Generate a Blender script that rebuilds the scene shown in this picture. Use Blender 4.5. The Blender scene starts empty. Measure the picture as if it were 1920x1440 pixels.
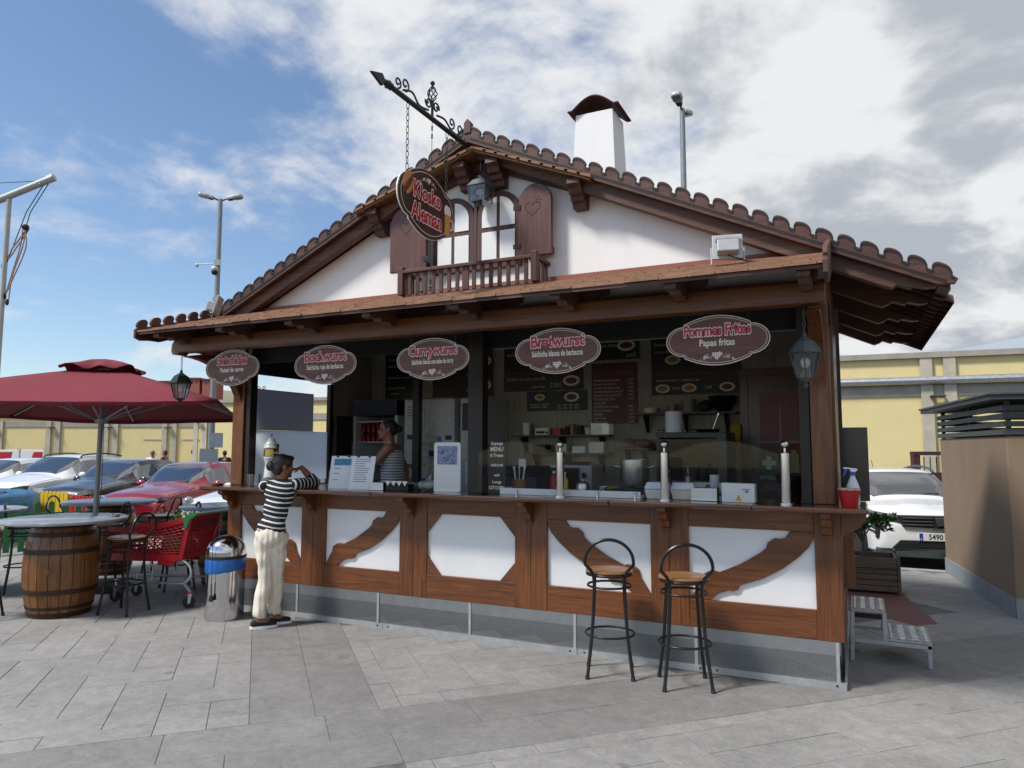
import bpy, bmesh, math, random
from mathutils import Vector, Matrix
random.seed(7)
R = math.radians
sc = bpy.context.scene
col = sc.collection
# ------------------------------------------------------------------ camera, sky, sun, exposure
CAM = Vector((0.133, -5.696, 1.70)); YAW, PITCH, ROLL = R(25.55), R(5.07), R(0.1)
cam_d = bpy.data.cameras.new('camera'); cam = bpy.data.objects.new('camera', cam_d); col.objects.link(cam)
cam.location = CAM
cam.matrix_world = Matrix.Translation(CAM) @ Matrix.Rotation(YAW, 4, 'Z') @ Matrix.Rotation(R(90) + PITCH, 4, 'X') @ Matrix.Rotation(ROLL, 4, 'Z')
cam_d.sensor_width = 36; cam_d.lens = 36 * 1340 / 1920; cam_d.clip_end = 3000
sc.camera = cam
RT = Vector((math.cos(YAW), math.sin(YAW), 0)); FW = Vector((-math.sin(YAW), math.cos(YAW), 0))
SUN_EL, SUN_AZ = R(52), R(-140)      # azimuth of the sun measured from +Y towards +X
w = bpy.data.worlds.new('World'); sc.world = w; w.use_nodes = True
nt = w.node_tree; nt.nodes.clear()
def wn(t, **k):
    n = nt.nodes.new(t)
    for a, b in k.items(): setattr(n, a, b)
    return n
def wl(a, b): nt.links.new(a, b)
out = wn('ShaderNodeOutputWorld'); bg = wn('ShaderNodeBackground'); bg.inputs[1].default_value = 0.10
sky = wn('ShaderNodeTexSky', sky_type='NISHITA'); sky.sun_disc = False
sky.sun_elevation = SUN_EL; sky.sun_rotation = SUN_AZ; sky.air_density = 1.0; sky.dust_density = 0.4; sky.ozone_density = 3.0
tc = wn('ShaderNodeTexCoord'); sep = wn('ShaderNodeSeparateXYZ'); wl(tc.outputs['Generated'], sep.inputs[0])
def wm(op, a, b=None, clamp=False):
    n = wn('ShaderNodeMath', operation=op); n.use_clamp = clamp
    for i, q in enumerate((a, b)):
        if q is None: continue
        if isinstance(q, (int, float)): n.inputs[i].default_value = q
        else: wl(q, n.inputs[i])
    return n.outputs[0]
zz = wm('MAXIMUM', wm('ADD', sep.outputs[2], 0.34), 0.12)      # clouds lie on a high flat layer
px_ = wm('DIVIDE', sep.outputs[0], zz); py_ = wm('DIVIDE', sep.outputs[1], zz)
cmb = wn('ShaderNodeCombineXYZ'); wl(px_, cmb.inputs[0]); wl(py_, cmb.inputs[1]); cmb.inputs[2].default_value = 3.1
def wnoise(scale, detail, rough, dist=0.0, off=0.0):
    mp = wn('ShaderNodeMapping'); mp.inputs[1].default_value = (off, off * .7, 0); wl(cmb.outputs[0], mp.inputs[0])
    n = wn('ShaderNodeTexNoise'); n.inputs['Scale'].default_value = scale; n.inputs['Detail'].default_value = detail
    n.inputs['Roughness'].default_value = rough; n.inputs['Distortion'].default_value = dist
    wl(mp.outputs[0], n.inputs['Vector']); return n.outputs[0]
n1 = wnoise(2.6, 12, .60, .25, 2.3); n2 = wnoise(0.85, 3, .5, .1, 7.7); n3 = wnoise(3.3, 10, .55, .2, 5.1)
# cover grows from thin wisps over the car park to a closed deck on the other side
side = wm('ADD', wm('MULTIPLY', sep.outputs[0], RT.x), wm('MULTIPLY', sep.outputs[1], RT.y))
cov = wm('ADD', wm('MULTIPLY', side, 0.42), wm('ADD', wm('MULTIPLY', n1, 1.35), wm('MULTIPLY', n2, 0.45)))

mr = wn('ShaderNodeMapRange'); mr.interpolation_type = 'SMOOTHSTEP'; wl(cov, mr.inputs[0])
mr.inputs[1].default_value = 0.70; mr.inputs[2].default_value = 1.02
mask = mr.outputs[0]
thick = wn('ShaderNodeMapRange'); thick.interpolation_type = 'SMOOTHSTEP'
wl(wm('ADD', wm('MULTIPLY', side, 0.30), n3), thick.inputs[0]); thick.inputs[1].default_value = 0.55; thick.inputs[2].default_value = 0.72
cc = wn('ShaderNodeMix', data_type='RGBA'); wl(thick.outputs[0], cc.inputs['Factor'])
cc.inputs['A'].default_value = (5.6, 5.65, 5.75, 1); cc.inputs['B'].default_value = (3.0, 3.25, 3.6, 1)
mx = wn('ShaderNodeMix', data_type='RGBA'); wl(mask, mx.inputs['Factor']); wl(sky.outputs[0], mx.inputs['A']); wl(cc.outputs['Result'], mx.inputs['B'])
wl(mx.outputs['Result'], bg.inputs[0]); wl(bg.outputs[0], out.inputs[0])
sun_d = bpy.data.lights.new('sun', 'SUN'); sun = bpy.data.objects.new('sun', sun_d); col.objects.link(sun)
sun_d.energy = 2.8; sun_d.angle = R(10); sun_d.color = (1, .945, .87)
sdir = Vector((math.sin(SUN_AZ) * math.cos(SUN_EL), math.cos(SUN_AZ) * math.cos(SUN_EL), math.sin(SUN_EL)))
sun.rotation_euler = sdir.to_track_quat('Z', 'Y').to_euler(); sun.location = sdir * 30
sc.view_settings.view_transform = 'Standard'; sc.view_settings.look = 'None'; sc.view_settings.gamma = 1
sc.view_settings.exposure = 0.60; sc.view_settings.use_curve_mapping = False
sc.cycles.max_bounces = 6; sc.cycles.transparent_max_bounces = 12; sc.cycles.caustics_reflective = False; sc.cycles.caustics_refractive = False

# ------------------------------------------------------------------ helpers
def P(a, d, z=0.0):                       # point a metres right of and d metres ahead of the viewer's feet
    v = RT * a + FW * d; return Vector((CAM.x + v.x, CAM.y + v.y, z))
class MB:
    def __init__(s): s.v = []; s.f = []
    def add(s, vs, fs):
        n = len(s.v); s.v += [tuple(q) for q in vs]; s.f += [tuple(i + n for i in q) for q in fs]; return s
    def bx(s, x0, x1, y0, y1, z0, z1):
        return s.add([(x, y, z) for z in (z0, z1) for y in (y0, y1) for x in (x0, x1)],
                     [(0, 2, 3, 1), (4, 5, 7, 6), (0, 1, 5, 4), (2, 6, 7, 3), (0, 4, 6, 2), (1, 3, 7, 5)])
    def box(s, c, size, M=None):
        m = MB().bx(*[q for i in range(3) for q in (-size[i] / 2, size[i] / 2)])
        M = M or Matrix(); c = Vector(c)
        return s.add([M @ Vector(q) + c for q in m.v], m.f)
    def bar(s, p0, p1, w_, h_, up=(0, 0, 1)):
        p0, p1 = Vector(p0), Vector(p1); d = (p1 - p0); L = d.length; d.normalize(); u = Vector(up)
        if abs(d.dot(u)) > .98: u = Vector((0, 1, 0))
        r = d.cross(u).normalized(); u = r.cross(d).normalized()
        vs = [p + r * (w_ / 2 * i) + u * (h_ / 2 * j) for p in (p0, p1) for i, j in ((-1, -1), (1, -1), (1, 1), (-1, 1))]
        return s.add(vs, [(0, 1, 2, 3), (7, 6, 5, 4), (0, 4, 5, 1), (1, 5, 6, 2), (2, 6, 7, 3), (3, 7, 4, 0)])
    def tube(s, pts, r, n=8, closed=False, caps=True):
        pts = [Vector(p) for p in pts]; N = len(pts); rs = r if isinstance(r, (list, tuple)) else [r] * N
        rings = []; prev = None
        for i, p in enumerate(pts):
            a = pts[(i - 1) % N] if (closed or i) else p; b = pts[(i + 1) % N] if (closed or i < N - 1) else p
            d = (b - a).normalized()
            if prev is None:
                u = Vector((0, 0, 1)) if abs(d.z) < .9 else Vector((1, 0, 0)); x = d.cross(u).normalized()
            else:
                x = (prev - d * prev.dot(d)).normalized()
            prev = x; y = d.cross(x)
            rings.append([p + (x * math.cos(t) + y * math.sin(t)) * rs[i] for t in [2 * math.pi * k / n for k in range(n)]])
        vs = [q for g in rings for q in g]; fs = []
        for i in range(N if closed else N - 1):
            j = (i + 1) % N
            fs += [(i * n + k, i * n + (k + 1) % n, j * n + (k + 1) % n, j * n + k) for k in range(n)]
        if caps and not closed: fs += [tuple(range(n))[::-1], tuple((N - 1) * n + k for k in range(n))]
        return s.add(vs, fs)
    def cyl(s, p0, p1, r0, r1=None, n=16): return s.tube([p0, p1], [r0, r0 if r1 is None else r1], n)
    def lathe(s, prof, c=(0, 0, 0), n=24, M=None):
        c = Vector(c); M = M or Matrix(); vs = []; fs = []
        for r, z in prof: vs += [M @ Vector((r * math.cos(2 * math.pi * k / n), r * math.sin(2 * math.pi * k / n), z)) + c for k in range(n)]
        for i in range(len(prof) - 1): fs += [(i * n + k, i * n + (k + 1) % n, (i + 1) * n + (k + 1) % n, (i + 1) * n + k) for k in range(n)]
        fs += [tuple(range(n))[::-1], tuple((len(prof) - 1) * n + k for k in range(n))]
        return s.add(vs, fs)
    def prism(s, poly, ax, a0, a1, M=None):
        n = len(poly)
        def q(p, a): return {'x': (a, p[0], p[1]), 'y': (p[0], a, p[1]), 'z': (p[0], p[1], a)}[ax]
        vs = [q(p, a0) for p in poly] + [q(p, a1) for p in poly]
        if M: vs = [M @ Vector(v) for v in vs]
        fs = [tuple(range(n)), tuple(range(2 * n - 1, n - 1, -1))] + [(i, i + n, (i + 1) % n + n, (i + 1) % n) for i in range(n)]
        return s.add(vs, fs)
    def ell(s, c, r, n=12, M=None):
        if not isinstance(r, (list, tuple)): r = (r, r, r)
        prof = [(max(1e-4, math.sin(math.pi * i / n)), -math.cos(math.pi * i / n)) for i in range(n + 1)]
        m = MB().lathe(prof, n=n + 4); M = M or Matrix(); c = Vector(c)
        return s.add([M @ Vector((q[0] * r[0], q[1] * r[1], q[2] * r[2])) + c for q in m.v], m.f)
    def cap(s, p0, r0, p1, r1, n=12):          # tapered capsule
        p0, p1 = Vector(p0), Vector(p1); d = (p1 - p0).normalized(); L = (p1 - p0).length
        M = d.to_track_quat('Z', 'Y').to_matrix(); pr = []
        for i in range(7): t = math.pi / 2 * (1 - i / 6); pr.append((max(1e-4, r0 * math.cos(t)), -r0 * math.sin(t)))
        for i in range(7): t = math.pi / 2 * (i / 6); pr.append((max(1e-4, r1 * math.cos(t)), L + r1 * math.sin(t)))
        return s.lathe(pr, p0, n, M)
    def text(s, body, o, xd=(1, 0, 0), yd=(0, 0, 1), size=.1, off=0, sx=1, align='CENTER', depth=0.0, shear=0):
        o, xd, yd = Vector(o), Vector(xd), Vector(yd); zd = xd.cross(yd)
        vs, fs = text_geo(body, off / size, align, depth / size, shear)
        return s.add([o + xd * (q[0] * size * sx) + yd * (q[1] * size) + zd * (q[2] * size) for q in vs], fs)
    def obj(s, name, m, parent=None, smooth=False, bevel=0, label=None):
        me = bpy.data.meshes.new(name); me.from_pydata(s.v, [], s.f); me.update()
        if smooth == 'auto':
            me.polygons.foreach_set('use_smooth', [True] * len(me.polygons)); me.set_sharp_from_angle(angle=R(38))
        elif smooth: me.polygons.foreach_set('use_smooth', [True] * len(me.polygons))
        fix_normals(me)
        if m: me.materials.append(m)
        return link(name, me, parent, bevel, label)
def fix_normals(me):
    bm = bmesh.new(); bm.from_mesh(me); bmesh.ops.recalc_face_normals(bm, faces=bm.faces); bm.to_mesh(me); bm.free()
def link(name, me, parent=None, bevel=0, label=None):
    o = bpy.data.objects.new(name, me); col.objects.link(o)
    if parent: o.parent = parent
    if bevel:
        b = o.modifiers.new('bevel', 'BEVEL'); b.width = bevel; b.segments = 2; b.limit_method = 'ANGLE'; b.angle_limit = R(40)
    if label: o['label'] = label
    return o
_tc = {}
def text_geo(body, off, align, depth, shear):
    k = (body, round(off, 4), align, round(depth, 4), shear)
    if k in _tc: return _tc[k]
    cu = bpy.data.curves.new('t', 'FONT'); cu.body = body; cu.size = 1; cu.align_x = align; cu.offset = off; cu.extrude = depth; cu.resolution_u = 3; cu.shear = shear
    o = bpy.data.objects.new('t', cu); col.objects.link(o)
    dg = bpy.context.evaluated_depsgraph_get(); me = bpy.data.meshes.new_from_object(o.evaluated_get(dg))
    r = ([tuple(v.co) for v in me.vertices], [tuple(p.vertices) for p in me.polygons])
    bpy.data.objects.remove(o); bpy.data.curves.remove(cu); bpy.data.meshes.remove(me)
    _tc[k] = r; return r
def tag(o, label, cat, group=None):
    o['label'] = label; o['category'] = cat
    if group: o['group'] = group
    return o
def thing(name, label, cat, loc=(0, 0, 0), rz=0, group=None):
    o = bpy.data.objects.new(name, None); col.objects.link(o); o.empty_display_size = .1
    o.location = loc; o.rotation_euler = (0, 0, rz); return tag(o, label, cat, group)
def part_root(name, parent):
    o = bpy.data.objects.new(name, None); col.objects.link(o); o.parent = parent; o.empty_display_size = .1; return o
def struct(o): o['kind'] = 'structure'; return o
def stuff(o): o['kind'] = 'stuff'; return o
def dup(root, loc=None, rz=None, label=None, parent=None):
    r = root.copy(); col.objects.link(r)
    if parent: r.parent = parent
    if loc is not None: r.location = loc
    if rz is not None: r.rotation_euler = (0, 0, rz)
    if label: r['label'] = label
    for ch in list(root.children): dup(ch, parent=r)
    return r
def arc(c, r, a0, a1, n):
    return [(c[0] + r * math.cos(a0 + (a1 - a0) * i / n), c[1] + r * math.sin(a0 + (a1 - a0) * i / n)) for i in range(n + 1)]

# ------------------------------------------------------------------ materials
def srgb(h):
    h = h.lstrip('#'); c = [int(h[i:i + 2], 16) / 255 for i in (0, 2, 4)]
    return tuple(q / 12.92 if q < .04045 else ((q + .055) / 1.055) ** 2.4 for q in c)
def base_mat(name):
    m = bpy.data.materials.new(name); m.use_nodes = True; t = m.node_tree
    return m, t, t.nodes['Principled BSDF']
def rgba(c): c = srgb(c) if isinstance(c, str) else c; return (*c[:3], 1)
def noise_node(t, scale=(1, 1, 1), ns=5, detail=6, rough=.6, dist=0, coord='Object'):
    tcn = t.nodes.new('ShaderNodeTexCoord'); mp = t.nodes.new('ShaderNodeMapping'); mp.inputs[3].default_value = scale
    t.links.new(tcn.outputs[coord], mp.inputs[0]); n = t.nodes.new('ShaderNodeTexNoise')
    n.inputs['Scale'].default_value = ns; n.inputs['Detail'].default_value = detail; n.inputs['Roughness'].default_value = rough; n.inputs['Distortion'].default_value = dist
    t.links.new(mp.outputs[0], n.inputs['Vector']); return n.outputs[0]
def ramp(t, fac, stops):
    r = t.nodes.new('ShaderNodeValToRGB'); t.links.new(fac, r.inputs[0]); e = r.color_ramp.elements
    while len(e) < len(stops): e.new(.5)
    for i, (p, c) in enumerate(stops): e[i].position = p; e[i].color = rgba(c)
    return r.outputs[0]
def mixc(t, fac, a, b, mode='MIX'):
    n = t.nodes.new('ShaderNodeMix'); n.data_type = 'RGBA'; n.blend_type = mode
    for q, key in ((fac, 'Factor'), (a, 'A'), (b, 'B')):
        if hasattr(q, 'links') or hasattr(q, 'is_linked'): t.links.new(q, n.inputs[key])
        elif key == 'Factor': n.inputs[0].default_value = q
        else: n.inputs[key].default_value = rgba(q)
    return n.outputs['Result']
def mth(t, op, a, b=0.0, clamp=False):
    n = t.nodes.new('ShaderNodeMath'); n.operation = op; n.use_clamp = clamp
    for i, q in enumerate((a, b)):
        if isinstance(q, (int, float)): n.inputs[i].default_value = q
        else: t.links.new(q, n.inputs[i])
    return n.outputs[0]
def bump(t, bs, h, strength=.2, dist=.01):
    b = t.nodes.new('ShaderNodeBump'); b.inputs['Strength'].default_value = strength; b.inputs['Distance'].default_value = dist
    t.links.new(h, b.inputs['Height']); t.links.new(b.outputs[0], bs.inputs['Normal'])
def plain(name, c, rough=.5, metal=0, var=.12, ns=6, bmp=0, coat=0, dirt=None):
    m, t, b = base_mat(name); b.inputs['Roughness'].default_value = rough; b.inputs['Metallic'].default_value = metal
    if coat: b.inputs['Coat Weight'].default_value = coat; b.inputs['Coat Roughness'].default_value = .04
    c = srgb(c) if isinstance(c, str) else c
    if var:
        n = noise_node(t, ns=ns); lo = tuple(q * (1 - var) for q in c); hi = tuple(min(1, q * (1 + var)) for q in c)
        cl = ramp(t, n, [(.3, lo), (.7, hi)])
        if dirt:
            n2_ = noise_node(t, ns=dirt[1], detail=8, rough=.7); cl = mixc(t, ramp(t, n2_, [(dirt[2], (0, 0, 0)), (dirt[2] + .15, (1, 1, 1))]), cl, dirt[0])
        t.links.new(cl, b.inputs['Base Color'])
        if bmp: bump(t, b, n, bmp)
        t.links.new(ramp(t, n, [(.2, (rough * .85,) * 3), (.8, (min(1, rough * 1.15),) * 3)]), b.inputs['Roughness'])
    else: b.inputs['Base Color'].default_value = rgba(c)
    return m
def wood(name, dark, light, ax='z', rough=.45, s=1.0, coat=0, worn=None, bmp=.15):
    m, t, b = base_mat(name); k = {'x': (1.2, 22, 22), 'y': (22, 1.2, 22), 'z': (22, 22, 1.2)}[ax]
    n = noise_node(t, tuple(q * s for q in k), ns=1.6, detail=7, rough=.65, dist=.6)
    fine = noise_node(t, tuple(q * s * 3.2 for q in k), ns=2.2, detail=4, rough=.6)
    big = noise_node(t, ns=1.7, detail=2)
    c = ramp(t, n, [(.28, dark), (.5, tuple((a + b_) / 2 for a, b_ in zip(srgb(dark), srgb(light)))), (.75, light)])
    c = mixc(t, .45, c, ramp(t, fine, [(.3, (.25, .25, .25)), (.62, (1, 1, 1))]), 'MULTIPLY')
    c = mixc(t, .35, c, ramp(t, big, [(.35, (.55, .5, .5)), (.65, (1, 1, 1))]), 'MULTIPLY')
    oi = t.nodes.new('ShaderNodeObjectInfo'); c = mixc(t, .5, c, ramp(t, oi.outputs['Random'], [(0, (.58, .55, .53)), (1, (1, 1, 1))]), 'MULTIPLY')
    tv = t.nodes.new('ShaderNodeTexCoord'); mv = t.nodes.new('ShaderNodeMapping'); mv.inputs[3].default_value = tuple(q * .22 for q in k); t.links.new(tv.outputs['Object'], mv.inputs[0]); vo = t.nodes.new('ShaderNodeTexVoronoi'); vo.inputs['Scale'].default_value = 1.0; t.links.new(mv.outputs[0], vo.inputs['Vector'])
    c = mixc(t, ramp(t, mth(t, 'ADD', vo.outputs['Distance'], mth(t, 'MULTIPLY', mth(t, 'SUBTRACT', fine, .5), .12)), [(.05, (.75, .75, .75)), (.15, (0, 0, 0))]), c, tuple(q * .45 for q in srgb(dark)))
    if worn:
        wv = noise_node(t, tuple(q * .5 for q in k), ns=1.4, detail=8, rough=.75); c = mixc(t, ramp(t, wv, [(.56, (0, 0, 0)), (.72, (.7, .7, .7))]), c, worn)
    t.links.new(c, b.inputs['Base Color']); b.inputs['Roughness'].default_value = rough
    if coat: b.inputs['Coat Weight'].default_value = coat; b.inputs['Coat Roughness'].default_value = .15
    if bmp: bump(t, b, fine, bmp, .004)
    return m
def glass(name, tint=(.9, .95, .95), base=.04, rough=0.02, k=1.0):
    m, t, b = base_mat(name); t.nodes.remove(b); o = t.nodes['Material Output']
    tr = t.nodes.new('ShaderNodeBsdfTransparent'); tr.inputs[0].default_value = rgba(tint)
    gl = t.nodes.new('ShaderNodeBsdfGlossy'); gl.inputs['Roughness'].default_value = rough
    lw = t.nodes.new('ShaderNodeLayerWeight'); lw.inputs[0].default_value = .25
    f = mth(t, 'ADD', mth(t, 'MULTIPLY', lw.outputs['Fresnel'], .6 * k), base, True)
    mxs = t.nodes.new('ShaderNodeMixShader'); t.links.new(f, mxs.inputs[0]); t.links.new(tr.outputs[0], mxs.inputs[1]); t.links.new(gl.outputs[0], mxs.inputs[2])
    t.links.new(mxs.outputs[0], o.inputs[0]); return m
def translucent(name, c):
    m, t, b = base_mat(name); b.inputs['Base Color'].default_value = rgba(c); b.inputs['Roughness'].default_value = .4; tl = t.nodes.new('ShaderNodeBsdfTranslucent'); tl.inputs[0].default_value = rgba(c)
    mx_ = t.nodes.new('ShaderNodeMixShader'); mx_.inputs[0].default_value = .9; t.links.new(b.outputs[0], mx_.inputs[1]); t.links.new(tl.outputs[0], mx_.inputs[2]); t.links.new(mx_.outputs[0], t.nodes['Material Output'].inputs[0]); return m
M = {}
for ax in 'xyz':
    M['tim' + ax] = wood('timber_' + ax, '#4d2810', '#955829', ax, .42, coat=.12)
    M['dk' + ax] = wood('dark_timber_' + ax, '#3d211a', '#6e4436', ax, .55, worn='#6b574b')
    M['rf' + ax] = wood('rafter_timber_' + ax, '#43281e', '#744d3a', ax, .55, worn='#7a6350')
M['soffit'] = wood('soffit_boards', '#5d3f20', '#8a6438', 'y', .6)
def streaked(name, c, rough):
    m, t, b = base_mat(name); v = noise_node(t, (7, 7, .5), ns=1.5, detail=7, rough=.65); g = noise_node(t, ns=2.2, detail=8, rough=.7); f = noise_node(t, ns=60, detail=4)
    cl = mixc(t, ramp(t, v, [(.50, (0, 0, 0)), (.75, (.25, .25, .25))]), c, tuple(q * .84 for q in c)); cl = mixc(t, ramp(t, g, [(.55, (0, 0, 0)), (.72, (.25, .25, .25))]), cl, (c[0] * .84, c[1] * .82, c[2] * .78)); t.links.new(cl, b.inputs['Base Color']); b.inputs['Roughness'].default_value = rough
    bump(t, b, mth(t, 'ADD', g, mth(t, 'MULTIPLY', f, .3)), .10, .02); return m
M['plaster'] = streaked('white_plaster', (.80, .80, .795), .8)
M['panelw'] = plain('white_panel', (.80, .80, .80), .35, var=.03, ns=3, dirt=((.62, .62, .6), 5, .66))
M['tile'] = plain('roof_tile', '#4a332b', .8, var=.4, ns=9, bmp=.3)
M['shingle'] = plain('awning_shingle', '#87654f', .85, var=.28, ns=14, bmp=.4, dirt=('#a58e7a', 22, .6))
M['flash'] = plain('red_flashing', '#8c5443', .7, var=.2)
M['iron'] = plain('black_iron', (.018, .02, .022), .45, .3, var=.3, ns=20)
M['blackm'] = plain('black_steel', (.012, .012, .013), .32, .2, var=.2, ns=9)
M['galv'] = plain('galvanised_steel', (.46, .48, .5), .42, .75, var=.15, ns=12)
M['alu'] = plain('aluminium', (.40, .41, .42), .5, .5, var=.15, ns=10)
M['steel'] = plain('polished_steel', (.62, .62, .63), .12, 1, var=.05, ns=3)
M['brushed'] = plain('brushed_steel', (.5, .5, .5), .3, 1, var=.1, ns=6)
M['white'] = plain('white_paint', (.78, .78, .77), .4, var=.04)
M['paper'] = plain('white_paper', (.82, .84, .86), .7, var=.02)
M['creamw'] = wood('cream_wall_boards', '#a39c8d', '#c4bca8', 'z', .7, s=.5, bmp=.1)
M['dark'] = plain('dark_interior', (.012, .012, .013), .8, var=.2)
M['charcoal'] = plain('charcoal_paint', '#3f4648', .55, var=.12)
M['brownpost'] = wood('dark_brown_frame', '#1d130f', '#35241b', 'z', .5)
M['red'] = plain('red_plastic', '#a8141f', .38, var=.12)
M['redletter'] = plain('crimson_letter', '#b3263c', .5, var=.08)
M['pinkline'] = plain('pale_outline', '#e9d3cf', .55, var=.04)
M['cream'] = plain('cream_letter', '#e6dccb', .55, var=.04)
M['signwood'] = wood('sign_wood', '#5c352b', '#835444', 'x', .5, s=.7, bmp=.05)
M['signdark'] = plain('sign_dark_print', '#3a1d1b', .4, var=.1)
M['black'] = plain('matt_black', (.012, .012, .012), .6, var=.1)
M['rubber'] = plain('black_rubber', (.015, .015, .016), .75, var=.2, ns=20)
M['green'] = plain('green_paint', '#2f6b3d', .55, var=.2, ns=8)
M['yellow'] = plain('yellow_paint', '#d8b52a', .5, var=.12, ns=8)
M['redp'] = plain('red_paint', '#b3202b', .5, var=.15, ns=8)
M['blue'] = plain('blue_vinyl', '#1f5f86', .45, var=.25, ns=4)
M['mat_black'] = plain('jump_mat', '#2c2f38', .7, var=.15)
M['glass'] = glass('clear_glass', (.985, .99, .99), .01, .02, .16)
M['lglass'] = glass('lantern_glass', (.8, .82, .82), .12, .15)
M['tableglass'] = plain('laminate_table_top', '#8e939c', .22, var=.12, ns=7, dirt=('#b4b9c2', 9, .55))
M['seatwood'] = wood('seat_plywood', '#8a5d38', '#b98d61', 'x', .35, s=.6, coat=.3, bmp=.03)

# ------------------------------------------------------------------ ground
def ground_mat(name, c, var=.25, stain=.5):
    m, t, b = base_mat(name)
    fine = noise_node(t, ns=130, detail=3, coord='Object'); tcw = t.nodes.new('ShaderNodeNewGeometry')
    def wnz(ns, detail, rough=.6, dist=0):
        n = t.nodes.new('ShaderNodeTexNoise'); n.inputs['Scale'].default_value = ns; n.inputs['Detail'].default_value = detail
        n.inputs['Roughness'].default_value = rough; n.inputs['Distortion'].default_value = dist; t.links.new(tcw.outputs['Position'], n.inputs['Vector']); return n.outputs[0]
    mid = wnz(7, 8, .7, .4); big = wnz(.8, 5, .6, .3); streak = wnz(28, 5, .7, 1.5)
    cl = ramp(t, mid, [(.3, tuple(q * (1 - var) for q in c)), (.7, tuple(q * (1 + var) for q in c))])
    cl = mixc(t, .7, cl, ramp(t, big, [(.3, (.66, .66, .66)), (.62, (1, 1, 1))]), 'MULTIPLY')
    cl = mixc(t, .55, cl, ramp(t, streak, [(.34, (.6, .6, .6)), (.6, (1, 1, 1))]), 'MULTIPLY')
    cl = mixc(t, ramp(t, wnz(11, 9, .75), [(.63, (0, 0, 0)), (.72, (stain, stain, stain))]), cl, tuple(min(1, q * 1.55) for q in c))
    cl = mixc(t, ramp(t, wnz(3.1, 3, .5), [(.70, (0, 0, 0)), (.735, (.6, .6, .6))]), cl, tuple(q * .45 for q in c))
    vo = t.nodes.new('ShaderNodeTexVoronoi'); vo.inputs['Scale'].default_value = 2.6; t.links.new(tcw.outputs['Position'], vo.inputs['Vector'])
    sc_ = t.nodes.new('ShaderNodeSeparateColor'); t.links.new(vo.outputs['Color'], sc_.inputs[0]); dd = mth(t, 'ADD', vo.outputs['Distance'], mth(t, 'MULTIPLY', mth(t, 'SUBTRACT', mid, .5), .05))
    gum = mth(t, 'MULTIPLY', mth(t, 'LESS_THAN', dd, mth(t, 'MULTIPLY', sc_.outputs[1], .055)), mth(t, 'GREATER_THAN', sc_.outputs[0], .55)); cl = mixc(t, mth(t, 'MULTIPLY', gum, .7), cl, tuple(q * .35 for q in c))
    oi = t.nodes.new('ShaderNodeObjectInfo'); cl = mixc(t, 1, cl, ramp(t, oi.outputs['Random'], [(0, (.92, .92, .92)), (1, (1.0, 1.0, 1.0))]), 'MULTIPLY')
    t.links.new(cl, b.inputs['Base Color']); b.inputs['Roughness'].default_value = .82
    h = mth(t, 'ADD', mth(t, 'MULTIPLY', fine, .5), streak); bump(t, b, h, .35, .006); return m
M['slab'] = ground_mat('stamped_concrete_slab', (.31, .306, .297), .16)
M['band'] = ground_mat('smooth_dark_concrete_band', (.25, .246, .239), .16, .75)
M['joint'] = plain('dark_joint', (.13, .128, .122), .95, var=.3, ns=9)
M['asphalt'] = plain('asphalt', (.062, .063, .066), .9, var=.3, ns=30, bmp=.3)
M['redslab'] = ground_mat('red_stamped_concrete', (.20, .085, .08), .2, .3)
M['kerb'] = plain('kerb_stone', (.3, .3, .29), .85, var=.2)
GZ = -0.10
struct(MB().bx(-400, 400, -60, 420, GZ - .4, GZ).obj('car_park', M['asphalt']))
pv = struct(MB().prism([(-40, -30), (30, -30), (30, 5.95), (-7.6, 5.95), (-7.6, 3.5), (-40, 3.5)], 'z', -.3, -.0035).obj('pavement', M['joint']))
S2 = 2 ** -.5
def uv2(u, v): return ((-u + v) * S2, (u + v) * S2)
RED = [(.0, 2.25), (.36, 2.55), (.86, 2.10), (.56, 4.16), (.0, 4.35)]
def inpoly(p, poly):
    c = False
    for i in range(len(poly)):
        a, b = poly[i], poly[i - 1]
        if (a[1] > p[1]) != (b[1] > p[1]) and p[0] < (b[0] - a[0]) * (p[1] - a[1]) / (b[1] - a[1]) + a[0]: c = not c
    return c
cand = []
BV = (-3.935, -3.135); BU = (-.13, .72); bw = .298
def clipadd(u0, u1, v0, v1, zones):
    for (a0, a1, b0, b1) in zones:
        x0, x1, y0, y1 = max(u0, a0), min(u1, a1), max(v0, b0), min(v1, b1)
        if x1 - x0 > .05 and y1 - y0 > .05: cand.append((x0, x1, y0, y1, 's'))
zones = [(BU[1], 60, -60, BV[0]), (BU[1], 60, BV[1], 60), (-60, BU[0], -60, BV[0]), (-60, BU[0], BV[1], 60)]
O_U, O_V = 2.41, -4.18            # a joint measured on the real paving
for i in range(-44, 40):
    for j in range(-30, 40):
        m_ = (i - j + 1) % 4; y = j     # i runs against v
        if m_ == 0: clipadd(O_U + (y) * bw, O_U + (y + 1) * bw, O_V - (i + 2) * bw, O_V - i * bw, zones)
        elif m_ == 3: clipadd(O_U + y * bw, O_U + (y + 2) * bw, O_V - (i + 1) * bw, O_V - i * bw, zones)
hw = (BV[0] + BV[1]) / 2; hu = (BU[0] + BU[1]) / 2
for k in range(-12, 30):
    for s_, (b0, b1) in enumerate(((BV[0], hw), (hw, BV[1]))):
        u0 = k * .83 + .72 + .3 * s_ * 0
        if u0 < BU[0] - .01 - .83 or u0 >= BU[1] - .01: 
            cand.append((u0, u0 + .83, b0, b1, 'b'))
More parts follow.
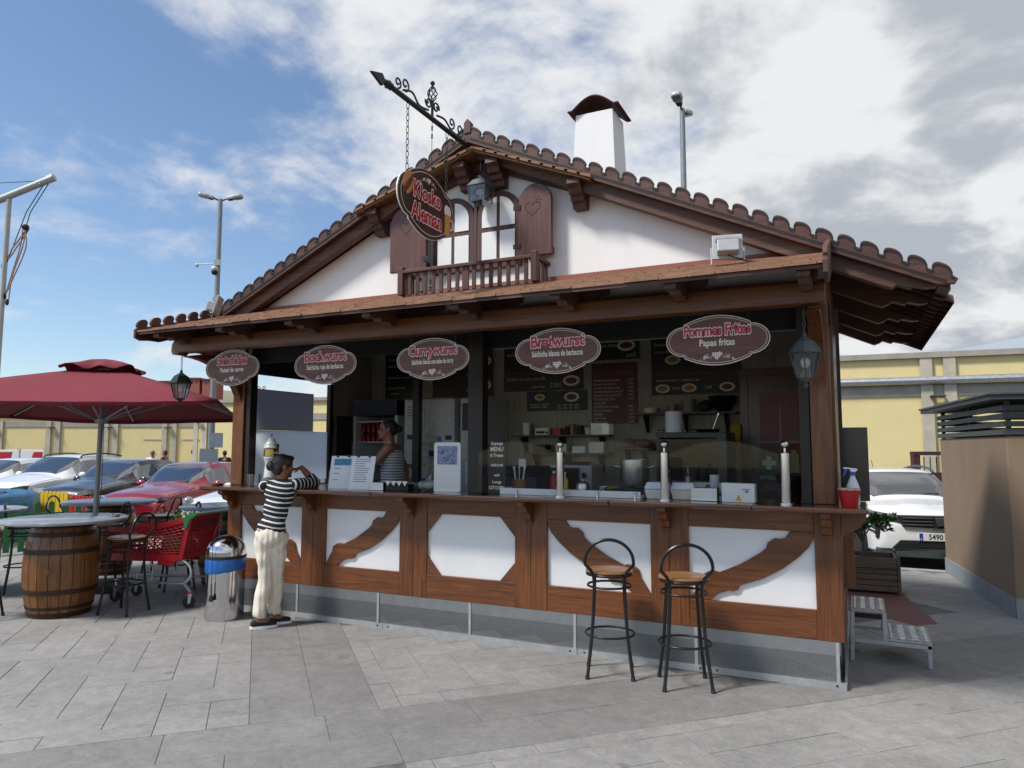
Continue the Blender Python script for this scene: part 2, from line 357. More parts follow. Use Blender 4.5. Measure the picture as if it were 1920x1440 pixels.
for k in range(-20, 24):
    for s_, (b0, b1) in enumerate(((BU[0], hu), (hu, BU[1]))):
        v0 = BV[1] + k * .92 - (.35 * s_); cand.append((b0, b1, v0, v0 + .92, 'b')) if not (v0 + .92 > BV[0] and v0 < BV[1] + .01 and False) else 0
def visible(u, v):
    x, y = uv2(u, v); d = Vector((x - CAM.x, y - CAM.y, 0)); a, f = d.dot(RT), d.dot(FW)
    if f < 2.6 or abs(a) > f * .78 + .6: return None
    if -5.9 < x < -.05 and 0.15 < y < 2.5: return None
    if x > 1.6 and y > 3.3: return None
    if x < -7.6 and y > 3.4 or y > 5.9: return None
    if inpoly((x, y), RED): return None
    if f > 13: return None
    return f
seen = []
for c in cand:
    f = visible((c[0] + c[1]) / 2, (c[2] + c[3]) / 2)
    if f: seen.append((f, c))
seen.sort(key=lambda q: q[0])
meshes = {}
def slab_mesh(a, b):
    k = (round(a, 3), round(b, 3))
    if k not in meshes:
        mb = MB(); g = .0026; e = .002; h = .005
        lo = [(-a / 2 + g, -b / 2 + g), (a / 2 - g, -b / 2 + g), (a / 2 - g, b / 2 - g), (-a / 2 + g, b / 2 - g)]
        hi = [(x - math.copysign(e, x), y - math.copysign(e, y)) for x, y in lo]
        mb.add([(x, y, -h) for x, y in lo] + [(x, y, -.002) for x, y in lo] + [(x, y, 0) for x, y in hi],
               [(8, 9, 10, 11)] + [(i, (i + 1) % 4, (i + 1) % 4 + 4, i + 4) for i in range(4)] + [(i + 4, (i + 1) % 4 + 4, (i + 1) % 4 + 8, i + 8) for i in range(4)])
        meshes[k] = mb
    return meshes[k]
cache = {}; rest = {'s': MB(), 'b': MB()}
RZ45 = R(135)       # local x = u direction
for n_, (f, c) in enumerate(seen):
    u0, u1, v0, v1, k = c; x, y = uv2((u0 + u1) / 2, (v0 + v1) / 2); a, b = u1 - u0, v1 - v0; mb = slab_mesh(a, b)
    jz = random.uniform(-.0012, .0012)
    if n_ < 300:
        key = (round(a, 3), round(b, 3), k)
        if key not in cache:
            me = bpy.data.meshes.new('paving_slab'); me.from_pydata(mb.v, [], mb.f); me.materials.append(M['slab' if k == 's' else 'band']); fix_normals(me); cache[key] = me
        o = link('paving_slab', cache[key], pv); o.location = (x, y, jz); o.rotation_euler = (0, 0, RZ45)
    else:
        mt = Matrix.Translation((x, y, jz)) @ Matrix.Rotation(RZ45, 4, 'Z'); rest[k].add([mt @ Vector(q) for q in mb.v], mb.f)
stuff(rest['s'].obj('distant_paving', M['slab'], pv)); stuff(rest['b'].obj('distant_band_paving', M['band'], pv))
struct(MB().prism(RED, 'z', -.0033, .0).obj('red_paving', M['redslab']))
kb = MB()
for x0, x1, y in ((-40, -7.6, 3.5), (-7.6, 30, 5.95)): kb.bx(x0, x1, y - .001, y + .14, GZ - .2, .004)
struct(kb.obj('kerb', M['kerb'], None, bevel=.012))
M['roadpaint'] = plain('white_road_paint', (.6, .6, .58), .8, var=.2, ns=20)
for i in range(9):
    x = 2.3 - i * 2.6
    struct(MB().bx(x - .05, x + .05, 6.3 if x > -6 else 4.0, 11 if x > -6 else 8.6, GZ + .001, GZ + .005).obj('parking_line', M['roadpaint']))
struct(MB().box((1.0, 6.42, GZ + .004), (1.9, .1, .004), Matrix.Rotation(R(-24), 3, 'Z')).obj('parking_line', M['roadpaint']))

# ------------------------------------------------------------------ the kiosk
KX0, KX1, KC, KD = -5.97, 0.02, -2.96, 2.5
K = thing('kiosk', 'large half-timbered snack kiosk with white gable, brown tiled roof and long counter', 'kiosk')
FLOOR = .33
# perforated metal skirt
def perf_mat():
    m, t, b = base_mat('perforated_sheet'); b.inputs['Base Color'].default_value = (.40, .41, .42, 1); b.inputs['Metallic'].default_value = .5; b.inputs['Roughness'].default_value = .5
    tcn = t.nodes.new('ShaderNodeTexCoord'); sp = t.nodes.new('ShaderNodeSeparateXYZ'); t.links.new(tcn.outputs['Object'], sp.inputs[0])
    s = .016
    def cell(a, o):
        return mth(t, 'ABSOLUTE', mth(t, 'SUBTRACT', mth(t, 'FRACT', mth(t, 'ADD', mth(t, 'DIVIDE', a, s), o)), .5))
    h = mth(t, 'ADD', sp.outputs[0], sp.outputs[1]); rr = []
    for o1, o2 in ((0, 0), (.5, .5)):
        a, c = cell(h, o1), cell(mth(t, 'MULTIPLY', sp.outputs[2], .8), o2)
        rr.append(mth(t, 'ADD', mth(t, 'MULTIPLY', a, a), mth(t, 'MULTIPLY', c, c)))
    hole = mth(t, 'LESS_THAN', mth(t, 'MINIMUM', rr[0], rr[1]), .115)
    t.links.new(mth(t, 'SUBTRACT', 1.0, hole), b.inputs['Alpha']); return m
M['perf'] = perf_mat()
for i in range(6):
    x = -6.0 + i * .99 + .03
    MB().bx(x + .012, min(x + .978, KX1), .004, .006, .05, .325).obj('mesh_panel', M['perf'], K)
    MB().bx(x + .978, x + 1.002, -.004, .012, .045, .325).obj('mesh_post', M['alu'], K)
for x0, x1 in ((-5.97, -3.93), (-3.925, -1.99), (-1.985, -.93), (-.925, .02)):
    s_ = MB().bx(x0, x1, -.008, .003, .0, .05).obj('skirting_strip', M['alu'], K)
    for x in (x0 + .06, x1 - .06): MB().cyl((x, -.012, .028), (x, -.007, .028), .008, n=8).obj('screw', M['iron'], s_)
MB().bx(KX1 - .006, KX1 - .004, .02, KD, .05, .325).obj('mesh_panel', M['perf'], K)
MB().bx(KX1 - .01, KX1 + .004, .0, KD, .0, .05).obj('skirting_strip', M['alu'], K)
MB().bx(KX0, KX0 + .02, .02, KD, .0, .325).obj('side_skirt', M['galv'], K)
MB().bx(KX0 + .02, KX1 - .03, .09, .16, .21, .33).obj('floor_joist', M['galv'], K)
MB().bx(KX0 + .02, KX1 - .03, .62, .66, .0, .21).obj('plinth_block', M['band'], K)
MB().bx(KX0 + .02, KX1 - .03, .10, KD - .02, FLOOR, FLOOR + .02).obj('floor', plain('kiosk_floor', (.30, .28, .25), .6), K)
# timber counter front
Z0, Z1, ZT = .326, 1.252, 1.29
posts = [(-5.97, -5.79)] + [(c - .15, c + .15) for c in (-4.80, -3.61, -2.41, -1.215)] + [(-.157, .02)]
def board(x0, x1, y0, y1, z0, z1, m, name='timber_board', bev=.004): return MB().bx(x0, x1, y0, y1, z0, z1).obj(name, m, K, bevel=bev)
for i, (a, b) in enumerate(posts):
    if 0 < i < 5:
        mid = (a + b) / 2; board(a, mid - .001, 0, .05, Z0, Z1, M['timz'], 'post_board'); board(mid + .001, b, 0, .05, Z0, Z1, M['timz'], 'post_board')
    else: board(a, b, 0, .05, Z0, Z1, M['timz'], 'post_board')
PZ0, PZ1 = .537, 1.090
def brace_poly(x0, x1, z0, z1, flip):
    # a bent knee brace with two scrolled humps, drawn in a unit square from lower left to upper right
    low = [(0.0, 0.0), (.17, .0), (.24, .10), (.33, .155), (.36, .145), (.40, .17), (.42, .235), (.47, .265), (.60, .345), (.76, .50), (.88, .66), (.96, .80), (1.0, .93)]
    up = [(1.0, 1.0), (.82, 1.0), (.78, .905), (.745, .89), (.70, .895), (.645, .83), (.63, .755), (.585, .69), (.42, .515), (.25, .39), (.215, .405), (.165, .395), (.11, .34), (.10, .255), (.04, .10)]
    q = low + up
    return [((x1 - (x1 - x0) * u) if flip else (x0 + (x1 - x0) * u), z0 + (z1 - z0) * v) for u, v in q]
for i in range(5):
    a, b = posts[i][1], posts[i + 1][0]
    board(a - .002, b + .002, .034, .044, PZ0 - .03, PZ1 + .03, M['panelw'], 'white_panel', 0)
    board(a + .001, b - .001, .003, .05, Z0, PZ0, M['timx'], 'bottom_rail'); board(a + .001, b - .001, .003, .05, PZ1, Z1, M['timx'], 'top_rail')
    if i == 2:
        for (cx, sx_) in ((a, 1), (b, -1)):
            for (cz, sz) in ((PZ0, 1), (PZ1, -1)):
                MB().prism([(cx + .001 * sx_, cz), (cx + .15 * sx_, cz), (cx + .001 * sx_, cz + .17 * sz)], 'y', .008, .033).obj('corner_brace', M['timx'], K, bevel=.003)
    else:
        MB().prism(brace_poly(a + .002, b - .002, PZ0 + .001, PZ1 - .001, i in (0, 3)), 'y', .008, .033).obj('curved_brace', M['timx'], K, bevel=.003)
# the right-hand flank
board(KX1 - .04, KX1 + .002, .052, .15, Z0, Z1, M['timz'], 'post_board')
board(KX1 - .04, KX1, .152, KD, Z0, Z1, M['timy'], 'side_board')
board(KX0, KX0 + .04, .052, KD, Z0, Z1, M['timy'], 'side_board')
# counter top with its brackets
M['counter'] = wood('varnished_counter', '#33190d', '#6e4023', 'x', .22, coat=.6, bmp=.04)
for x0, x1 in ((-6.10, -3.9), (-3.898, -1.62), (-1.618, -.55), (-.548, .20)):
    board(x0, x1, -.285, .40, Z1, ZT, M['counter'], 'counter_top', .012)
board(-.02, .20, .402, 1.5, Z1, ZT, M['counter'], 'counter_top', .012)
br_prof = [(0, 1.25), (-.20, 1.25), (-.205, 1.215), (-.15, 1.19), (-.13, 1.15), (-.075, 1.13), (-.06, 1.085), (-.02, 1.07), (0, 1.03)]
for x in (-5.88, -4.81, -3.63, -2.42, -1.23, -.07): MB().prism(br_prof, 'x', x - .035, x + .035).obj('counter_bracket', M['timz'], K, bevel=.004)
MB().prism([(KX1, 1.25), (.185, 1.25), (.19, 1.2), (.15, 1.14), (.09, 1.10), (KX1, 1.06)], 'y', .0, .05).obj('counter_bracket', M['timx'], K, bevel=.004)
# corner posts, mullions and the dark shop interior
TOPZ = 2.78
board(-.155, -.01, .005, .15, ZT, TOPZ, M['timz'], 'corner_post', .008)
board(-5.96, -5.80, .005, .15, ZT, TOPZ, M['timz'], 'corner_post', .008)
board(-5.795, -5.73, .03, .13, ZT, TOPZ, M['brownpost'], 'window_frame'); board(-.235, -.16, .03, .13, ZT, TOPZ, M['brownpost'], 'window_frame')
board(-3.04, -2.89, .01, .12, ZT, TOPZ, M['brownpost'], 'mullion'); board(-4.64, -4.55, 1.52, 1.6, ZT, TOPZ, M['brownpost'], 'mullion')
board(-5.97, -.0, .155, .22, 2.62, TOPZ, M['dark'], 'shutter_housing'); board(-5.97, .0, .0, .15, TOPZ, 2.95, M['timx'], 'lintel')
WT = 2.98
MB().bx(KX0, KX1, KD - .06, KD, FLOOR, WT).obj('back_wall', M['creamw'], K)
MB().bx(KX0 + .05, KX1 - .05, .2, KD - .07, WT, WT + .03).obj('ceiling', plain('kiosk_ceiling', (.42, .39, .33), .7), K)
board(KX1 - .06, KX1 - .01, .18, KD - .07, Z1, WT, M['timz'], 'side_wall')
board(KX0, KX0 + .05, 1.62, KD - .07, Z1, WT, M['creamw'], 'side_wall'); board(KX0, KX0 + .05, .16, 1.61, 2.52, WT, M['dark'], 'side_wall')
board(KX0 + .02, KX0 + .05, .16, .22, Z1, 2.5, M['brownpost'], 'side_window_frame'); board(KX0 + .0, KX0 + .06, 1.55, 1.61, Z1, 2.5, M['brownpost'], 'side_window_frame')
MB().bx(KX0 + .02, KX0 + .03, .225, 1.54, 1.30, 1.89).obj('side_window_screen', translucent('pale_blue_screen', (.86, .90, .94)), K)
MB().bx(KX0 + .0, KX0 + .012, .225, 1.29, 1.893, 2.36).obj('side_window_blind', translucent('dark_grey_blind', (.46, .46, .47)), K)
fil = MB()
for (y, z) in ((.26, 2.34), (.34, 2.36), (.42, 2.37), (.255, 2.26), (.255, 2.18)): fil.tube([(KX0 + .04, y + .028 * (1 - k / 14) * math.cos(k * .6), z + .028 * (1 - k / 14) * math.sin(k * .6)) for k in range(14)], .004, 5)
fil.obj('iron_scroll', M['iron'], K)
# interior partition behind the counter staff
board(-5.9, -4.6, 2.405, 2.438, ZT - .3, WT, M['creamw'], 'wall_panel', 0)
# gable wall
GY = .05; RX = KC; RIDGE = 4.36; SL = .4615
def zroof(x, top=4.66): return top - SL * abs(x - RX)
MB().prism([(-5.9, 2.95), (-.02, 2.95), (-.02, zroof(-.02, 4.40)), (RX, 4.40), (-5.9, zroof(-5.9, 4.40))], 'y', GY, GY + .08).obj('gable_wall', M['plaster'], K)
MB().prism([(-5.9, 2.95), (-.02, 2.95), (-.02, zroof(-.02, 4.40)), (RX, 4.40), (-5.9, zroof(-5.9, 4.40))], 'y', KD - .08, KD).obj('rear_gable_wall', M['plaster'], K)
EX = 3.74; VF, VB = -.16, 2.95
ang = math.atan(SL)
for s_ in (1, -1):
    # roof deck
    def pt(h, dz): return (RX + s_ * h, 4.66 - SL * h + dz)
    MB().prism([pt(0, -.10), pt(EX - .03, -.10), pt(EX - .03, -.135), pt(0, -.135)], 'y', VF + .05, VB - .05).obj('roof_deck', M['rfx'], K)
    for k in range(2, 17):
        y = VF + .09 + k * (VB - VF - .18) / 16
        pr = [pt(0, -.13), pt(EX + .03, -.13)]; mb = MB(); rings = []
        for q in pr:
            rings.append([(q[0], y + .105 * math.cos(t), q[1] - .06 + .075 * math.sin(t)) for t in [math.pi * j / 8 for j in range(9)]])
        mb.add(rings[0] + rings[1], [(j, j + 1, j + 10, j + 9) for j in range(8)] + [tuple(range(9)), tuple(range(17, 8, -1))])
        mb.obj('tile_course', M['tile'], K, smooth='auto')
    # rafters under the eave, each with a scrolled tail
    for k, y in enumerate((VF + .085, .55, 1.36, 2.13, 2.82)):
        h0 = 0 if k == 0 else 2.55
        top = -.14; dep = .19 if k else .155
        tail = [(EX - .10, top), (EX - .10, top - .04), (EX - .16, top - .07), (EX - .24, top - .085), (EX - .26, top - .11), (EX - .34, top - .115), (EX - .37, top - .15), (EX - .42, top - dep)]
        MB().prism([pt(h0, top)] + [pt(h, d + (0)) for h, d in tail] + [pt(h0, top - dep)], 'y', y - .045, y + .045).obj('rafter', M['rfx'], K, bevel=.004)
    MB().prism([pt(EX - .09, -.137), pt(EX - .02, -.137), pt(EX - .02, -.17), pt(EX - .09, -.17)], 'y', VF + .06, VB - .06).obj('eave_fascia', M['rfy'], K)
    # scalloped barge board
    per = EX / 26; unit = [(0, -.20), (.08, -.185), (.145, -.12), (.15, -.04), (.115, .03), (.105, .11), (.15, .27), (.24, .38), (.36, .445), (.5, .465), (.64, .445), (.76, .38), (.85, .27), (.895, .11), (.885, .03), (.85, -.04), (.855, -.12), (.92, -.185)]
    topl = []
    for k in range(26): topl += [((k + u) * per, v * per * .70) for u, v in unit]
    topl.append((EX, -.17 * per))
    poly = [(0, .06)] + topl[1:] + [(EX + .02, -.03), (EX, -.07), (EX - .10, -.115), (0, -.115)]
    Mt = Matrix.Translation((RX, 0, 4.66 - .065)) @ Matrix(((s_, 0, 0, 0), (0, 1, 0, 0), (-SL, 0, 1, 0), (0, 0, 0, 1)))
    bg_ = MB().prism([(h, d) for h, d in poly], 'y', VF - .02, VF + .022, Mt).obj('barge_board', M['dkx'], K, bevel=.003)
    tr_ = MB()
    for dz, rr in ((-.016, .0045), (-.030, .003)): tr_.tube([Mt @ Vector((h, VF - .0205, d + dz)) for h, d in topl[2:]], rr, 5)
    for dz in (-.068, -.082): tr_.bar(Mt @ Vector((.02, VF - .0205, dz)), Mt @ Vector((EX - .05, VF - .0205, dz)), .006, .006)
    tr_.obj('carved_groove', M['black'], bg_)
    MB().prism([(0, .05), (EX, -.07), (EX - .1, -.115), (0, -.115)], 'y', VB - .022, VB + .02, Mt).obj('barge_board', M['dkx'], K)
MB().prism([(RX - .035, 4.56), (RX + .035, 4.56), (RX + .035, 4.66), (RX, 4.70), (RX - .035, 4.66)], 'y', VF - .03, VF + .03).obj('ridge_cap', M['dkz'], K, bevel=.004)
mb = MB(); rg = [[(RX + .11 * math.cos(t), y, 4.53 + .09 * math.sin(t)) for t in [math.pi * j / 8 for j in range(9)]] for y in (VF + .20, VB)]
mb.add(rg[0] + rg[1], [(j, j + 1, j + 10, j + 9) for j in range(8)]); mb.obj('ridge_tile', M['tile'], K, smooth=True)
# chimney
CX, CY = -2.35, 1.8
mb = MB(); lo, hi = (.27, .25), (.215, .20)
mb.add([(CX + sx_ * lo[0], CY + sy * lo[1], 4.1) for sx_, sy in ((-1, -1), (1, -1), (1, 1), (-1, 1))] + [(CX + sx_ * hi[0], CY + sy * hi[1], 5.42) for sx_, sy in ((-1, -1), (1, -1), (1, 1), (-1, 1))],
       [(0, 1, 5, 4), (1, 2, 6, 5), (2, 3, 7, 6), (3, 0, 4, 7), (4, 5, 6, 7)])
ch = mb.obj('chimney', M['plaster'], K, bevel=.006)
rust = plain('rusted_cowl', '#4a221c', .7, .2, var=.35, ns=7)
cp = []
for k in range(25):
    u = -1 + k / 12; cp.append((CX + u * .295, 5.45 + .13 * (math.cos(u * math.pi * .62)) ** 1 + (.045 if abs(u) > .82 else 0) * (abs(u) - .82) / .18))
MB().prism(cp + [(x, z + .012) for x, z in cp[::-1]], 'y', CY - .26, CY + .26).obj('chimney_cowl', rust, ch)
for sx_ in (-1, 1):
    for sy in (-1, 1): MB().cyl((CX + sx_ * .17, CY + sy * .16, 5.41), (CX + sx_ * .17, CY + sy * .16, 5.50), .009, n=6).obj('cowl_stay', M['iron'], ch)
# long shingled awning over the counter
AX0, AX1, AY0, AZ0, AZ1 = -6.0, .0, -1.15, 2.80, 3.165
def azt(y): return AZ0 + (AZ1 - AZ0) * (y - AY0) / (GY - AY0)
A = MB().prism([(AY0, AZ0 - .035), (GY, AZ1 - .035), (GY, AZ1 - .012), (AY0, AZ0 - .012)], 'x', AX0, AX1).obj('awning', M['dkx'], K)
nC = 9
for k in range(nC):
    y0 = AY0 - .015 + (GY - AY0) * k / nC; y1 = y0 + (GY - AY0) / nC + .02; z0, z1 = azt(y0), azt(y1)
    mb = MB(); x = AX0 - (.1 if k % 2 else 0); 
    while x < AX1:
        wd = random.uniform(.17, .23); a, b = max(x, AX0), min(x + wd - .004, AX1); j = random.uniform(0, .004); sh = random.uniform(-.008, .008)
        if b - a > .02: mb.add([(a, y0 + sh, z0 + j - .008), (b, y0 + sh, z0 + j - .008), (b, y0 + sh, z0 + j + .008), (a, y0 + sh, z0 + j + .008), (a, y1, z1 + .001), (b, y1, z1 + .001), (b, y1, z1 - .008), (a, y1, z1 - .008)], [(0, 1, 2, 3), (3, 2, 5, 4), (0, 3, 4, 7), (1, 6, 5, 2), (0, 7, 6, 1)])
        x += wd
    mb.obj('shingle_course', M['shingle'], A)
MB().bx(-5.6, -.3, GY - .05, GY - .002, AZ1 - .01, AZ1 + .025).obj('flashing', M['flash'], A)
# scalloped end boards of the awning
for x in (AX0 - .03, AX1 + .002):
    q = [(AY0 - .02, -.09)] + []
    tl = []
    n_ = 8; pp = (GY - AY0 - .03) / n_
    for k in range(n_): tl += [(AY0 - .02 + (k + u) * pp, .045 + v * pp * .85) for u, v in unit]
    prof = [(y, azt(y) + dz) for y, dz in [(AY0 - .02, -.06)] + tl + [(GY - .02, .02), (GY - .02, -.13), (AY0 + .25, -.15), (AY0 + .15, -.12), (AY0 + .04, -.10)]]
    MB().prism(prof, 'x', x, x + .028).obj('awning_end_board', M['dky'], A, bevel=.003)
for i in range(8):
    x = -5.78 + i * .81
    pr = [(GY, azt(GY) - .036), (-1.12, azt(-1.12) - .036), (-1.12, azt(-1.12) - .075), (-1.06, azt(-1.06) - .10), (-.98, azt(-.98) - .105), (-.95, azt(-.95) - .14), (-.86, azt(-.86) - .155), (-.80, azt(-.8) - .20), (GY, azt(GY) - .17)]
    MB().prism(pr, 'x', x - .04, x + .04).obj('awning_rafter', M['rfy'], A, bevel=.003)
MB().prism([(-6.0, 2.62), (-6.02, 2.66), (-6.01, 2.72), (-5.97, 2.775), (.0, 2.775), (.0, 2.635), (-5.9, 2.635), (-5.93, 2.61)], 'y', -.76, -.64).obj('awning_beam', M['timx'], A, bevel=.008)
for x in (-5.88, -.085):
    c0 = [(-.70 + .70 * (1 - math.cos(t)) - .02, 2.15 + .47 * math.sin(math.pi / 2 - t) * 1.0 - 0) for t in [math.pi / 2 * k / 10 for k in range(11)]]
    low_ = [(-.71 + .72 * math.sin(t), 2.60 - .50 * (1 - math.cos(t))) for t in [math.pi / 2 * k / 10 for k in range(11)]]
    up_ = [(-.55 + .555 * math.sin(t), 2.635 - .28 * (1 - math.cos(t))) for t in [math.pi / 2 * k / 10 for k in range(10, -1, -1)]]
    MB().prism(low_ + up_, 'x', x - .045, x + .045).obj('knee_brace', M['timy'], A, bevel=.006)
# small gable hood above the attic window
HY, HX, HPK = -.23, -2.88, 4.40
Hd = part_root('window_hood', K)
for s_ in (1, -1):
    HHW, HS = (1.11, .405) if s_ > 0 else (1.30, .31)
    def hp(h, dz): return (HX + s_ * h, HPK - HS * h + dz)
    for k in range(5):
        y0 = HY + k * .055; MB().prism([hp(0, -.02), hp(HHW, -.02), hp(HHW, -.038), hp(0, -.038)], 'y', y0 + .001, y0 + .054).obj('soffit_plank', M['soffit'], Hd)
    for k in range(10):
        h0, h1 = HHW * k / 10, HHW * (k + 1) / 10 + .03; h1 = min(h1, HHW + .01)
        MB().prism([hp(h0, -.004 + .006), hp(h1, .012), hp(h1, -.016), hp(h0, -.018)], 'y', HY - .012, GY).obj('shingle_course', M['shingle'], Hd)
    MB().prism([hp(0, -.038), hp(HHW - .04, -.038), hp(HHW - .12, -.12), hp(0, -.12)], 'y', GY - .06, GY - .002).obj('hood_rafter', M['dkx'], Hd)
    for hx in (.17, HHW - .16):
        x = HX + s_ * hx; zt = HPK - HS * hx - .045
        pr = [(GY, zt), (-.36, zt), (-.37, zt - .05), (-.30, zt - .075), (-.27, zt - .12), (-.20, zt - .125), (-.185, zt - .165), (-.12, zt - .175), (-.105, zt - .22), (GY, zt - .22)]
        pr = [(GY + (y_ - GY) * .60, z_) for y_, z_ in pr]
        MB().prism(pr, 'x', x - .06, x + .06).obj('hood_bracket', M['dky'], Hd, bevel=.004)
# attic window with shutters and balcony
Wd = part_root('attic_window', K)
def archpoly(x0, x1, z0, z1, n=14):
    r = (x1 - x0) / 2; return [(x0, z0), (x1, z0)] + arc(((x0 + x1) / 2, z1 - r * .92), r, 0, math.pi, n)
for x0, x1 in ((-3.43, -2.985), (-2.955, -2.51)):
    z0, z1 = 3.33, 4.03
    MB().prism(archpoly(x0, x1, z0, z1), 'y', GY - .045, GY - .003).obj('sash', M['dkz'], Wd, bevel=.004)
    m_ = (x0 + x1) / 2
    for a, b in ((x0 + .055, m_ - .017), (m_ + .017, x1 - .055)):
        MB().bx(a, b, GY - .052, GY - .044, z0 + .07, z0 + .34).obj('pane', M['panelw'], Wd)
        cxx = (x0 + x1) / 2; rr = (x1 - x0) / 2 - .055; zc = z1 - (x1 - x0) / 2 * .92
        pts = [(a, z0 + .385), (b, z0 + .385)]
        e0, e1 = (math.acos(max(-1, min(1, (b - cxx) / rr))), math.acos(max(-1, min(1, (a - cxx) / rr))))
        pts += [(cxx + rr * math.cos(e0 + (e1 - e0) * k / 8), zc + rr * math.sin(e0 + (e1 - e0) * k / 8)) for k in range(9)]
        MB().prism(pts, 'y', GY - .052, GY - .044).obj('pane', M['panelw'], Wd)
M['shut'] = wood('shutter_wood', '#4c2820', '#7d4b3b', 'z', .45, coat=.15, worn='#6e4a3b')
for s_, (x0, x1) in ((-1, (-3.86, -3.45)), (1, (-2.49, -2.17))):
    sh = MB().prism(archpoly(x0, x1, 3.37, 4.01), 'y', GY - .14, GY - .10).obj('shutter', M['shut'], Wd, bevel=.008)
    sh_h = (-2.50 if s_ > 0 else -3.44)
    for z in (3.47, 3.82):
        MB().bx(sh_h - .035, sh_h + .035, GY - .147, GY - .138, z - .022, z + .022).obj('hinge', M['iron'], sh)
    cx_ = (x0 + x1) / 2 - .02; hz = 3.80; ht = []
    for k in range(25):
        t = 2 * math.pi * k / 24; ht.append((cx_ + .0045 * 16 * math.sin(t) ** 3, GY - .1405, hz + .0045 * (13 * math.cos(t) - 5 * math.cos(2 * t) - 2 * math.cos(3 * t) - math.cos(4 * t))))
    hb = MB().tube(ht, .0022, 4); random.seed(3)
    for k in range(9): hb.ell((cx_ + .05 + random.uniform(-.025, .03), GY - .1405, hz + .07 + random.uniform(-.03, .03)), (.008, .002, .006), 4)
    hb.obj('carved_heart', M['black'], sh)
    MB().bx(min(x0, x1) + .03, x1 - .03, GY - .10, GY - .002, 3.40, 3.46).obj('shutter_spacer', M['dkx'], sh)
B = part_root('balcony', K)
BX0, BX1, BY, BZ0, BZ1 = -3.60, -2.26, -.25, 3.085, 3.33
MB().bx(BX0, BX1, BY, GY - .002, BZ0 - .03, BZ0 + .012).obj('balcony_floor', M['dkx'], B, bevel=.004)
MB().bx(BX0 - .03, BX1 + .03, BY - .03, BY + .02, BZ1 - .03, BZ1).obj('handrail', M['dkx'], B, bevel=.004)
for x in (BX0 - .005, BX1 + .005):
    MB().bx(x - .02, x + .02, BY + .022, GY - .003, BZ1 - .03, BZ1).obj('handrail', M['dky'], B, bevel=.004)
    MB().bx(x - .028, x + .028, BY - .034, BY + .022, BZ0 + .012, BZ1 + .03).obj('corner_post', M['dkz'], B, bevel=.004)
for k in range(15):
    x = BX0 + .08 + (BX1 - BX0 - .16) * k / 14; wd = .03 if k not in (7,) else .06
    MB().bx(x - wd / 2 - .002, x + wd / 2 + .002, BY - .005, BY + .012, BZ0 + .012, BZ1 - .031).obj('baluster', M['dkz'], B)
for x in (BX0 + .0, BX1 - .0):
    for y in (-.17, -.08, .0): MB().bx(x - .01, x + .01, y - .016, y + .016, BZ0 + .012, BZ1 - .031).obj('baluster', M['dkz'], B)
MB().bx(-2.985, -2.955, GY - .05, GY - .002, 3.33, 4.22).obj('window_post', M['dkz'], Wd)
# interior door on the back wall
D = part_root('door', K)
dy = KD - .06
M['doorw'] = wood('mahogany_door', '#52281b', '#844a38', 'z', .35, coat=.2)
def gingham(name, a, b, s=.02):
    m, t, bs = base_mat(name); tcn = t.nodes.new('ShaderNodeTexCoord'); sp = t.nodes.new('ShaderNodeSeparateXYZ'); t.links.new(tcn.outputs['Object'], sp.inputs[0])
    f = [mth(t, 'LESS_THAN', mth(t, 'FRACT', mth(t, 'DIVIDE', mth(t, 'ADD', sp.outputs[i], 10.0), s)), .5) for i in (0, 2)]
    k = mth(t, 'MULTIPLY', mth(t, 'ADD', f[0], f[1]), .5); t.links.new(mixc(t, k, a, b), bs.inputs['Base Color']); bs.inputs['Roughness'].default_value = .85; return m
M['ging'] = gingham('red_gingham', '#b79a99', '#8a3c44')
MB().bx(-.98, -.90, dy - .03, dy - .001, FLOOR + .02, 2.56).obj('door_frame', M['doorw'], D); MB().bx(-.13, -.07, dy - .03, dy - .001, FLOOR + .02, 2.56).obj('door_frame', M['doorw'], D)
MB().bx(-.90, -.13, dy - .03, dy - .001, 2.48, 2.56).obj('door_frame', M['doorw'], D)
MB().bx(-.895, -.135, dy - .022, dy - .001, FLOOR + .02, 2.475).obj('door_leaf', M['doorw'], D)
for x0, x1 in ((-.78, -.59), (-.56, -.37)):
    for z0, z1 in ((1.78, 2.30), (1.25, 1.75)): MB().bx(x0, x1, dy - .028, dy - .0215, z0, z1).obj('door_curtain', M['ging'], D)
# dark hinged leaf standing at the right-hand end of the counter
MB().bx(.035, .225, .48, .505, ZT + .003, 1.86).obj('hinged_leaf', wood('gloss_dark_leaf', '#1a0e0a', '#2a1811', 'z', .3, coat=.3), K, bevel=.006)
MB().bx(.03, .055, .16, .20, 1.30, 2.75).obj('roller_guide', M['black'], K)
board(.025, .10, .55, .60, .62, 1.24, M['timz'], 'side_shutter_leaf')

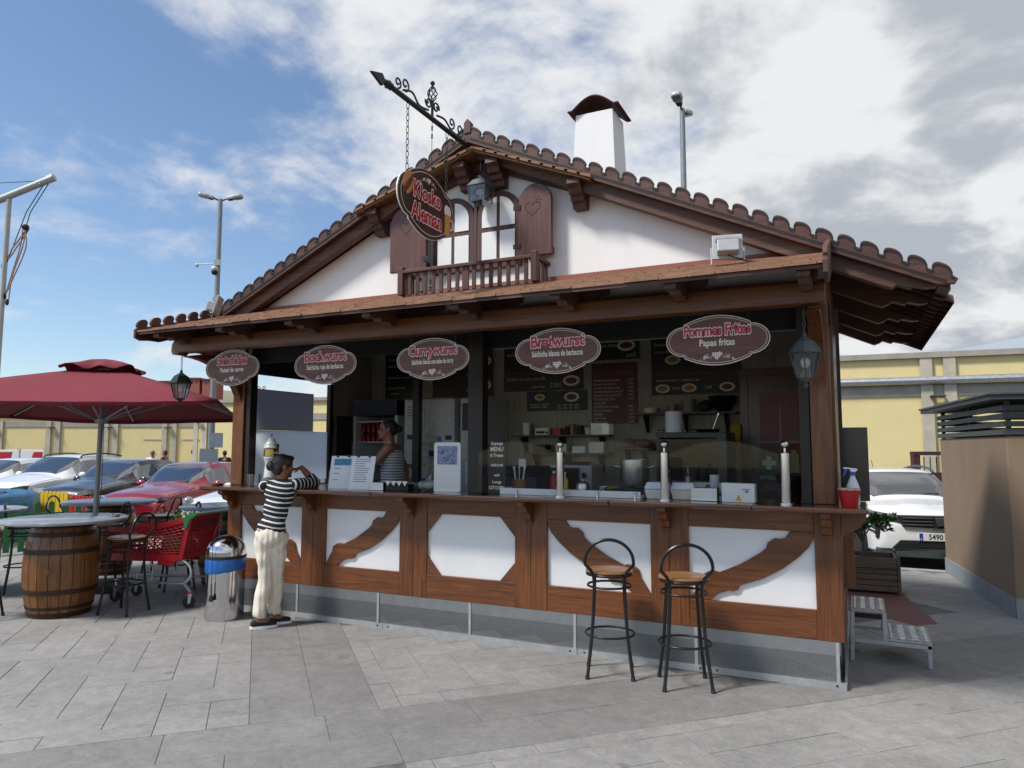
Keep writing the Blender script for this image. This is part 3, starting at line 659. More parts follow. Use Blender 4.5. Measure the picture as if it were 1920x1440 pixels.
# ------------------------------------------------------------------ hanging signs
def sign_poly(w_, h_, n=10):
    # waisted shield-oval: arched top and bottom, pointed rounded ends, notched shoulders
    q = []; a, b = w_ / 2, h_ / 2
    sx_, sz_ = .60 * a, .72 * b
    def quarter(sx, sz, rev):
        top = [(sx * sx_ * (k / n), sz * (b - (b - sz_) * (k / n) ** 2)) for k in range(n + 1)]
        notch = [(sx * (sx_ + .035 * a), sz * (sz_ - .03 * b))]
        x0, z0 = sx_ + .05 * a, .60 * b
        endc = [(sx * (x0 + (a - x0) * math.sin(t)), sz * z0 * math.cos(t)) for t in [math.pi / 2 * k / n for k in range(n + 1)]]
        r = top + notch + endc; return r[::-1] if rev else r
    q = quarter(1, 1, 0) + quarter(1, -1, 1)[1:] + quarter(-1, -1, 0)[1:] + quarter(-1, 1, 1)[1:-1]
    return q
def line_loop(mb, poly, o, xd, yd, nrm, wd):
    n = len(poly); o, xd, yd, nrm = Vector(o), Vector(xd), Vector(yd), Vector(nrm)
    P3 = [o + xd * p[0] + yd * p[1] for p in poly]
    for i in range(n):
        mb.bar(P3[i], P3[(i + 1) % n] + (P3[(i + 1) % n] - P3[i]).normalized() * wd * .3, wd, .002, nrm)
def heart_sprig(mb_h, mb_l, o, xd, yd, s):
    o, xd, yd = Vector(o), Vector(xd), Vector(yd); zd = xd.cross(yd)
    H = lambda x, y: o + xd * (x * s) + yd * (y * s)
    hp_ = [(16 * math.sin(t) ** 3 / 17, (13 * math.cos(t) - 5 * math.cos(2 * t) - 2 * math.cos(3 * t) - math.cos(4 * t)) / 17) for t in [2 * math.pi * k / 28 for k in range(28)]]
    # chequered heart
    for i in range(-5, 6):
        for j in range(-6, 6):
            c = ((i + .5) * .19, (j + .5) * .19)
            if inpoly(c, hp_) and not (i % 2 and j % 2):
                mb_h.add([H(c[0] + a, c[1] + b) for a, b in ((-.095, -.095), (.095, -.095), (.095, .095), (-.095, .095))], [(0, 1, 2, 3)])
    rnd = random.Random(5)
    for sg in (-1, 1):
        for k in range(26):
            t = rnd.random(); cx_, cy_ = sg * (1.2 + 2.1 * t), -.45 + .95 * (1 - abs(2 * t - .75)) * rnd.uniform(.1, 1) - .35 * t
            a0 = rnd.uniform(0, 3); r = rnd.uniform(.16, .26)
            mb_l.add([H(cx_ + r * math.cos(a0 + q) * (1 if i % 2 else .55), cy_ + r * math.sin(a0 + q) * (1 if i % 2 else .55)) for i, q in enumerate([k2 * math.pi / 4 for k2 in range(8)])], [tuple(range(8))])
    return zd
def chain(pts, name, parent, r=.009, L=.045, w_=.002, mat=None):
    a, b = Vector(pts[0]), Vector(pts[1]); n = max(2, int((b - a).length / (L * .8))); d = (b - a).normalized(); mb = MB()
    for i in range(n):
        c = a + (b - a) * ((i + .5) / n); sd = Vector((1, 0, 0)) if i % 2 else Vector((0, 1, 0))
        if abs(d.dot(sd)) > .9: sd = Vector((0, 0, 1))
        mb.tube([c + d * (L / 2 * math.cos(t)) + sd * (r * math.sin(t)) for t in [2 * math.pi * k / 10 for k in range(10)]], w_, 5, closed=True)
    return mb.obj(name, mat or M['iron'], parent)
SIGNS = [(-5.23, 2.455, 'Fleischkäse', 'Pastel de carne', .105, .062, 'leftmost oval wooden sign reading Fleischkäse, beside the left lantern'),
         (-4.10, 2.431, 'Bockwurst', 'Salchicha roja de barbacoa', .108, .062, 'oval wooden sign reading Bockwurst, hanging above the beer tap'),
         (-2.98, 2.424, 'Currywurst', 'Salchicha blanca con salsa de curry', .102, .055, 'oval wooden sign reading Currywurst, hanging at the middle of the awning beam'),
         (-1.875, 2.429, 'Bratwurst', 'Salchicha blanca de barbacoa', .11, .062, 'oval wooden sign reading Bratwurst, hanging above the steel pot'),
         (-.695, 2.436, 'Pommes Frites', 'Papas fritas', .095, .066, 'oval wooden sign reading Pommes Frites, nearest the right corner post')]
for x, z, a, b, s1, s2, lb in SIGNS:
    t_ = thing('hanging_sign', lb, 'sign', (x, -.70, z), 0, 'food signs hanging under the awning'); poly = sign_poly(.70, .35)
    MB().prism(poly, 'y', -.008, .008).obj('board', M['signwood'], t_, bevel=.002)
    bl = MB(); X_, Z_, N_ = (1, 0, 0), (0, 0, 1), (0, -1, 0)
    line_loop(bl, sign_poly(.69, .342), (0, -.0085, 0), X_, Z_, N_, .005); line_loop(bl, sign_poly(.655, .312), (0, -.0085, 0), X_, Z_, N_, .0028)
    bl.obj('border', M['cream'], t_)
    s1 *= 1.12; fit = .545 / (len(a) * s1 * .56); fx = min(.92, fit)
    MB().text(a, (0, -.0092, .035), X_, Z_, s1, .0095, fx).obj('title_outline', M['pinkline'], t_)
    MB().text(a, (0, -.0105, .035), X_, Z_, s1, .0030, fx).obj('title', M['redletter'], t_)
    fx = min(.80, .53 / (len(b) * s2 * .53))
    MB().text(b, (0, -.0092, -.038), X_, Z_, s2, .0016, fx).obj('subtitle', M['cream'], t_)
    mh, ml = MB(), MB(); heart_sprig(mh, ml, (0, -.0092, -.106), X_, Z_, .036); mh.obj('chequered_heart', M['pinkline'], t_); ml.obj('leaf_sprig', M['cream'], t_)
    for sx_ in (-1, 1): chain([(sx_ * .21, 0, .118), (sx_ * .21, 0, 2.632 - z)], 'chain', t_, .007, .036, .0018)
# wrought iron arm and the projecting sign
RXA, RZ_ = -2.95, 4.43
arm = thing('iron_sign_arm', 'black wrought iron arm with arrow tip and scrolls jutting from the gable peak', 'sign bracket', (RXA, VF - .02, RZ_))
MB().tube([(0, .0, 0), (0, -1.22, 0)], .022, 10).obj('rod', M['iron'], arm, smooth='auto')
MB().lathe([(.001, 0), (.03, .01), (.022, .03), (.035, .05), (.02, .08), (.024, .09), (.0, .10)], (0, -1.20, 0), 10, Matrix.Rotation(R(90), 3, 'X')).obj('collar', M['iron'], arm, smooth=True)
MB().prism([(-1.30, -.018), (-1.30, .018), (-1.33, .05), (-1.47, .0), (-1.33, -.05)], 'x', -.012, .012).obj('arrow_tip', M['iron'], arm, bevel=.006)
def spiral(c, r0, r1, a0, turns, n=26):
    return [(0, c[0] + (r0 + (r1 - r0) * k / n) * math.cos(a0 + turns * 2 * math.pi * k / n), c[1] + (r0 + (r1 - r0) * k / n) * math.sin(a0 + turns * 2 * math.pi * k / n)) for k in range(n + 1)]
sc_l = [(0, -.10, .03), (0, -.25, .06), (0, -.45, .16), (0, -.62, .06), (0, -.75, .03), (0, -.9, .06), (0, -1.02, .16)]
for c, r, a0 in (((-.16, .09), .06, -1.5), ((-.30, .10), .05, -1.5), ((-1.02, .11), .055, -1.5), ((-1.12, .08), .045, -1.5), ((-.56, .12), .05, 0), ((-.68, .12), .05, 3.1)):
    MB().tube(spiral(c, r, .012, a0, 1.2), .008, 6).obj('scroll', M['iron'], arm, smooth=True)
def cr(pts, n=8):
    pts = [Vector(p) for p in pts]; out_ = []
    for i in range(len(pts) - 1):
        p0, p1, p2, p3 = pts[max(0, i - 1)], pts[i], pts[i + 1], pts[min(len(pts) - 1, i + 2)]
        for k in range(n):
            t = k / n; out_.append(.5 * ((2 * p1) + (p2 - p0) * t + (2 * p0 - 5 * p1 + 4 * p2 - p3) * t * t + (3 * p1 - 3 * p2 + p3 - p0) * t ** 3))
    return out_ + [pts[-1]]
for q in ([(0, -.16, .03), (0, -.30, .03), (0, -.42, .08), (0, -.55, .06)], [(0, -.68, .05), (0, -.82, .03), (0, -.92, .09), (0, -1.05, .05)]): MB().tube(cr(q), .009, 6).obj('scroll', M['iron'], arm, smooth=True)
MB().tube([(0, -.62, .02), (0, -.62, .14)], .012, 8).obj('finial_stem', M['iron'], arm)
for k in range(6):
    a0 = k * math.pi / 3
    MB().tube([(.04 * math.sin(math.pi * t) * math.cos(a0 + 3 * t), -.62 + .04 * math.sin(math.pi * t) * math.sin(a0 + 3 * t), .14 + .15 * t) for t in [i / 10 for i in range(11)]], .005, 5).obj('finial_basket', M['iron'], arm, smooth=True)
MB().ell((0, -.62, .31), .02, 8).obj('finial_ball', M['iron'], arm, smooth=True)
# sign board hangs below the arm in the plane x = RXA
SY, SZ = -.86, 3.675
ks = thing('projecting_sign', 'dark oval projecting sign reading Kiosko Aleman, hung on chains from the iron arm', 'sign', (RXA, SY, SZ), R(90))
XD, ZD = (1, 0, 0), (0, 0, 1)      # local x points along +Y of the world, the visible face looks along local -y (world +X)
poly = sign_poly(.86, .56)
MB().prism(poly, 'y', -.012, .012).obj('board', M['signdark'], ks, bevel=.002)
MB().prism([(x * 1.012, z * 1.015) for x, z in poly], 'y', -.005, .005).obj('edge_band', M['white'], ks)
bl = MB(); line_loop(bl, sign_poly(.79, .505), (0, -.0125, 0), XD, ZD, (0, -1, 0), .005); bl.obj('border', M['cream'], ks)
for k, (tx, z, s_, xo) in enumerate((('Kiosko', .012, .185, -.015), ('Aleman', -.165, .185, -.02))):
    MB().text(tx, (xo, -.0135, z), XD, ZD, s_, .013, .80).obj('lettering_outline', M['pinkline'], ks)
    MB().text(tx, (xo, -.0150, z), XD, ZD, s_, .0045, .80).obj('lettering', M['red'], ks)
mh, ml = MB(), MB(); heart_sprig(mh, ml, (.0, -.0135, .195), XD, ZD, .034); mh.obj('chequered_heart', M['cream'], ks); ml.obj('leaf_sprig', M['cream'], ks)
bun = plain('printed_bun', '#b97a3c', .5, var=.25, ns=30); saus = plain('printed_sausage', '#5d2a1c', .45, var=.3, ns=40)
RM = Matrix.Rotation(R(-52), 3, 'Y')
MB().ell((-.315, -.013, .115), (.095, .004, .042), 10, RM).obj('printed_bun', bun, ks); MB().ell((-.27, -.014, .06), (.085, .004, .030), 10, RM).obj('printed_bun', bun, ks)
MB().ell((-.30, -.016, .075), (.125, .004, .026), 10, RM).obj('printed_sausage', saus, ks)
beer = plain('printed_beer', '#c98a35', .4, var=.2, ns=40)
MB().prism([(.255, -.185), (.335, -.175), (.35, .0), (.255, -.0)], 'y', -.0165, -.0125).obj('printed_beer', beer, ks)
MB().prism([(.25, .0), (.352, .0), (.35, .05), (.33, .075), (.27, .08), (.248, .05)], 'y', -.017, -.0125).obj('printed_foam', M['cream'], ks)
MB().tube([(.345, -.015, -.03), (.385, -.015, -.045), (.39, -.015, -.10), (.345, -.015, -.125)], .008, 6).obj('printed_handle', M['cream'], ks)
for yy in (-.30, .30): chain([(yy, 0, .19), (yy, 0, RZ_ - SZ - .02)], 'chain', ks, .012, .06, .003)
pc = thing('pull_chain', 'long thin pull chain hanging from the iron arm down past the balcony', 'chain', (RXA, -.80, RZ_ - .02))
MB().tube([(0, 0, 0), (.0, -.0, -.5), (0, -.0, -1.35)], .0025, 5).obj('wire', M['iron'], pc)
for z in (-.06, -.13, -1.36, -1.42): MB().lathe([(.001, -.025), (.009, -.012), (.005, 0), (.009, .012), (.001, .025)], (0, 0, z), 8).obj('bead', M['iron'], pc)

# ------------------------------------------------------------------ lanterns and floodlights
def lantern(loc, h, r, label, metal, n=6, chain_h=.2, diamonds=False):
    t_ = thing('lantern', label, 'lantern', loc)
    # origin: underside tip
    MB().lathe([(.001, 0), (r * .1, h * .02), (r * .16, h * .05), (r * .07, h * .09), (r * .42, h * .15), (r * .5, h * .18)], n=n).obj('base', metal, t_)
    gl = [(r * .5, h * .18), (r * .86, h * .58)]
    if diamonds: gl = [(r * .82, h * .12), (r * .92, h * .60)]
    MB().lathe(gl, n=n).obj('glass', M['lglass'], t_)
    for k in range(n):
        a0 = 2 * math.pi * k / n; MB().tube([(gl[0][0] * 1.03 * math.cos(a0), gl[0][0] * 1.03 * math.sin(a0), gl[0][1]), (gl[1][0] * 1.03 * math.cos(a0), gl[1][0] * 1.03 * math.sin(a0), gl[1][1])], r * .05, 5).obj('glazing_bar', metal, t_)
        if diamonds:
            a1 = 2 * math.pi * (k + 1) / n; p = lambda u, v: Vector((0, 0, gl[0][1] + (gl[1][1] - gl[0][1]) * v)) + (Vector((math.cos(a0), math.sin(a0), 0)) * (1 - u) + Vector((math.cos(a1), math.sin(a1), 0)) * u) * (gl[0][0] + (gl[1][0] - gl[0][0]) * v) * 1.02
            dm = MB()
            for q in ([p(.5, .75), p(.7, .5), p(.5, .25), p(.3, .5), p(.5, .75)], [p(.5, 1), p(.5, .75)], [p(.5, .25), p(.5, 0)], [p(0, .5), p(.3, .5)], [p(.7, .5), p(1, .5)]): dm.tube(q, r * .022, 4)
            dm.obj('leading', metal, t_)
    MB().lathe([(r * .84, h * .58), (r * 1.08, h * .60), (r * 1.0, h * .63), (r * .8, h * .72), (r * .62, h * .80), (r * .3, h * .86), (r * .12, h * .90), (r * .14, h * .94), (r * .05, h * .97), (.001, h)], n=n).obj('cap', metal, t_)
    MB().ell((0, 0, h * .44), (r * .3, r * .3, h * .10), 8).obj('bulb', M['white'], t_, smooth=True)
    if chain_h: chain([(0, 0, h * .97), (0, 0, h + chain_h)], 'chain', t_, .008, .04, .0025, metal)
    return t_
M['greym'] = plain('weathered_grey_metal', '#4e5557', .55, .2, var=.2, ns=14)
lantern((-5.95, -.68, 2.12), .36, .105, 'black hexagonal lantern on a chain at the left end of the beam', M['blackm'], 6, .14)
lantern((-.14, -.66, 2.09), .38, .102, 'large grey glazed lantern hanging by the right corner post', M['greym'], 8, .16)
wl_ = lantern((-2.83, -.16, 3.86), .30, .125, 'square leaded wall lantern mounted above the attic window', M['greym'], 4, 0, True); wl_.rotation_euler = (0, 0, R(45))
wb = MB().bx(-.07, .07, .16, .205, .20, .50).obj('wall_plate', M['dkz'], None); wb.parent = wl_; wb.rotation_euler = (0, 0, R(-45))
wa = MB().tube([(0, .17, .42), (0, .05, .45), (0, 0, .40), (0, 0, .29)], .012, 8).obj('bracket_arm', M['blackm'], wl_, smooth=True); wa.rotation_euler = (0, 0, R(-45))
M['floodg'] = plain('light_grey_casting', '#a9adae', .5, .2, var=.1)
def flood(loc, rz, tilt, label):
    t_ = thing('floodlight', label, 'floodlight', loc, rz, 'floodlights on the awning')
    Mt = Matrix.Rotation(tilt, 3, 'X')
    MB().box(Mt @ Vector((0, 0, 0)) + Vector((0, 0, .13)), (.21, .022, .19), Mt).obj('face_frame', M['floodg'], t_, bevel=.004)
    MB().box(Mt @ Vector((0, -.05, -.025)) + Vector((0, 0, .13)), (.15, .08, .09), Mt).obj('driver_box', M['floodg'], t_, bevel=.008)
    for k in range(11): MB().box(Mt @ Vector((-.08 + .016 * k, -.03, .055)) + Vector((0, 0, .13)), (.004, .04, .04), Mt).obj('cooling_fin', M['floodg'], t_)
    for s_ in (-1, 1): MB().tube([(s_ * .112, 0, .13), (s_ * .112, -.03, .0)], .006, 6).obj('bracket_leg', M['floodg'], t_)
    MB().tube([(-.0, -.05, .06), (.05, -.08, .03), (.12, -.03, .015), (.3, .05, .02)], .005, 6).obj('cable', M['rubber'], t_)
    return t_
flood((-.64, -.50, azt(-.5) + .006), R(12), R(-12), 'grey floodlight standing on the right part of the shingled awning')
flood((-5.62, -.55, azt(-.55) + .006), R(-55), R(-14), 'grey floodlight standing on the left end of the shingled awning')

# ------------------------------------------------------------------ bar stools
def make_stool(name='bar_stool'):
    t_ = thing(name, 'x', 'stool'); sh = .76
    MB().lathe([(.001, sh - .012), (.165, sh - .012), (.18, sh), (.18, sh + .008), (.165, sh + .016), (.10, sh + .010), (.001, sh + .008)], n=28).obj('seat', M['seatwood'], t_, smooth='auto')
    MB().tube([(.17 * math.cos(k * math.pi / 12), .17 * math.sin(k * math.pi / 12), sh - .018) for k in range(24)], .011, 6, closed=True).obj('seat_ring', M['blackm'], t_, smooth=True)
    for k, a in enumerate((45, 135, 225, 315)):
        c, s_ = math.cos(R(a)), math.sin(R(a))
        if k < 2: MB().tube(cr([(.155 * c, .155 * s_, sh - .02), (.165 * c, .165 * s_, .55), (.19 * c, .19 * s_, .28), (.235 * c, .235 * s_, .015)], 5), .0125, 8).obj('leg', M['blackm'], t_, smooth='auto')
        MB().cyl((.236 * c, .236 * s_, .0), (.233 * c, .233 * s_, .03), .017, .015, 8).obj('rubber_foot', M['rubber'], t_)
    back = []
    for s_ in (-1,):
        L_ = [(-.235 * S2, -.235 * S2, .015), (-.19 * S2, -.19 * S2, .28), (-.165 * S2, -.165 * S2, .55), (-.165 * S2, -.175 * S2, .74), (-.172, -.165, .825)]
        arcp = [(-.178 * math.cos(q), -.19 - .02 * math.sin(q), .855 + .165 * math.sin(q)) for q in [math.pi * k / 12 for k in range(13)]]
        Rr = [(-x, y, z) for x, y, z in L_[::-1]]
        back = cr(L_ + arcp + Rr, 3)
    MB().tube(back, .0125, 8).obj('back_hoop', M['blackm'], t_, smooth='auto', label='hoop back that runs down into the rear legs')
    for r, z in ((.165, .655), (.185, .30)): MB().tube([(r * math.cos(k * math.pi / 14), r * math.sin(k * math.pi / 14), z) for k in range(28)], .009, 6, closed=True).obj('foot_ring', M['blackm'], t_, smooth=True)
    return t_
st0 = make_stool(); st0['group'] = 'bar stools round the kiosk'
ST = [((-1.60, -.34), R(18), 'left one of the two bar stools in front of the kiosk counter'),
      ((-1.03, -.36), R(20), 'right one of the two bar stools in front of the kiosk counter'),
      ((-6.72, -.62), R(105), 'bar stool standing in front of the red shopping trolley'),
      ((-7.78, -1.46), R(-70), 'bar stool cut by the left edge, left of the near barrel table'),
      ((-8.82, -.41), R(-30), 'bar stool between the green fence and the near barrel table'),
      ((-8.05, .10), R(160), 'bar stool behind the near barrel table beside the parasol pole'),
      ((-8.45, 1.16), R(120), 'bar stool with its seat showing between the trolley and the red car'),
      ((-9.72, .68), R(-60), 'bar stool whose hoop shows left of the second barrel table'),
      ((-7.30, .50), R(150), 'bar stool behind the handle end of the trolley')]
for i, ((x, y), rz, lb) in enumerate(ST):
    o = st0 if i == 0 else dup(st0)
    o.location = (x, y, 0); o.rotation_euler = (0, 0, rz); o['label'] = lb

# ------------------------------------------------------------------ barrel tables
M['barrel'] = wood('oak_barrel_stave', '#5c3011', '#a06a2c', 'z', .4, s=.8, coat=.25, worn='#a0702f')
M['hoop'] = plain('rusty_iron_hoop', '#3a2519', .55, .3, var=.35, ns=14, dirt=('#8a8078', 24, .68))
def make_barrel():
    t_ = thing('barrel_table', 'x', 'barrel table'); Hh = .93; n = 20
    def rad(z): u = (z / Hh - .5) * 2; return .345 - .072 * u * u
    for k in range(n):
        a0, a1 = 2 * math.pi * k / n + .008, 2 * math.pi * (k + 1) / n - .008; mb = MB(); m_ = 10; vs = []
        for i in range(m_ + 1):
            z = Hh * i / m_; r = rad(z)
            for a, rr in ((a0, r - .003), ((a0 + a1) / 2, r), (a1, r - .003), (a1, r - .028), (a0, r - .028)): vs.append((rr * math.cos(a), rr * math.sin(a), z))
        fs = [(i * 5 + j, i * 5 + (j + 1) % 5, (i + 1) * 5 + (j + 1) % 5, (i + 1) * 5 + j) for i in range(m_) for j in range(5)] + [(0, 1, 2, 3, 4), tuple(m_ * 5 + j for j in range(5))]
        mb.add(vs, fs).obj('stave', M['barrel'], t_, smooth='auto')
    MB().lathe([(.001, 0), (.26, 0), (.26, .01), (.001, .01)], (0, 0, .02), 20).obj('barrel_head', M['barrel'], t_)
    for z0, z1 in ((.012, .052), (.085, .115), (.235, .285), (.63, .68), (.80, .845), (.885, .928)):
        MB().lathe([(rad(z0) - .004, z0), (rad(z0) + .004, z0), (rad(z1) + .004, z1), (rad(z1) - .004, z1)], n=40).obj('iron_hoop', M['hoop'], t_, smooth='auto')
    b = MB().lathe([(.001, 0), (.024, 0), (.024, .006), (.015, .010), (.001, .010)], (-.0, -.342, .46), 14, Matrix.Rotation(R(90), 3, 'X')).obj('bung', M['barrel'], t_)
    MB().lathe([(.001, Hh + .004), (.575, Hh + .004), (.585, Hh + .012), (.585, Hh + .030), (.575, Hh + .036), (.001, Hh + .036)], n=56).obj('table_top', M['tableglass'], t_, smooth='auto')
    return t_
b0 = make_barrel(); b0['group'] = 'barrel tables on the terrace'
for i, ((x, y), rz, lb) in enumerate([((-7.28, -.93), R(38), 'nearest oak barrel table with round grey top, at the left edge'), ((-9.1, .86), 1.1, 'barrel table behind the parasol pole, in front of the red car'),
                                      ((-9.30, -.78), 2.0, 'barrel table beyond the green fence side, cut by the left edge'), ((-7.05, 1.02), 2.9, 'barrel table half hidden behind the kiosk corner post')]):
    o = b0 if i == 0 else dup(b0)
    o.location = (x, y, 0); o.rotation_euler = (0, 0, rz); o['label'] = lb
at_ = thing('ashtray', 'small round steel ashtray on the nearest barrel table', 'ashtray', (-6.93, -.62, .967))
MB().lathe([(.001, 0), (.048, 0), (.055, .03), (.05, .03), (.044, .006), (.001, .006)], n=20).obj('bowl', M['brushed'], at_, smooth='auto')

# ------------------------------------------------------------------ parasol
UB = Vector((-8.20, .03, 0))
um = thing('parasol', 'large square burgundy parasol on a grey pole over the barrel tables', 'parasol', UB, YAW + R(14.5))
M['burg'] = plain('burgundy_canvas', '#75202f', .8, var=.12, ns=3, bmp=.05)
MB().tube([(0, 0, .04), (0, 0, 2.66)], .03, 14).obj('pole', plain('grey_pole', '#8b8f92', .45, .4), um, smooth='auto')
MB().box((0, 0, .035), (.75, .75, .07)).obj('base_plate', M['rubber'], um, bevel=.01)
HS_, ZC, ZH = 1.55, 2.69, 2.17
mb = MB(); nS = 12; vs = []; fs = []
for q in range(4):
    c0 = Vector((math.cos(R(45 + 90 * q)), math.sin(R(45 + 90 * q)), 0)) * HS_ * 2 ** .5; c1 = Vector((math.cos(R(135 + 90 * q)), math.sin(R(135 + 90 * q)), 0)) * HS_ * 2 ** .5
    b = len(vs)
    for i in range(nS + 1):
        u = .13 + .87 * i / nS
        for j in range(nS + 1):
            v = j / nS; p = (c0 * (1 - v) + c1 * v) * u; sag = math.sin(math.pi * v) * .055 * u * u
            wr = .012 * math.sin(v * 9 + q * 2 + u * 5) * u + .006 * math.sin(v * 31 + u * 7)
            vs.append((p.x, p.y, ZC - (ZC - ZH) * u - sag + wr * .5 + .05 * u * (1 - u)))
    fs += [(b + i * (nS + 1) + j, b + i * (nS + 1) + j + 1, b + (i + 1) * (nS + 1) + j + 1, b + (i + 1) * (nS + 1) + j) for i in range(nS) for j in range(nS)]
    # valance hem
    b2 = len(vs)
    for j in range(nS + 1): x, y, z = vs[b + nS * (nS + 1) + j]; vs.append((x, y, z - .045))
    fs += [(b + nS * (nS + 1) + j, b + nS * (nS + 1) + j + 1, b2 + j + 1, b2 + j) for j in range(nS)]
um.rotation_euler.rotate_axis('X', R(-1.6))
cn = mb.add(vs, fs).obj('canopy', M['burg'], um, smooth='auto')
sd_ = cn.modifiers.new('thickness', 'SOLIDIFY'); sd_.thickness = .004
mb = MB(); vs = [(0, 0, ZC + .10)]; fs = []
nv = 48
for i, (u, dz) in enumerate(((.08, .075), (.17, .025), (.26, -.035))):
    for k in range(nv):
        a = 2 * math.pi * k / nv; sq = min(1 / max(abs(math.cos(a)), 1e-6), 1 / max(abs(math.sin(a)), 1e-6)); sq = min(sq, 1.36)
        vs.append((HS_ * u * sq * math.cos(a), HS_ * u * sq * math.sin(a), ZC + dz + .013 * math.sin(a * 9 + i) * i - .03 * (1 - abs(math.sin(2 * a))) * (i == 2)))
for k in range(nv): fs.append((0, 1 + k, 1 + (k + 1) % nv))
for i in range(2): fs += [(1 + i * nv + k, 1 + i * nv + (k + 1) % nv, 1 + (i + 1) * nv + (k + 1) % nv, 1 + (i + 1) * nv + k) for k in range(nv)]
vt = mb.add(vs, fs).obj('vent_cap', M['burg'], um, smooth=True); vt.modifiers.new('thickness', 'SOLIDIFY').thickness = .004
for k in range(8):
    a = R(45 * k); rr = HS_ * (2 ** .5 if k % 2 else 1) * .97; e = Vector((rr * math.cos(a), rr * math.sin(a), ZH - .0 - (.06 if k % 2 == 0 else 0)))
    MB().tube([(0, 0, ZC - .02), tuple(e)], .010, 6).obj('rib', M['alu'], um); MB().tube([(.03 * math.cos(a), .03 * math.sin(a), 2.02), (e.x * .55, e.y * .55, ZC - .02 - (ZC - ZH) * .56)], .009, 6).obj('strut', M['alu'], um)
MB().lathe([(.03, -.03), (.07, -.02), (.07, .02), (.03, .03)], (0, 0, 2.02), 16).obj('runner_hub', M['alu'], um)
MB().tube([(.04, -.02, 2.0), (.06, -.04, 1.2), (.035, -.02, .95)], .004, 5).obj('pull_cord', M['iron'], um)

# ------------------------------------------------------------------ shopping trolley (points along world -X)
tr = thing('shopping_trolley', 'red plastic shopping trolley with green handle beside the near barrel table', 'trolley', (-6.86, -.06, 0), R(12))
tred = plain('trolley_red', '#a3141f', .42, var=.12)
# basket side outlines in x,z: rear (handle) end at +x
TLr, BLr = (.53, .96), (.40, .50); TLf, BLf = (-.60, .80), (-.55, .47)
def bil(u, v):      # u 0 front .. 1 rear, v 0 bottom .. 1 top
    bx_ = (BLf[0] + (BLr[0] - BLf[0]) * u, BLf[1] + (BLr[1] - BLf[1]) * u); tx_ = (TLf[0] + (TLr[0] - TLf[0]) * u, TLf[1] + (TLr[1] - TLf[1]) * u - .05 * math.sin(math.pi * u))
    return (bx_[0] + (tx_[0] - bx_[0]) * v, bx_[1] + (tx_[1] - bx_[1]) * v)
def wid(u, v): return (.17 + .10 * u) * (.86 + .14 * v)
def hexpanel(f, nu, nv_, name, u0=.04, u1=.96, v0=.16, v1=.90):
    mb = MB(); du = (u1 - u0) / nu; dv = (v1 - v0) / nv_
    for j in range(nv_ + 1):
        for i in range(nu):
            s_ = .5 * (j % 2); ua = u0 + (i + s_) * du; pts = [(ua, v0 + j * dv), (ua + du * .28, v0 + j * dv - dv * .32), (ua + du * .72, v0 + j * dv - dv * .32), (ua + du, v0 + j * dv)]
            pts = [(min(u1, max(u0, a)), min(v1, max(v0, b))) for a, b in pts]
            mb.tube([f(*q) for q in pts], .006, 4, caps=False)
            if j < nv_: mb.tube([f(*pts[0]), f(min(u1, max(u0, ua + 0)), min(v1, v0 + (j + .68) * dv))], .006, 4, caps=False)
    return stuff(mb.obj(name, tred, tr))
def strip(f, pts, wd, name, par=tr, m=None, th=.012):
    mb = MB(); 
    for a, b in zip(pts[:-1], pts[1:]): mb.bar(f(*a), f(*b), th, wd, (0, 0, 1))
    return mb.obj(name, m or tred, par, bevel=.003)
for sg in (-1, 1):
    f = lambda u, v, sg=sg: Vector((bil(u, v)[0], sg * wid(u, v), bil(u, v)[1]))
    hexpanel(f, 15, 9, 'lattice_side')
    strip(f, [(k / 8, .96) for k in range(9)], .055, 'top_rim'); strip(f, [(0, .03), (.5, .03), (1, .03)], .075, 'bottom_rim')
    strip(f, [(.0, .02), (.0, .98)], .02, 'corner_rib'); MB().bar(f(1.0, .0), f(1.0, 1.0), .02, .055, (1, 0, 0)).obj('corner_rib', tred, tr, bevel=.004)
    MB().box(f(.80, -.06), (.20, .014, .09)).obj('side_skirt', tred, tr, bevel=.004)
f = lambda u, v: Vector((bil(0, v)[0], (u * 2 - 1) * wid(0, v), bil(0, v)[1])); hexpanel(f, 7, 9, 'lattice_front', .02, .98)
mb = MB(); mb.add([(bil(0, 0)[0], -wid(0, 0), bil(0, 0)[1]), (bil(0, 0)[0], wid(0, 0), bil(0, 0)[1]), (bil(1, 0)[0], wid(1, 0), bil(1, 0)[1]), (bil(1, 0)[0], -wid(1, 0), bil(1, 0)[1])], [(0, 1, 2, 3)]); mb.obj('basket_floor', tred, tr)
f = lambda u, v: Vector((bil(1, v)[0] + .006, (u * 2 - 1) * wid(1, v), bil(1, v)[1]))
MB().add([f(.06, .62), f(.94, .62), f(.94, .95), f(.06, .95)], [(0, 1, 2, 3)]).obj('rear_flap', tred, tr)
for u in (.16, .54): MB().add([f(u, .70) + Vector((.003, 0, 0)), f(u + .30, .70) + Vector((.003, 0, 0)), f(u + .30, .88) + Vector((.003, 0, 0)), f(u + .15, .92) + Vector((.003, 0, 0)), f(u, .88) + Vector((.003, 0, 0))], [(0, 1, 2, 3, 4)]).obj('leg_hole_flap', plain('dark_red_plastic', '#7d1019', .5), tr)
gr = MB()
for i in range(15): gr.tube([f(.06 + .88 * i / 14, .10), f(.06 + .88 * i / 14, .62)], .006, 4)
for j in range(14): gr.tube([f(.06, .10 + .52 * j / 13), f(.94, .10 + .52 * j / 13)], .006, 4)
stuff(gr.obj('rear_grid', tred, tr))
for v in (.05, .98): MB().bar(f(.02, v), f(.98, v), .02, .06).obj('rear_rail', tred, tr, bevel=.004)
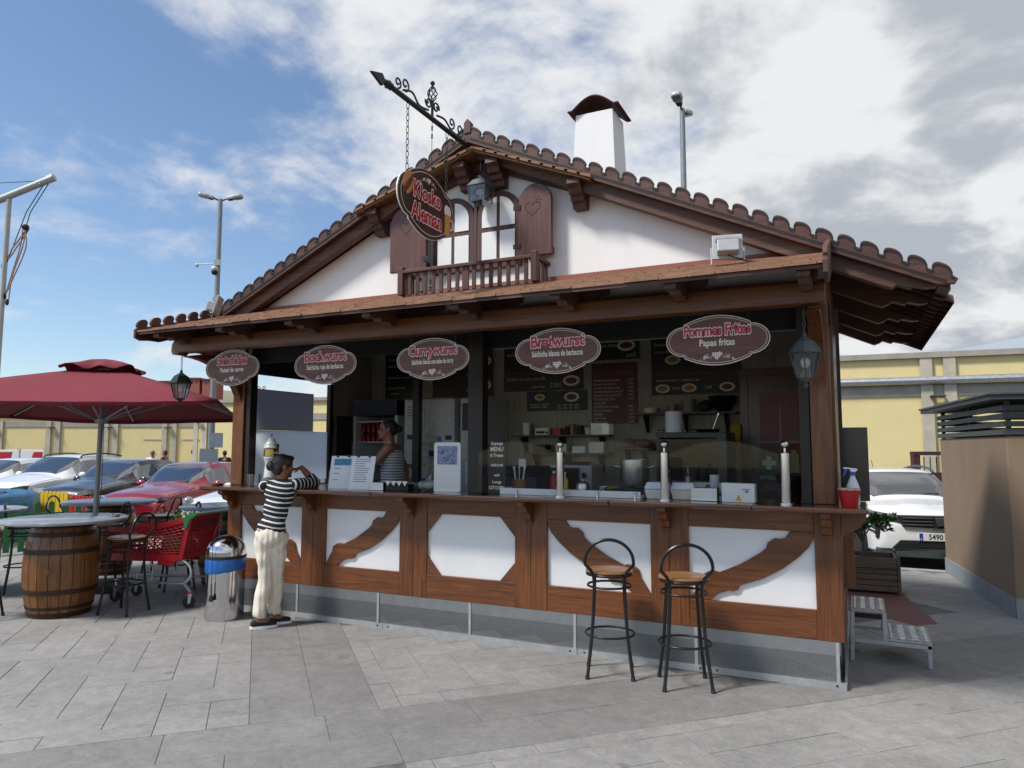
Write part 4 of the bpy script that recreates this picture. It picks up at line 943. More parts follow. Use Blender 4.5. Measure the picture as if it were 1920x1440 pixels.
tg = plain('trolley_green', '#176b3a', .4, var=.1)
MB().tube([(.60, -.27, .985), (.60, .27, .985)], .017, 12).obj('handle', M['galv'], tr, smooth='auto')
for sg in (-1, 1):
    MB().prism([(.46, .84), (.50, .83), (.53, .92), (.60, .965), (.62, .985), (.60, 1.005), (.52, .985), (.46, .95)], 'y', sg * .262 - .022, sg * .262 + .022).obj('handle_bracket', tg, tr, bevel=.006)
    MB().tube(cr([(.40, sg * .22, .50), (.50, sg * .22, .44), (.53, sg * .22, .34), (.46, sg * .22, .255), (.30, sg * .215, .24), (-.47, sg * .17, .235)], 5), .014, 8).obj('chassis_tube', M['galv'], tr, smooth='auto')
    MB().tube([(-.02, sg * .19, .47), (.03, sg * .19, .40), (.02, sg * .19, .25)], .008, 6).obj('stay', M['galv'], tr)
    for xx, yy in ((.53, sg * .24), (-.47, sg * .16)):
        wh = part_root('castor', tr); wh.location = (xx, yy, 0); wh.rotation_euler = (0, 0, R(35 if xx > 0 else 10))
        MB().lathe([(.03, -.014), (.058, -.014), (.062, -.006), (.062, .006), (.058, .014), (.03, .014)], (0, 0, .062), 18, Matrix.Rotation(R(90), 3, 'X')).obj('tyre', M['rubber'], wh, smooth='auto')
        MB().lathe([(.001, -.012), (.035, -.012), (.035, .012), (.001, .012)], (0, 0, .062), 14, Matrix.Rotation(R(90), 3, 'X')).obj('hub', M['galv'], wh)
        for q in (-1, 1): MB().prism([(-.012, .05), (.012, .05), (.03, .15), (-.01, .15)], 'y', q * .019 - .002, q * .019 + .002).obj('fork', M['galv'], wh)
        MB().cyl((.01, 0, .15), (.01, 0, .165), .026, n=12).obj('castor_cap', M['red'], wh); MB().cyl((.01, 0, .165), (.0 if xx < 0 else -.05, 0, .25), .012, n=8).obj('stem', M['galv'], wh)
chain([(.60, .16, .97), (.58, .16, .66)], 'coin_chain', tr, .006, .03, .0016, M['galv'])
# what lies in the trolley
bag = MB(); rnd = random.Random(2)
for k in range(5): bag.ell((-6.72 + rnd.uniform(-.12, .12), -.03 + rnd.uniform(-.06, .06), .585 + rnd.uniform(0, .05)), (.13, .11, .10), 8)
def remesh(mb, vox, it=4, name='m'):
    me = bpy.data.meshes.new(name); me.from_pydata(mb.v, [], mb.f); fix_normals(me); o = bpy.data.objects.new(name, me); col.objects.link(o)
    r = o.modifiers.new('r', 'REMESH'); r.mode = 'VOXEL'; r.voxel_size = vox
    if it: s = o.modifiers.new('s', 'SMOOTH'); s.iterations = it; s.factor = .5
    dg = bpy.context.evaluated_depsgraph_get(); me2 = bpy.data.meshes.new_from_object(o.evaluated_get(dg)); bpy.data.objects.remove(o)
    me2.polygons.foreach_set('use_smooth', [True] * len(me2.polygons)); return me2
bm_ = remesh(bag, .02, 3, 'green_sack'); bm_.materials.append(plain('green_sack_cloth', '#5d7040', .8, var=.35, ns=12, bmp=.3))
tag(link('sack', bm_), 'crumpled olive green sack lying inside the red trolley', 'sack')

# ------------------------------------------------------------------ litter bin
lb_ = thing('litter_bin', 'round polished steel push-lid litter bin with blue bag', 'litter bin', (-5.62, -.33, 0), R(10))
MB().lathe([(.001, 0), (.185, 0), (.187, .01), (.187, .57), (.001, .57)], n=40).obj('body', M['steel'], lb_, smooth='auto')
MB().lathe([(.187, .59), (.196, .595), (.196, .62), (.187, .625)], n=40).obj('lid_ring', M['black'], lb_, smooth='auto')
MB().lathe([(.19, .622), (.19, .66)] + [(.19 * math.cos(t), .66 + .155 * math.sin(t)) for t in [math.pi / 2 * k / 10 for k in range(1, 10)]] + [(.001, .815)], n=40).obj('dome_lid', M['steel'], lb_, smooth='auto')

bagp = []; mb = MB(); nb = 64; prof = [(.189, .60), (.192, .585), (.193, .54), (.193, .50), (.192, .472), (.188, .466)]
for i, (r, z) in enumerate(prof):
    for k in range(nb):
        a = 2 * math.pi * k / nb; wv = .0015 * math.sin(a * 13 + i * 1.3) + .0015 * math.sin(a * 29 - i * 2)
        bagp.append(((r + wv * (0 < i < 5)) * math.cos(a), (r + wv * (0 < i < 5)) * math.sin(a), z + (.022 * math.sin(a + 1) + .003 * math.sin(a * 11)) * (i > 2)))
mb.add(bagp, [(i * nb + k, i * nb + (k + 1) % nb, (i + 1) * nb + (k + 1) % nb, (i + 1) * nb + k) for i in range(len(prof) - 1) for k in range(nb)])
mb.obj('bag_overhang', plain('blue_bag_plastic', '#1d63ad', .3, var=.2, ns=9), lb_, smooth=True)
br = thing('hanging_brush', 'small dark blue paint brush on a cord hanging against the steel bin', 'brush', (-5.57, -.545, .20))
MB().tube([(-.0, 0, .14), (.0, .0, .36), (-.01, .008, .60), (-.02, .05, .70)], .003, 5).obj('cord', M['iron'], br)
MB().box((0, 0, .115), (.016, .012, .11)).obj('grip', plain('teal_grip', '#1d5668', .5), br, bevel=.003); MB().prism([(-.012, .06), (.012, .06), (.022, .03), (.022, .0), (-.022, .0), (-.022, .03)], 'y', -.008, .008).obj('bristles', M['black'], br)

# ------------------------------------------------------------------ things on the counter
CT = ZT + .001
# porcelain beer tower
bt = thing('beer_tap_tower', 'white porcelain beer tap tower with brass band on the counter', 'beer tap', (-5.55, .17, CT))
porc = plain('porcelain', (.72, .72, .70), .18, var=.05, coat=.4); brass = plain('brass', (.55, .36, .13), .25, 1, var=.15)
MB().lathe([(.001, 0), (.085, 0), (.085, .015), (.075, .03), (.072, .09), (.064, .17), (.058, .22), (.066, .26), (.074, .28), (.078, .295), (.06, .305), (.06, .31)], n=28).obj('column', porc, bt, smooth='auto')
MB().lathe([(.062, .31), (.076, .315), (.076, .385), (.062, .39)], n=28).obj('brass_band', brass, bt, smooth='auto')
MB().lathe([(.062, .39), (.078, .395), (.080, .405), (.07, .415), (.066, .44), (.05, .465), (.036, .475), (.038, .495), (.03, .505), (.001, .508)], n=28).obj('cap', porc, bt, smooth='auto')
MB().lathe([(.006, .508), (.004, .52), (.012, .533), (.012, .54), (.004, .548), (.001, .55)], n=12).obj('finial', brass, bt, smooth=True)
MB().tube([(.07, -.02, .345), (.13, -.035, .35)], .011, 8).obj('tap', M['steel'], bt); MB().tube([(.13, -.035, .28), (.13, -.035, .35), (.132, -.04, .44)], [.009, .007, .014], 8).obj('tap_handle', M['black'], bt)
for i, (x, y) in enumerate(((-5.72, .05), (-5.66, .16), (-5.62, -.02))):
    g = thing('beer_mug', ['glass beer mug on the counter nearest the left post', 'glass beer mug on the counter, rearmost of three', 'glass beer mug on the counter closest to the customer'][i], 'mug', (x, y, CT), i * 1.3, 'beer mugs on the counter')
    MB().lathe([(.001, 0), (.034, 0), (.036, .01), (.034, .12), (.031, .12), (.031, .015), (.001, .012)], n=16).obj('cup', M['lglass'], g, smooth='auto'); MB().tube(cr([(.034, 0, .10), (.062, 0, .095), (.062, 0, .035), (.034, 0, .03)], 4), .006, 6).obj('handle', M['lglass'], g)
sau = thing('saucer', 'small dark saucer on the far left end of the counter', 'saucer', (-6.0, -.12, CT)); MB().lathe([(.001, 0), (.05, 0), (.07, .018), (.066, .018), (.048, .006), (.001, .006)], n=20).obj('dish', M['brushed'], sau, smooth='auto')
rb = thing('red_tray', 'small red rectangular tray on the counter behind the customer’s arm'.replace('’', "'"), 'tray', (-5.08, .20, CT), .2); MB().bx(-.11, .11, -.07, .07, 0, .012).obj('base', M['redp'], rb); 
for y in (-.066, .066): MB().bx(-.11, .11, y - .004, y + .004, .012, .05).obj('side', M['redp'], rb)
for x in (-.106, .106): MB().bx(x - .004, x + .004, -.062, .062, .012, .05).obj('side', M['redp'], rb)
# paper menus in clip stands
M['print'] = plain('grey_print', (.16, .18, .22), .7, var=.1); M['printblue'] = plain('blue_print', '#4c84b0', .6, var=.5, ns=40)
def papers(loc, rz, kind, label):
    t_ = thing('paper_menu', label, 'menu', loc, rz, 'clip-on paper menus on the counter'); tl = Matrix.Rotation(R(-14), 4, 'X')
    sh = MB().bx(-.125, .125, -.003, 0, 0, .33); sh.v = [tuple(tl @ Vector(v)) for v in sh.v]; sh.obj('sheet', M['paper'], t_)
    pr = MB()
    rnd = random.Random(kind)
    if kind == 1:
        im = MB().bx(-.09, .09, -.005, -.0035, .235, .30); im.v = [tuple(tl @ Vector(v)) for v in im.v]; im.obj('printed_picture', M['printblue'], t_)
        lines = [(.20, .07), (.15, .06), (.09, .05)]
    else: lines = [(.295 - .022 * i, rnd.uniform(.10, .17)) for i in range(11)]
    for z, l in lines: pr.bx(-.085, -.085 + l, -.0045, -.0035, z, z + .006)
    pr.v = [tuple(tl @ Vector(v)) for v in pr.v]; stuff(pr.obj('printed_lines', M['print'], t_))
    for x in (-.06, .06):
        c = MB().bx(x - .012, x + .012, -.008, .006, .315, .34); c.v = [tuple(tl @ Vector(v)) for v in c.v]; c.obj('clip', M['black'], t_)
    MB().bx(-.10, .10, .005, .09, 0, .006).obj('stand', M['black'], t_)
papers((-4.46, -.02, CT), R(14), 1, 'white paper menu with blue picture, left of the clipped pair on the counter')
papers((-4.19, -.05, CT), R(10), 2, 'white paper menu of text only, right of the clipped pair on the counter')
nb_ = thing('napkin_holder', 'low grey steel napkin block on the counter beside the paper menus', 'napkin holder', (-3.98, -.04, CT), R(8))
MB().bx(-.07, .07, -.04, .04, 0, .075).obj('casing', M['brushed'], nb_, bevel=.004)
ct_ = thing('condiment_tray', 'black condiment tray with grey pointed dividers beside the napkin block', 'tray', (-3.78, .02, CT), R(6))
MB().bx(-.12, .12, -.06, .06, 0, .06).obj('tray', M['black'], ct_, bevel=.004)
for k in range(4): MB().prism([(-.12 + .06 * k, .09), (-.06 + .06 * k, .09), (-.09 + .06 * k, .045)], 'y', -.068, -.061).obj('divider', M['brushed'], ct_)
ws = thing('white_display_board', 'white upright board with a small blue picture, left of the central post', 'display board', (-3.28, .06, CT), R(6))
MB().prism([(-.135, 0), (.135, 0), (.135, .44), (.12, .455), (-.12, .455), (-.135, .44)], 'y', -.006, .006).obj('board', M['white'], ws, bevel=.002)
MB().bx(-.10, .10, -.009, -.0065, .25, .42).obj('picture', plain('picture_print', '#7d87a8', .5, var=.8, ns=45), ws)
MB().bx(-.12, .12, -.02, .07, 0, .008).obj('foot', M['white'], ws)
pb = thing('plastic_food_bag', 'clear plastic bag of bread rolls on the counter by the white board', 'bag', (-3.52, .12, CT))
q = MB(); rnd = random.Random(8)
for k in range(7): q.ell((rnd.uniform(-.07, .07), rnd.uniform(-.05, .05), .045 + rnd.uniform(0, .03)), (.05, .045, .045), 7)
q.cap((0, 0, .07), .04, (.03, 0, .15), .012)
me = remesh(q, .012, 2, 'bag'); me.materials.append(plain('cloudy_plastic', '#8c8d8b', .25, var=.3, ns=14)); link('bag', me, pb)
# black menu board leaning by the post
bb = thing('chalk_menu_board', 'tall black rounded chalkboard lettered MENU and KITCHEN by the central post', 'chalkboard', (-2.77, .07, CT), R(4))
MB().prism([(-.085, 0), (.085, 0), (.085, .44), (.06, .48), (0, .495), (-.06, .48), (-.085, .44)], 'y', -.008, .008).obj('board', M['black'], bb, bevel=.002)
for s_, z, sz in (('German', .43, .042), ('MENU', .375, .055), ('& Tresen', .325, .04), ('10:00-21:00', .24, .03), ('wi-fi', .15, .035), ('Lounge', .09, .035), ('KITCHEN', .035, .042)): MB().text(s_, (0, -.0095, z), size=sz, off=.0012, sx=.85).obj('chalk_lettering', M['cream'], bb)
bk = thing('cutlery_basket', 'small wicker basket with cutlery on the counter behind the chalkboard', 'basket', (-2.62, .22, CT)); MB().lathe([(.001, 0), (.055, 0), (.065, .12), (.058, .12), (.05, .01), (.001, .01)], n=16).obj('basket', wood('wicker', '#6b4526', '#9b6f42', 'z', .7), bk)
for k in range(5): MB().tube([(.03 * math.cos(k), .03 * math.sin(k), .05), (.05 * math.cos(k), .05 * math.sin(k), .2), (.055 * math.cos(k), .055 * math.sin(k), .24)], [.004, .004, .013], 6).obj('cutlery', M['cream'], bk)
# glass guard: three steel posts and curved panes
for i, x in enumerate((-2.09, -1.215, -.33)):
    t_ = thing('guard_post', ['polished steel guard post with ball top on the counter, leftmost of three', 'polished steel guard post with ball top, beside the white food tubs', 'polished steel guard post with ball top, nearest the right corner lantern'][i], 'post', (x, -.11, CT), 0, 'steel guard posts on the counter')
    MB().lathe([(.001, 0), (.048, 0), (.048, .012), (.034, .016), (.034, .37), (.03, .375), (.001, .376)], n=24).obj('tube', M['steel'], t_, smooth='auto'); MB().cyl((0, 0, .375), (0, 0, .41), .009, n=10).obj('neck', M['steel'], t_); MB().ell((0, 0, .435), .03, 12).obj('ball', M['steel'], t_, smooth=True)
for i, (x0, x1) in enumerate(((-2.86, -2.13), (-2.05, -1.255), (-1.175, -.37))):
    pl = [(x0, .012), (x1, .012)] + [(x1 - (x1 - x0) * k / 12, .36 + .10 * math.sin(math.pi * k / 12)) for k in range(13)]
    g = tag(MB().prism(pl, 'y', -.115, -.109).obj('glass_guard', M['glass']), ['clear curved glass guard in front of the till and microwave', 'clear curved glass guard in front of the stock pot', 'clear curved glass guard in front of the oven'][i], 'glass guard', 'glass guards on the counter'); g.location = (0, .0, CT)
for i, x in enumerate((-2.60, -2.30, -1.62, -1.42, -1.02, -.50)): pass
wt = thing('long_white_tray', 'long low white tray along the counter behind the glass guards', 'tray', (-2.05, .05, CT), R(-1))
MB().bx(-.64, .62, -.06, .20, 0, .015).obj('base', M['white'], wt)
MB().bx(-.64, .62, -.075, -.062, 0, .055).obj('front_rim', M['white'], wt, bevel=.003); MB().bx(-.655, -.641, -.062, .2, 0, .055).obj('end_rim', M['white'], wt)
for k, x in enumerate((-.48, -.1, .26, .58)): MB().cyl((x, -.085, 0), (x, -.085, .05), .008, n=8).obj('stud', M['steel'], wt)
for i, x in enumerate((-1.31, -1.10)):
    t_ = thing('food_tub', ['lidded white food tub behind the middle guard post, left one', 'lidded white food tub behind the middle guard post, right one'][i], 'food tub', (x, .06, CT), 0, 'white food tubs')
    MB().add([(-.08, -.06, 0), (.08, -.06, 0), (.08, .06, 0), (-.08, .06, 0), (-.095, -.075, .075), (.095, -.075, .075), (.095, .075, .075), (-.095, .075, .075)], [(0, 1, 2, 3), (0, 1, 5, 4), (1, 2, 6, 5), (2, 3, 7, 6), (3, 0, 4, 7), (4, 5, 6, 7)]).obj('tub', M['cream'], t_, bevel=.006)
    MB().add([(-.10, -.08, .077), (.10, -.08, .077), (.10, .08, .077), (-.10, .08, .077), (-.08, -.06, .135), (.08, -.06, .135), (.08, .06, .135), (-.08, .06, .135)], [(0, 1, 2, 3), (0, 1, 5, 4), (1, 2, 6, 5), (2, 3, 7, 6), (3, 0, 4, 7), (4, 5, 6, 7)]).obj('lid', plain('translucent_lid', (.66, .70, .76), .25, var=.04), t_, bevel=.01)
c1 = thing('control_box', 'grey metal control box with a printed label on the counter', 'appliance', (-.93, .0, CT)); MB().bx(-.10, .10, -.05, .06, 0, .10).obj('casing', M['brushed'], c1, bevel=.004); MB().bx(-.02, .07, -.053, -.0505, .03, .075).obj('label_plate', M['paper'], c1)
c2 = thing('white_box', 'white appliance box with yellow warning triangle on the counter', 'appliance', (-.67, -.03, CT)); MB().prism([(-.12, 0), (.12, 0), (.118, .14), (-.122, .145)], 'y', -.05, .07).obj('casing', M['white'], c2, bevel=.004)
MB().prism([(-.022, .012), (.028, .012), (.003, .058)], 'y', -.053, -.0505).obj('warning_triangle', M['yellow'], c2); MB().text('!', (.003, -.0537, .017), size=.045).obj('warning_mark', M['black'], c2)
MB().bx(.03, .085, -.0525, -.0505, .095, .102).bx(.05, .075, -.0525, -.0505, .075, .09).obj('printed_lines', M['print'], c2)
# right-hand end of the counter
rp = thing('red_pot', 'red tapered plant pot at the right-hand end of the counter', 'pot', (.085, -.12, CT)); MB().lathe([(.001, 0), (.052, 0), (.074, .12), (.068, .12), (.06, .10), (.001, .10)], n=24).obj('pot', M['red'], rp, smooth='auto'); MB().lathe([(.062, .112), (.078, .116), (.07, .128), (.05, .122)], n=9).obj('paper_liner', plain('tan_paper', '#b9a58a', .8), rp)
sb = thing('spray_bottle', 'white spray bottle with blue trigger behind the red pot', 'spray bottle', (.11, .04, CT), R(15))
MB().lathe([(.001, 0), (.042, 0), (.044, .01), (.044, .13), (.03, .17), (.018, .20), (.016, .215), (.001, .215)], n=20).obj('bottle', plain('milky_plastic', (.62, .66, .68), .3, var=.05), sb, smooth='auto')
MB().lathe([(.02, .212), (.02, .235), (.013, .238)], n=14).obj('collar', plain('blue_plastic', '#1f55a8', .35), sb, smooth='auto'); MB().prism([(-.06, .272), (.03, .262), (.035, .25), (.015, .236), (-.012, .236), (-.02, .258), (-.06, .258)], 'y', -.012, .012).obj('spray_head', M['white'], sb, bevel=.004)
MB().prism([(-.055, .257), (-.035, .257), (-.045, .23), (-.058, .205), (-.066, .207), (-.056, .235)], 'y', -.006, .006).obj('trigger', bpy.data.materials['blue_plastic'], sb)

# ------------------------------------------------------------------ inside the kiosk
BW = KD - .061
def menu(x0, x1, z0, z1, mat, label, lines, extra=None, y=None):
    y = (BW - .012) if y is None else y
    t_ = thing('menu_board', label, 'menu board', ((x0 + x1) / 2, y, z0), 0, 'menu boards on the back wall'); W_, H_ = x1 - x0, z1 - z0
    MB().bx(-W_ / 2, W_ / 2, -.004, .010, 0, H_).obj('board', mat, t_)
    for s_, x, z, sz, mk, al in lines: MB().text(s_, (-W_ / 2 + x * W_, -.0052, z * H_), size=sz, off=.001, sx=.8, align=al).obj('lettering', M[mk], t_)
    for (x, z, r) in extra or []:
        MB().lathe([(.001, 0), (r, 0), (r * .95, .003), (.001, .003)], (-W_ / 2 + x * W_, -.0045, z * H_), 20, Matrix.Diagonal((1, 1, .6)) @ Matrix.Rotation(R(90), 3, 'X')).obj('printed_plate', M['cream'], t_)
        MB().ell((-W_ / 2 + x * W_, -.009, z * H_), (r * .68, .003, r * .36), 8).obj('printed_food', bpy.data.materials['printed_sausage' if x > .5 else 'printed_bun'], t_)
    return t_
M['mb_brown'] = plain('menu_brown_print', '#2f1d1a', .45, var=.15); M['mb_red'] = plain('menu_red_print', '#4a1414', .45, var=.2, ns=3); M['mb_black'] = plain('menu_black_print', '#121212', .45, var=.1)
L, Cn = 'LEFT', 'CENTER'
M['dimred'] = plain('menu_red_title', '#8a2a30', .5); M['dimw'] = plain('menu_pale_letter', '#b8ab9a', .5)
menu(-3.86, -2.80, 2.40, 3.02, M['mb_brown'], 'brown menu board offering Currywurst, partly behind the Bratwurst sign', [('Bratwurst m. Brot', .04, .84, .075, 'dimred', L), ('Salchicha blanca y panecillo', .04, .72, .05, 'dimw', L), ('Currywurst m. Brot', .04, .34, .075, 'dimred', L), ('Salchicha con salsa y panecillo', .04, .22, .055, 'dimw', L), ('s. Papas Fritas', .34, .06, .045, 'dimw', L), ('5.90€', .60, .06, .08, 'dimw', L), ('5.90€', .60, .55, .08, 'dimw', L)], [(.86, .18, .11), (.86, .66, .11)])
menu(-2.66, -2.10, 2.74, 3.02, M['mb_black'], 'black menu board with a bread roll picture priced 6.60€', [('Currywurst Menü', .05, .75, .05, 'dimred', L), ('Secreto Alemán', .05, .55, .055, 'dimw', L), ('6.60€', .72, .08, .065, 'dimw', L)], [(.72, .58, .11)])
menu(-2.69, -2.13, 1.98, 2.70, M['mb_red'], 'tall dark red drinks list headed Nuestras Bebidas', [('Nuestras Bebidas', .5, .80, .07, 'dimred', Cn)] + [(s_, .05, .70 - .062 * i, .038, 'dimw', L) for i, s_ in enumerate(('Cerveza Alemana de barril', 'Cerveza Krombacher', 'Cerveza Alemana de trigo', 'Cerveza Alemana sin alcohol', 'Refrescos, Cola, Limón, Té', 'Zumos naranja, limón', 'mango, piña', 'Aquarius limón o naranja', 'Zumo de manzana', 'Apfelsaft', 'Agua sin gas', 'Agua con gas'))] + [('2.50€', .80, .70 - .062 * i, .036, 'dimw', L) for i in range(12) if i != 6])
menu(-3.54, -2.75, 2.15, 2.39, M['mb_black'], 'wide black beer price board with white oval badge', [('Cerveza sin alcohol', .05, .28, .04, 'dimw', L), ('con limón y malta', .05, .15, .04, 'dimw', L), ('0.20   3.10€   0.30   3.90€', .52, .22, .032, 'dimw', L), ('0.50   5.20€   1.00   7.90€', .52, .07, .032, 'dimw', L)], [(.75, .68, .10), (.22, .70, .07)])
menu(-1.96, -.965, 2.30, 2.97, M['mb_black'], 'large black menu board with three plates, behind the Pommes Frites sign', [('Bockwurst', .04, .84, .06, 'dimw', L), ('mit Pommes / con papas fritas', .04, .72, .045, 'dimw', L), ('Kartoffelsalat o Krautsalat', .06, .33, .06, 'dimred', L), ('Ensalada de papas o ensalada de col', .06, .23, .042, 'dimw', L), ('Sauerkraut / Chucrut', .56, .33, .06, 'dimred', L), ('2.60€', .24, .09, .045, 'dimw', L), ('2.60€', .60, .09, .045, 'dimw', L)], [(.13, .11, .085), (.43, .11, .085), (.85, .11, .085), (.25, .6, .09)])
menu(-5.66, -5.10, 2.36, 3.0, M['mb_black'], 'black menu board with chalk-like lettering above the drinks fridge', [('Kleines Menü', .08, .80, .06, 'dimw', L), ('Bockwurst & Brezen', .08, .66, .05, 'dimw', L), ('Gurken-Salat con panecillo', .08, .42, .045, 'dimw', L), ('Cerveza Alemana', .08, .2, .05, 'dimw', L), ('+ 1 Cerveza', .08, .08, .045, 'dimw', L)], y=2.39)
menu(-4.90, -4.02, 2.36, 2.98, M['mb_brown'], 'brown menu board with two plates between fridge and central post', [('Fleischkäse', .05, .84, .07, 'dimred', L), ('Pastel de carne con panecillo', .05, .72, .045, 'dimw', L), ('4.90€', .58, .42, .06, 'dimw', L), ('6.60€', .58, .1, .06, 'dimw', L)], [(.86, .72, .12), (.86, .22, .12)], y=2.39)
# fridges
M['fridgew'] = plain('fridge_white', (.55, .55, .55), .4, var=.05); M['notes'] = plain('pinned_paper', (.62, .60, .55), .7, var=.2, ns=20)
fr = thing('drinks_fridge', 'tall glass-door drinks fridge with red cans behind the staff', 'fridge', (-5.36, 2.02, FLOOR + .02))
MB().bx(-.34, .34, .30, .34, 0, 1.93).bx(-.34, -.30, -.26, .30, 0, 1.93).bx(.30, .34, -.26, .30, 0, 1.93).obj('cabinet', M['fridgew'], fr)
MB().bx(-.34, .34, -.28, .30, 1.75, 1.95).obj('canopy', M['black'], fr); MB().bx(-.29, .29, -.27, .29, 0, .25).obj('plinth', M['black'], fr)
for z in (.55, .86, 1.14, 1.42, 1.68): MB().bx(-.298, .298, -.24, .295, z - .012, z).obj('shelf', M['white'], fr)
can = plain('red_can', '#8d1119', .35, .3, var=.2, ns=20); can2 = plain('orange_can', '#a8641a', .35, .3, var=.2, ns=20)
for i in range(7):
    for j, z in enumerate((1.42, 1.54)):
        MB().lathe([(.024, 0), (.031, .008), (.031, .10), (.024, .112)], (-.25 + i * .078, -.16, z), 12).obj('can', can2 if i > 5 else can, fr, smooth='auto')
for i in range(6): MB().lathe([(.022, 0), (.024, .09), (.02, .09)], (-.22 + i * .085, -.14, .86), 10).obj('glass', M['lglass'], fr)
MB().bx(-.36, -.33, -.60, -.30, .1, 1.74).obj('open_door', M['black'], fr); MB().bx(-.372, -.362, -.56, -.34, .35, 1.66).obj('door_glass', glass('tinted_glass', (.25, .27, .28), .06), fr)
f2 = thing('white_fridge', 'white upright fridge covered in notes, magnets and postcards', 'fridge', (-4.56, 2.06, FLOOR + .02))
MB().bx(-.36, .36, -.30, .36, 0, 1.94).obj('cabinet', M['fridgew'], f2, bevel=.015)
MB().bx(-.355, .355, -.302, -.30, 1.28, 1.284).obj('door_seam', M['black'], f2)
rnd = random.Random(11); pal = ['#5f86a8', '#38617f', '#c9c3b3', '#93a8b5', '#c7a63a', '#7b8f5c', '#b7b7b7', '#8b3b34', '#6f5a45', '#2d3c4d']
pm = [plain('postcard_%d' % i, c, .5, var=.5, ns=60) for i, c in enumerate(pal)]
MB().bx(-.33, -.06, -.306, -.3025, 1.56, 1.90).obj('note', M['notes'], f2); MB().bx(.02, .32, -.306, -.3025, 1.62, 1.86).obj('note', M['notes'], f2)
tx = MB(); 
for i in range(4): tx.bx(-.31, -.10, -.3075, -.3065, 1.84 - .035 * i, 1.852 - .035 * i)
tx.obj('printed_lines', M['print'], f2)
for r in range(8):
    for c in range(6):
        if rnd.random() < .82:
            x, z = -.31 + c * .108 + rnd.uniform(-.012, .012), 1.49 - r * .085 + rnd.uniform(-.015, .015); a, b = rnd.uniform(.06, .095), rnd.uniform(.045, .07)
            MB().bx(x, x + a, -.3045, -.3022, z - b, z).obj('postcard', rnd.choice(pm), f2)
MB().text('MENU', (.06, -.3065, 1.50), size=.07, off=.002).obj('magnet_lettering', M['cream'], f2)
f3 = thing('tall_menu_cabinet', 'grey cabinet with pinned price sheets right of the central post', 'cabinet', (-3.94, 2.10, FLOOR + .02))
MB().bx(-.20, .14, -.30, .32, 0, 1.94).obj('cabinet', M['fridgew'], f3, bevel=.01)
for i, (x, z, w_, h_, mm) in enumerate(((-.17, 1.55, .20, .33, 'mb_brown'), (-.17, 1.22, .26, .28, 'notes'), (-.12, .9, .2, .28, 'paper'))): MB().bx(x, x + w_, -.306, -.3022, z, z + h_).obj('pinned_sheet', M[mm], f3)
# shelves with supports
def shelf(x0, x1, z, label, d=.22, n=3):
    t_ = thing('wall_shelf', label, 'shelf', (0, BW, z), 0, 'wall shelves in the kiosk')
    MB().bx(x0, x1, -d, -.001, -.018, 0).obj('plank', plain('shelf_grey', '#5d594f', .6), t_)
    for k in range(n):
        x = x0 + .12 + (x1 - x0 - .24) * k / max(1, n - 1); MB().prism([(-.001, -.02), (-d * .85, -.02), (-d * .85, -.035), (-.03, -.22), (-.001, -.22)], 'x', x - .012, x + .012).obj('shelf_support', M['black'], t_)
    return t_
shelf(-3.66, -2.42, 1.85, 'upper grey wall shelf holding radio and jars'); shelf(-3.50, -2.43, 1.635, 'lower grey wall shelf under the radio shelf'); shelf(-2.13, -1.00, 2.09, 'wall shelf with bowls left of the door'); shelf(-2.35, -1.92, 1.70, 'short wall shelf with gingham cloth', n=2); shelf(-5.95, -5.70, 1.97, 'small shelf with upturned glasses beside the fridge door', n=2)
def small(name, label, cat, x, z, prof, mat, y=None, n=16): 
    t_ = thing(name, label, cat, (x, BW - .11 if y is None else y, z + .001)); MB().lathe(prof, n=n).obj('body', mat, t_, smooth='auto'); return t_
cup = lambda r, h: [(.001, 0), (r * .8, 0), (r, h), (r * .9, h), (r * .72, .01), (.001, .008)]
small('white_beaker', 'white beaker at the left end of the radio shelf', 'beaker', -3.50, 1.85, cup(.055, .15), M['white'])
rd = thing('radio', 'small beige radio on the upper wall shelf', 'radio', (-3.28, BW - .11, 1.851)); MB().bx(-.09, .09, -.05, .05, 0, .085).obj('casing', M['cream'], rd, bevel=.006); MB().bx(-.07, .04, -.053, -.0505, .02, .045).obj('grille', M['black'], rd); MB().cyl((.065, -.06, .03), (.065, -.05, .03), .014, n=12).obj('dial', M['black'], rd)
t_ = thing('red_box', 'red carton on the upper wall shelf beside the radio', 'box', (-3.09, BW - .11, 1.851)); MB().bx(-.05, .05, -.04, .04, 0, .08).obj('carton', M['redp'], t_)
for i, (x, r, h) in enumerate(((-2.97, .03, .10), (-2.90, .035, .13), (-2.80, .04, .11), (-2.70, .045, .085), (-2.62, .03, .12))):
    small('jar', ['small dark jar next to the red carton', 'jar of wooden spoons on the radio shelf', 'brown jar on the radio shelf', 'low wide jar on the radio shelf', 'dark bottle-like jar at the right of the radio shelf'][i], 'jar', x, 1.85, cup(r, h), [M['black'], M['seatwood'], M['hoop'], M['cream'], M['black']][i])
for i, (x, w_) in enumerate(((-3.30, .16), (-3.02, .14), (-2.80, .16), (-2.58, .18))):
    t_ = thing('shelf_box', ['dark box at the left of the lower shelf', 'pale box on the lower shelf', 'white paper stack on the lower shelf', 'pale tray at the right of the lower shelf'][i], 'box', (x, BW - .11, 1.636)); MB().bx(-w_ / 2, w_ / 2, -.08, .08, 0, [.10, .11, .08, .13][i]).obj('box', [M['mb_black'], M['cream'], M['paper'], M['cream']][i], t_, bevel=.004)
t_ = thing('plastic_crate', 'cloudy plastic crate on the upper shelf under the drinks list', 'crate', (-2.50, BW - .11, 1.851)); MB().bx(-.14, .08, -.09, .09, 0, .13).obj('crate', M['lglass'], t_)
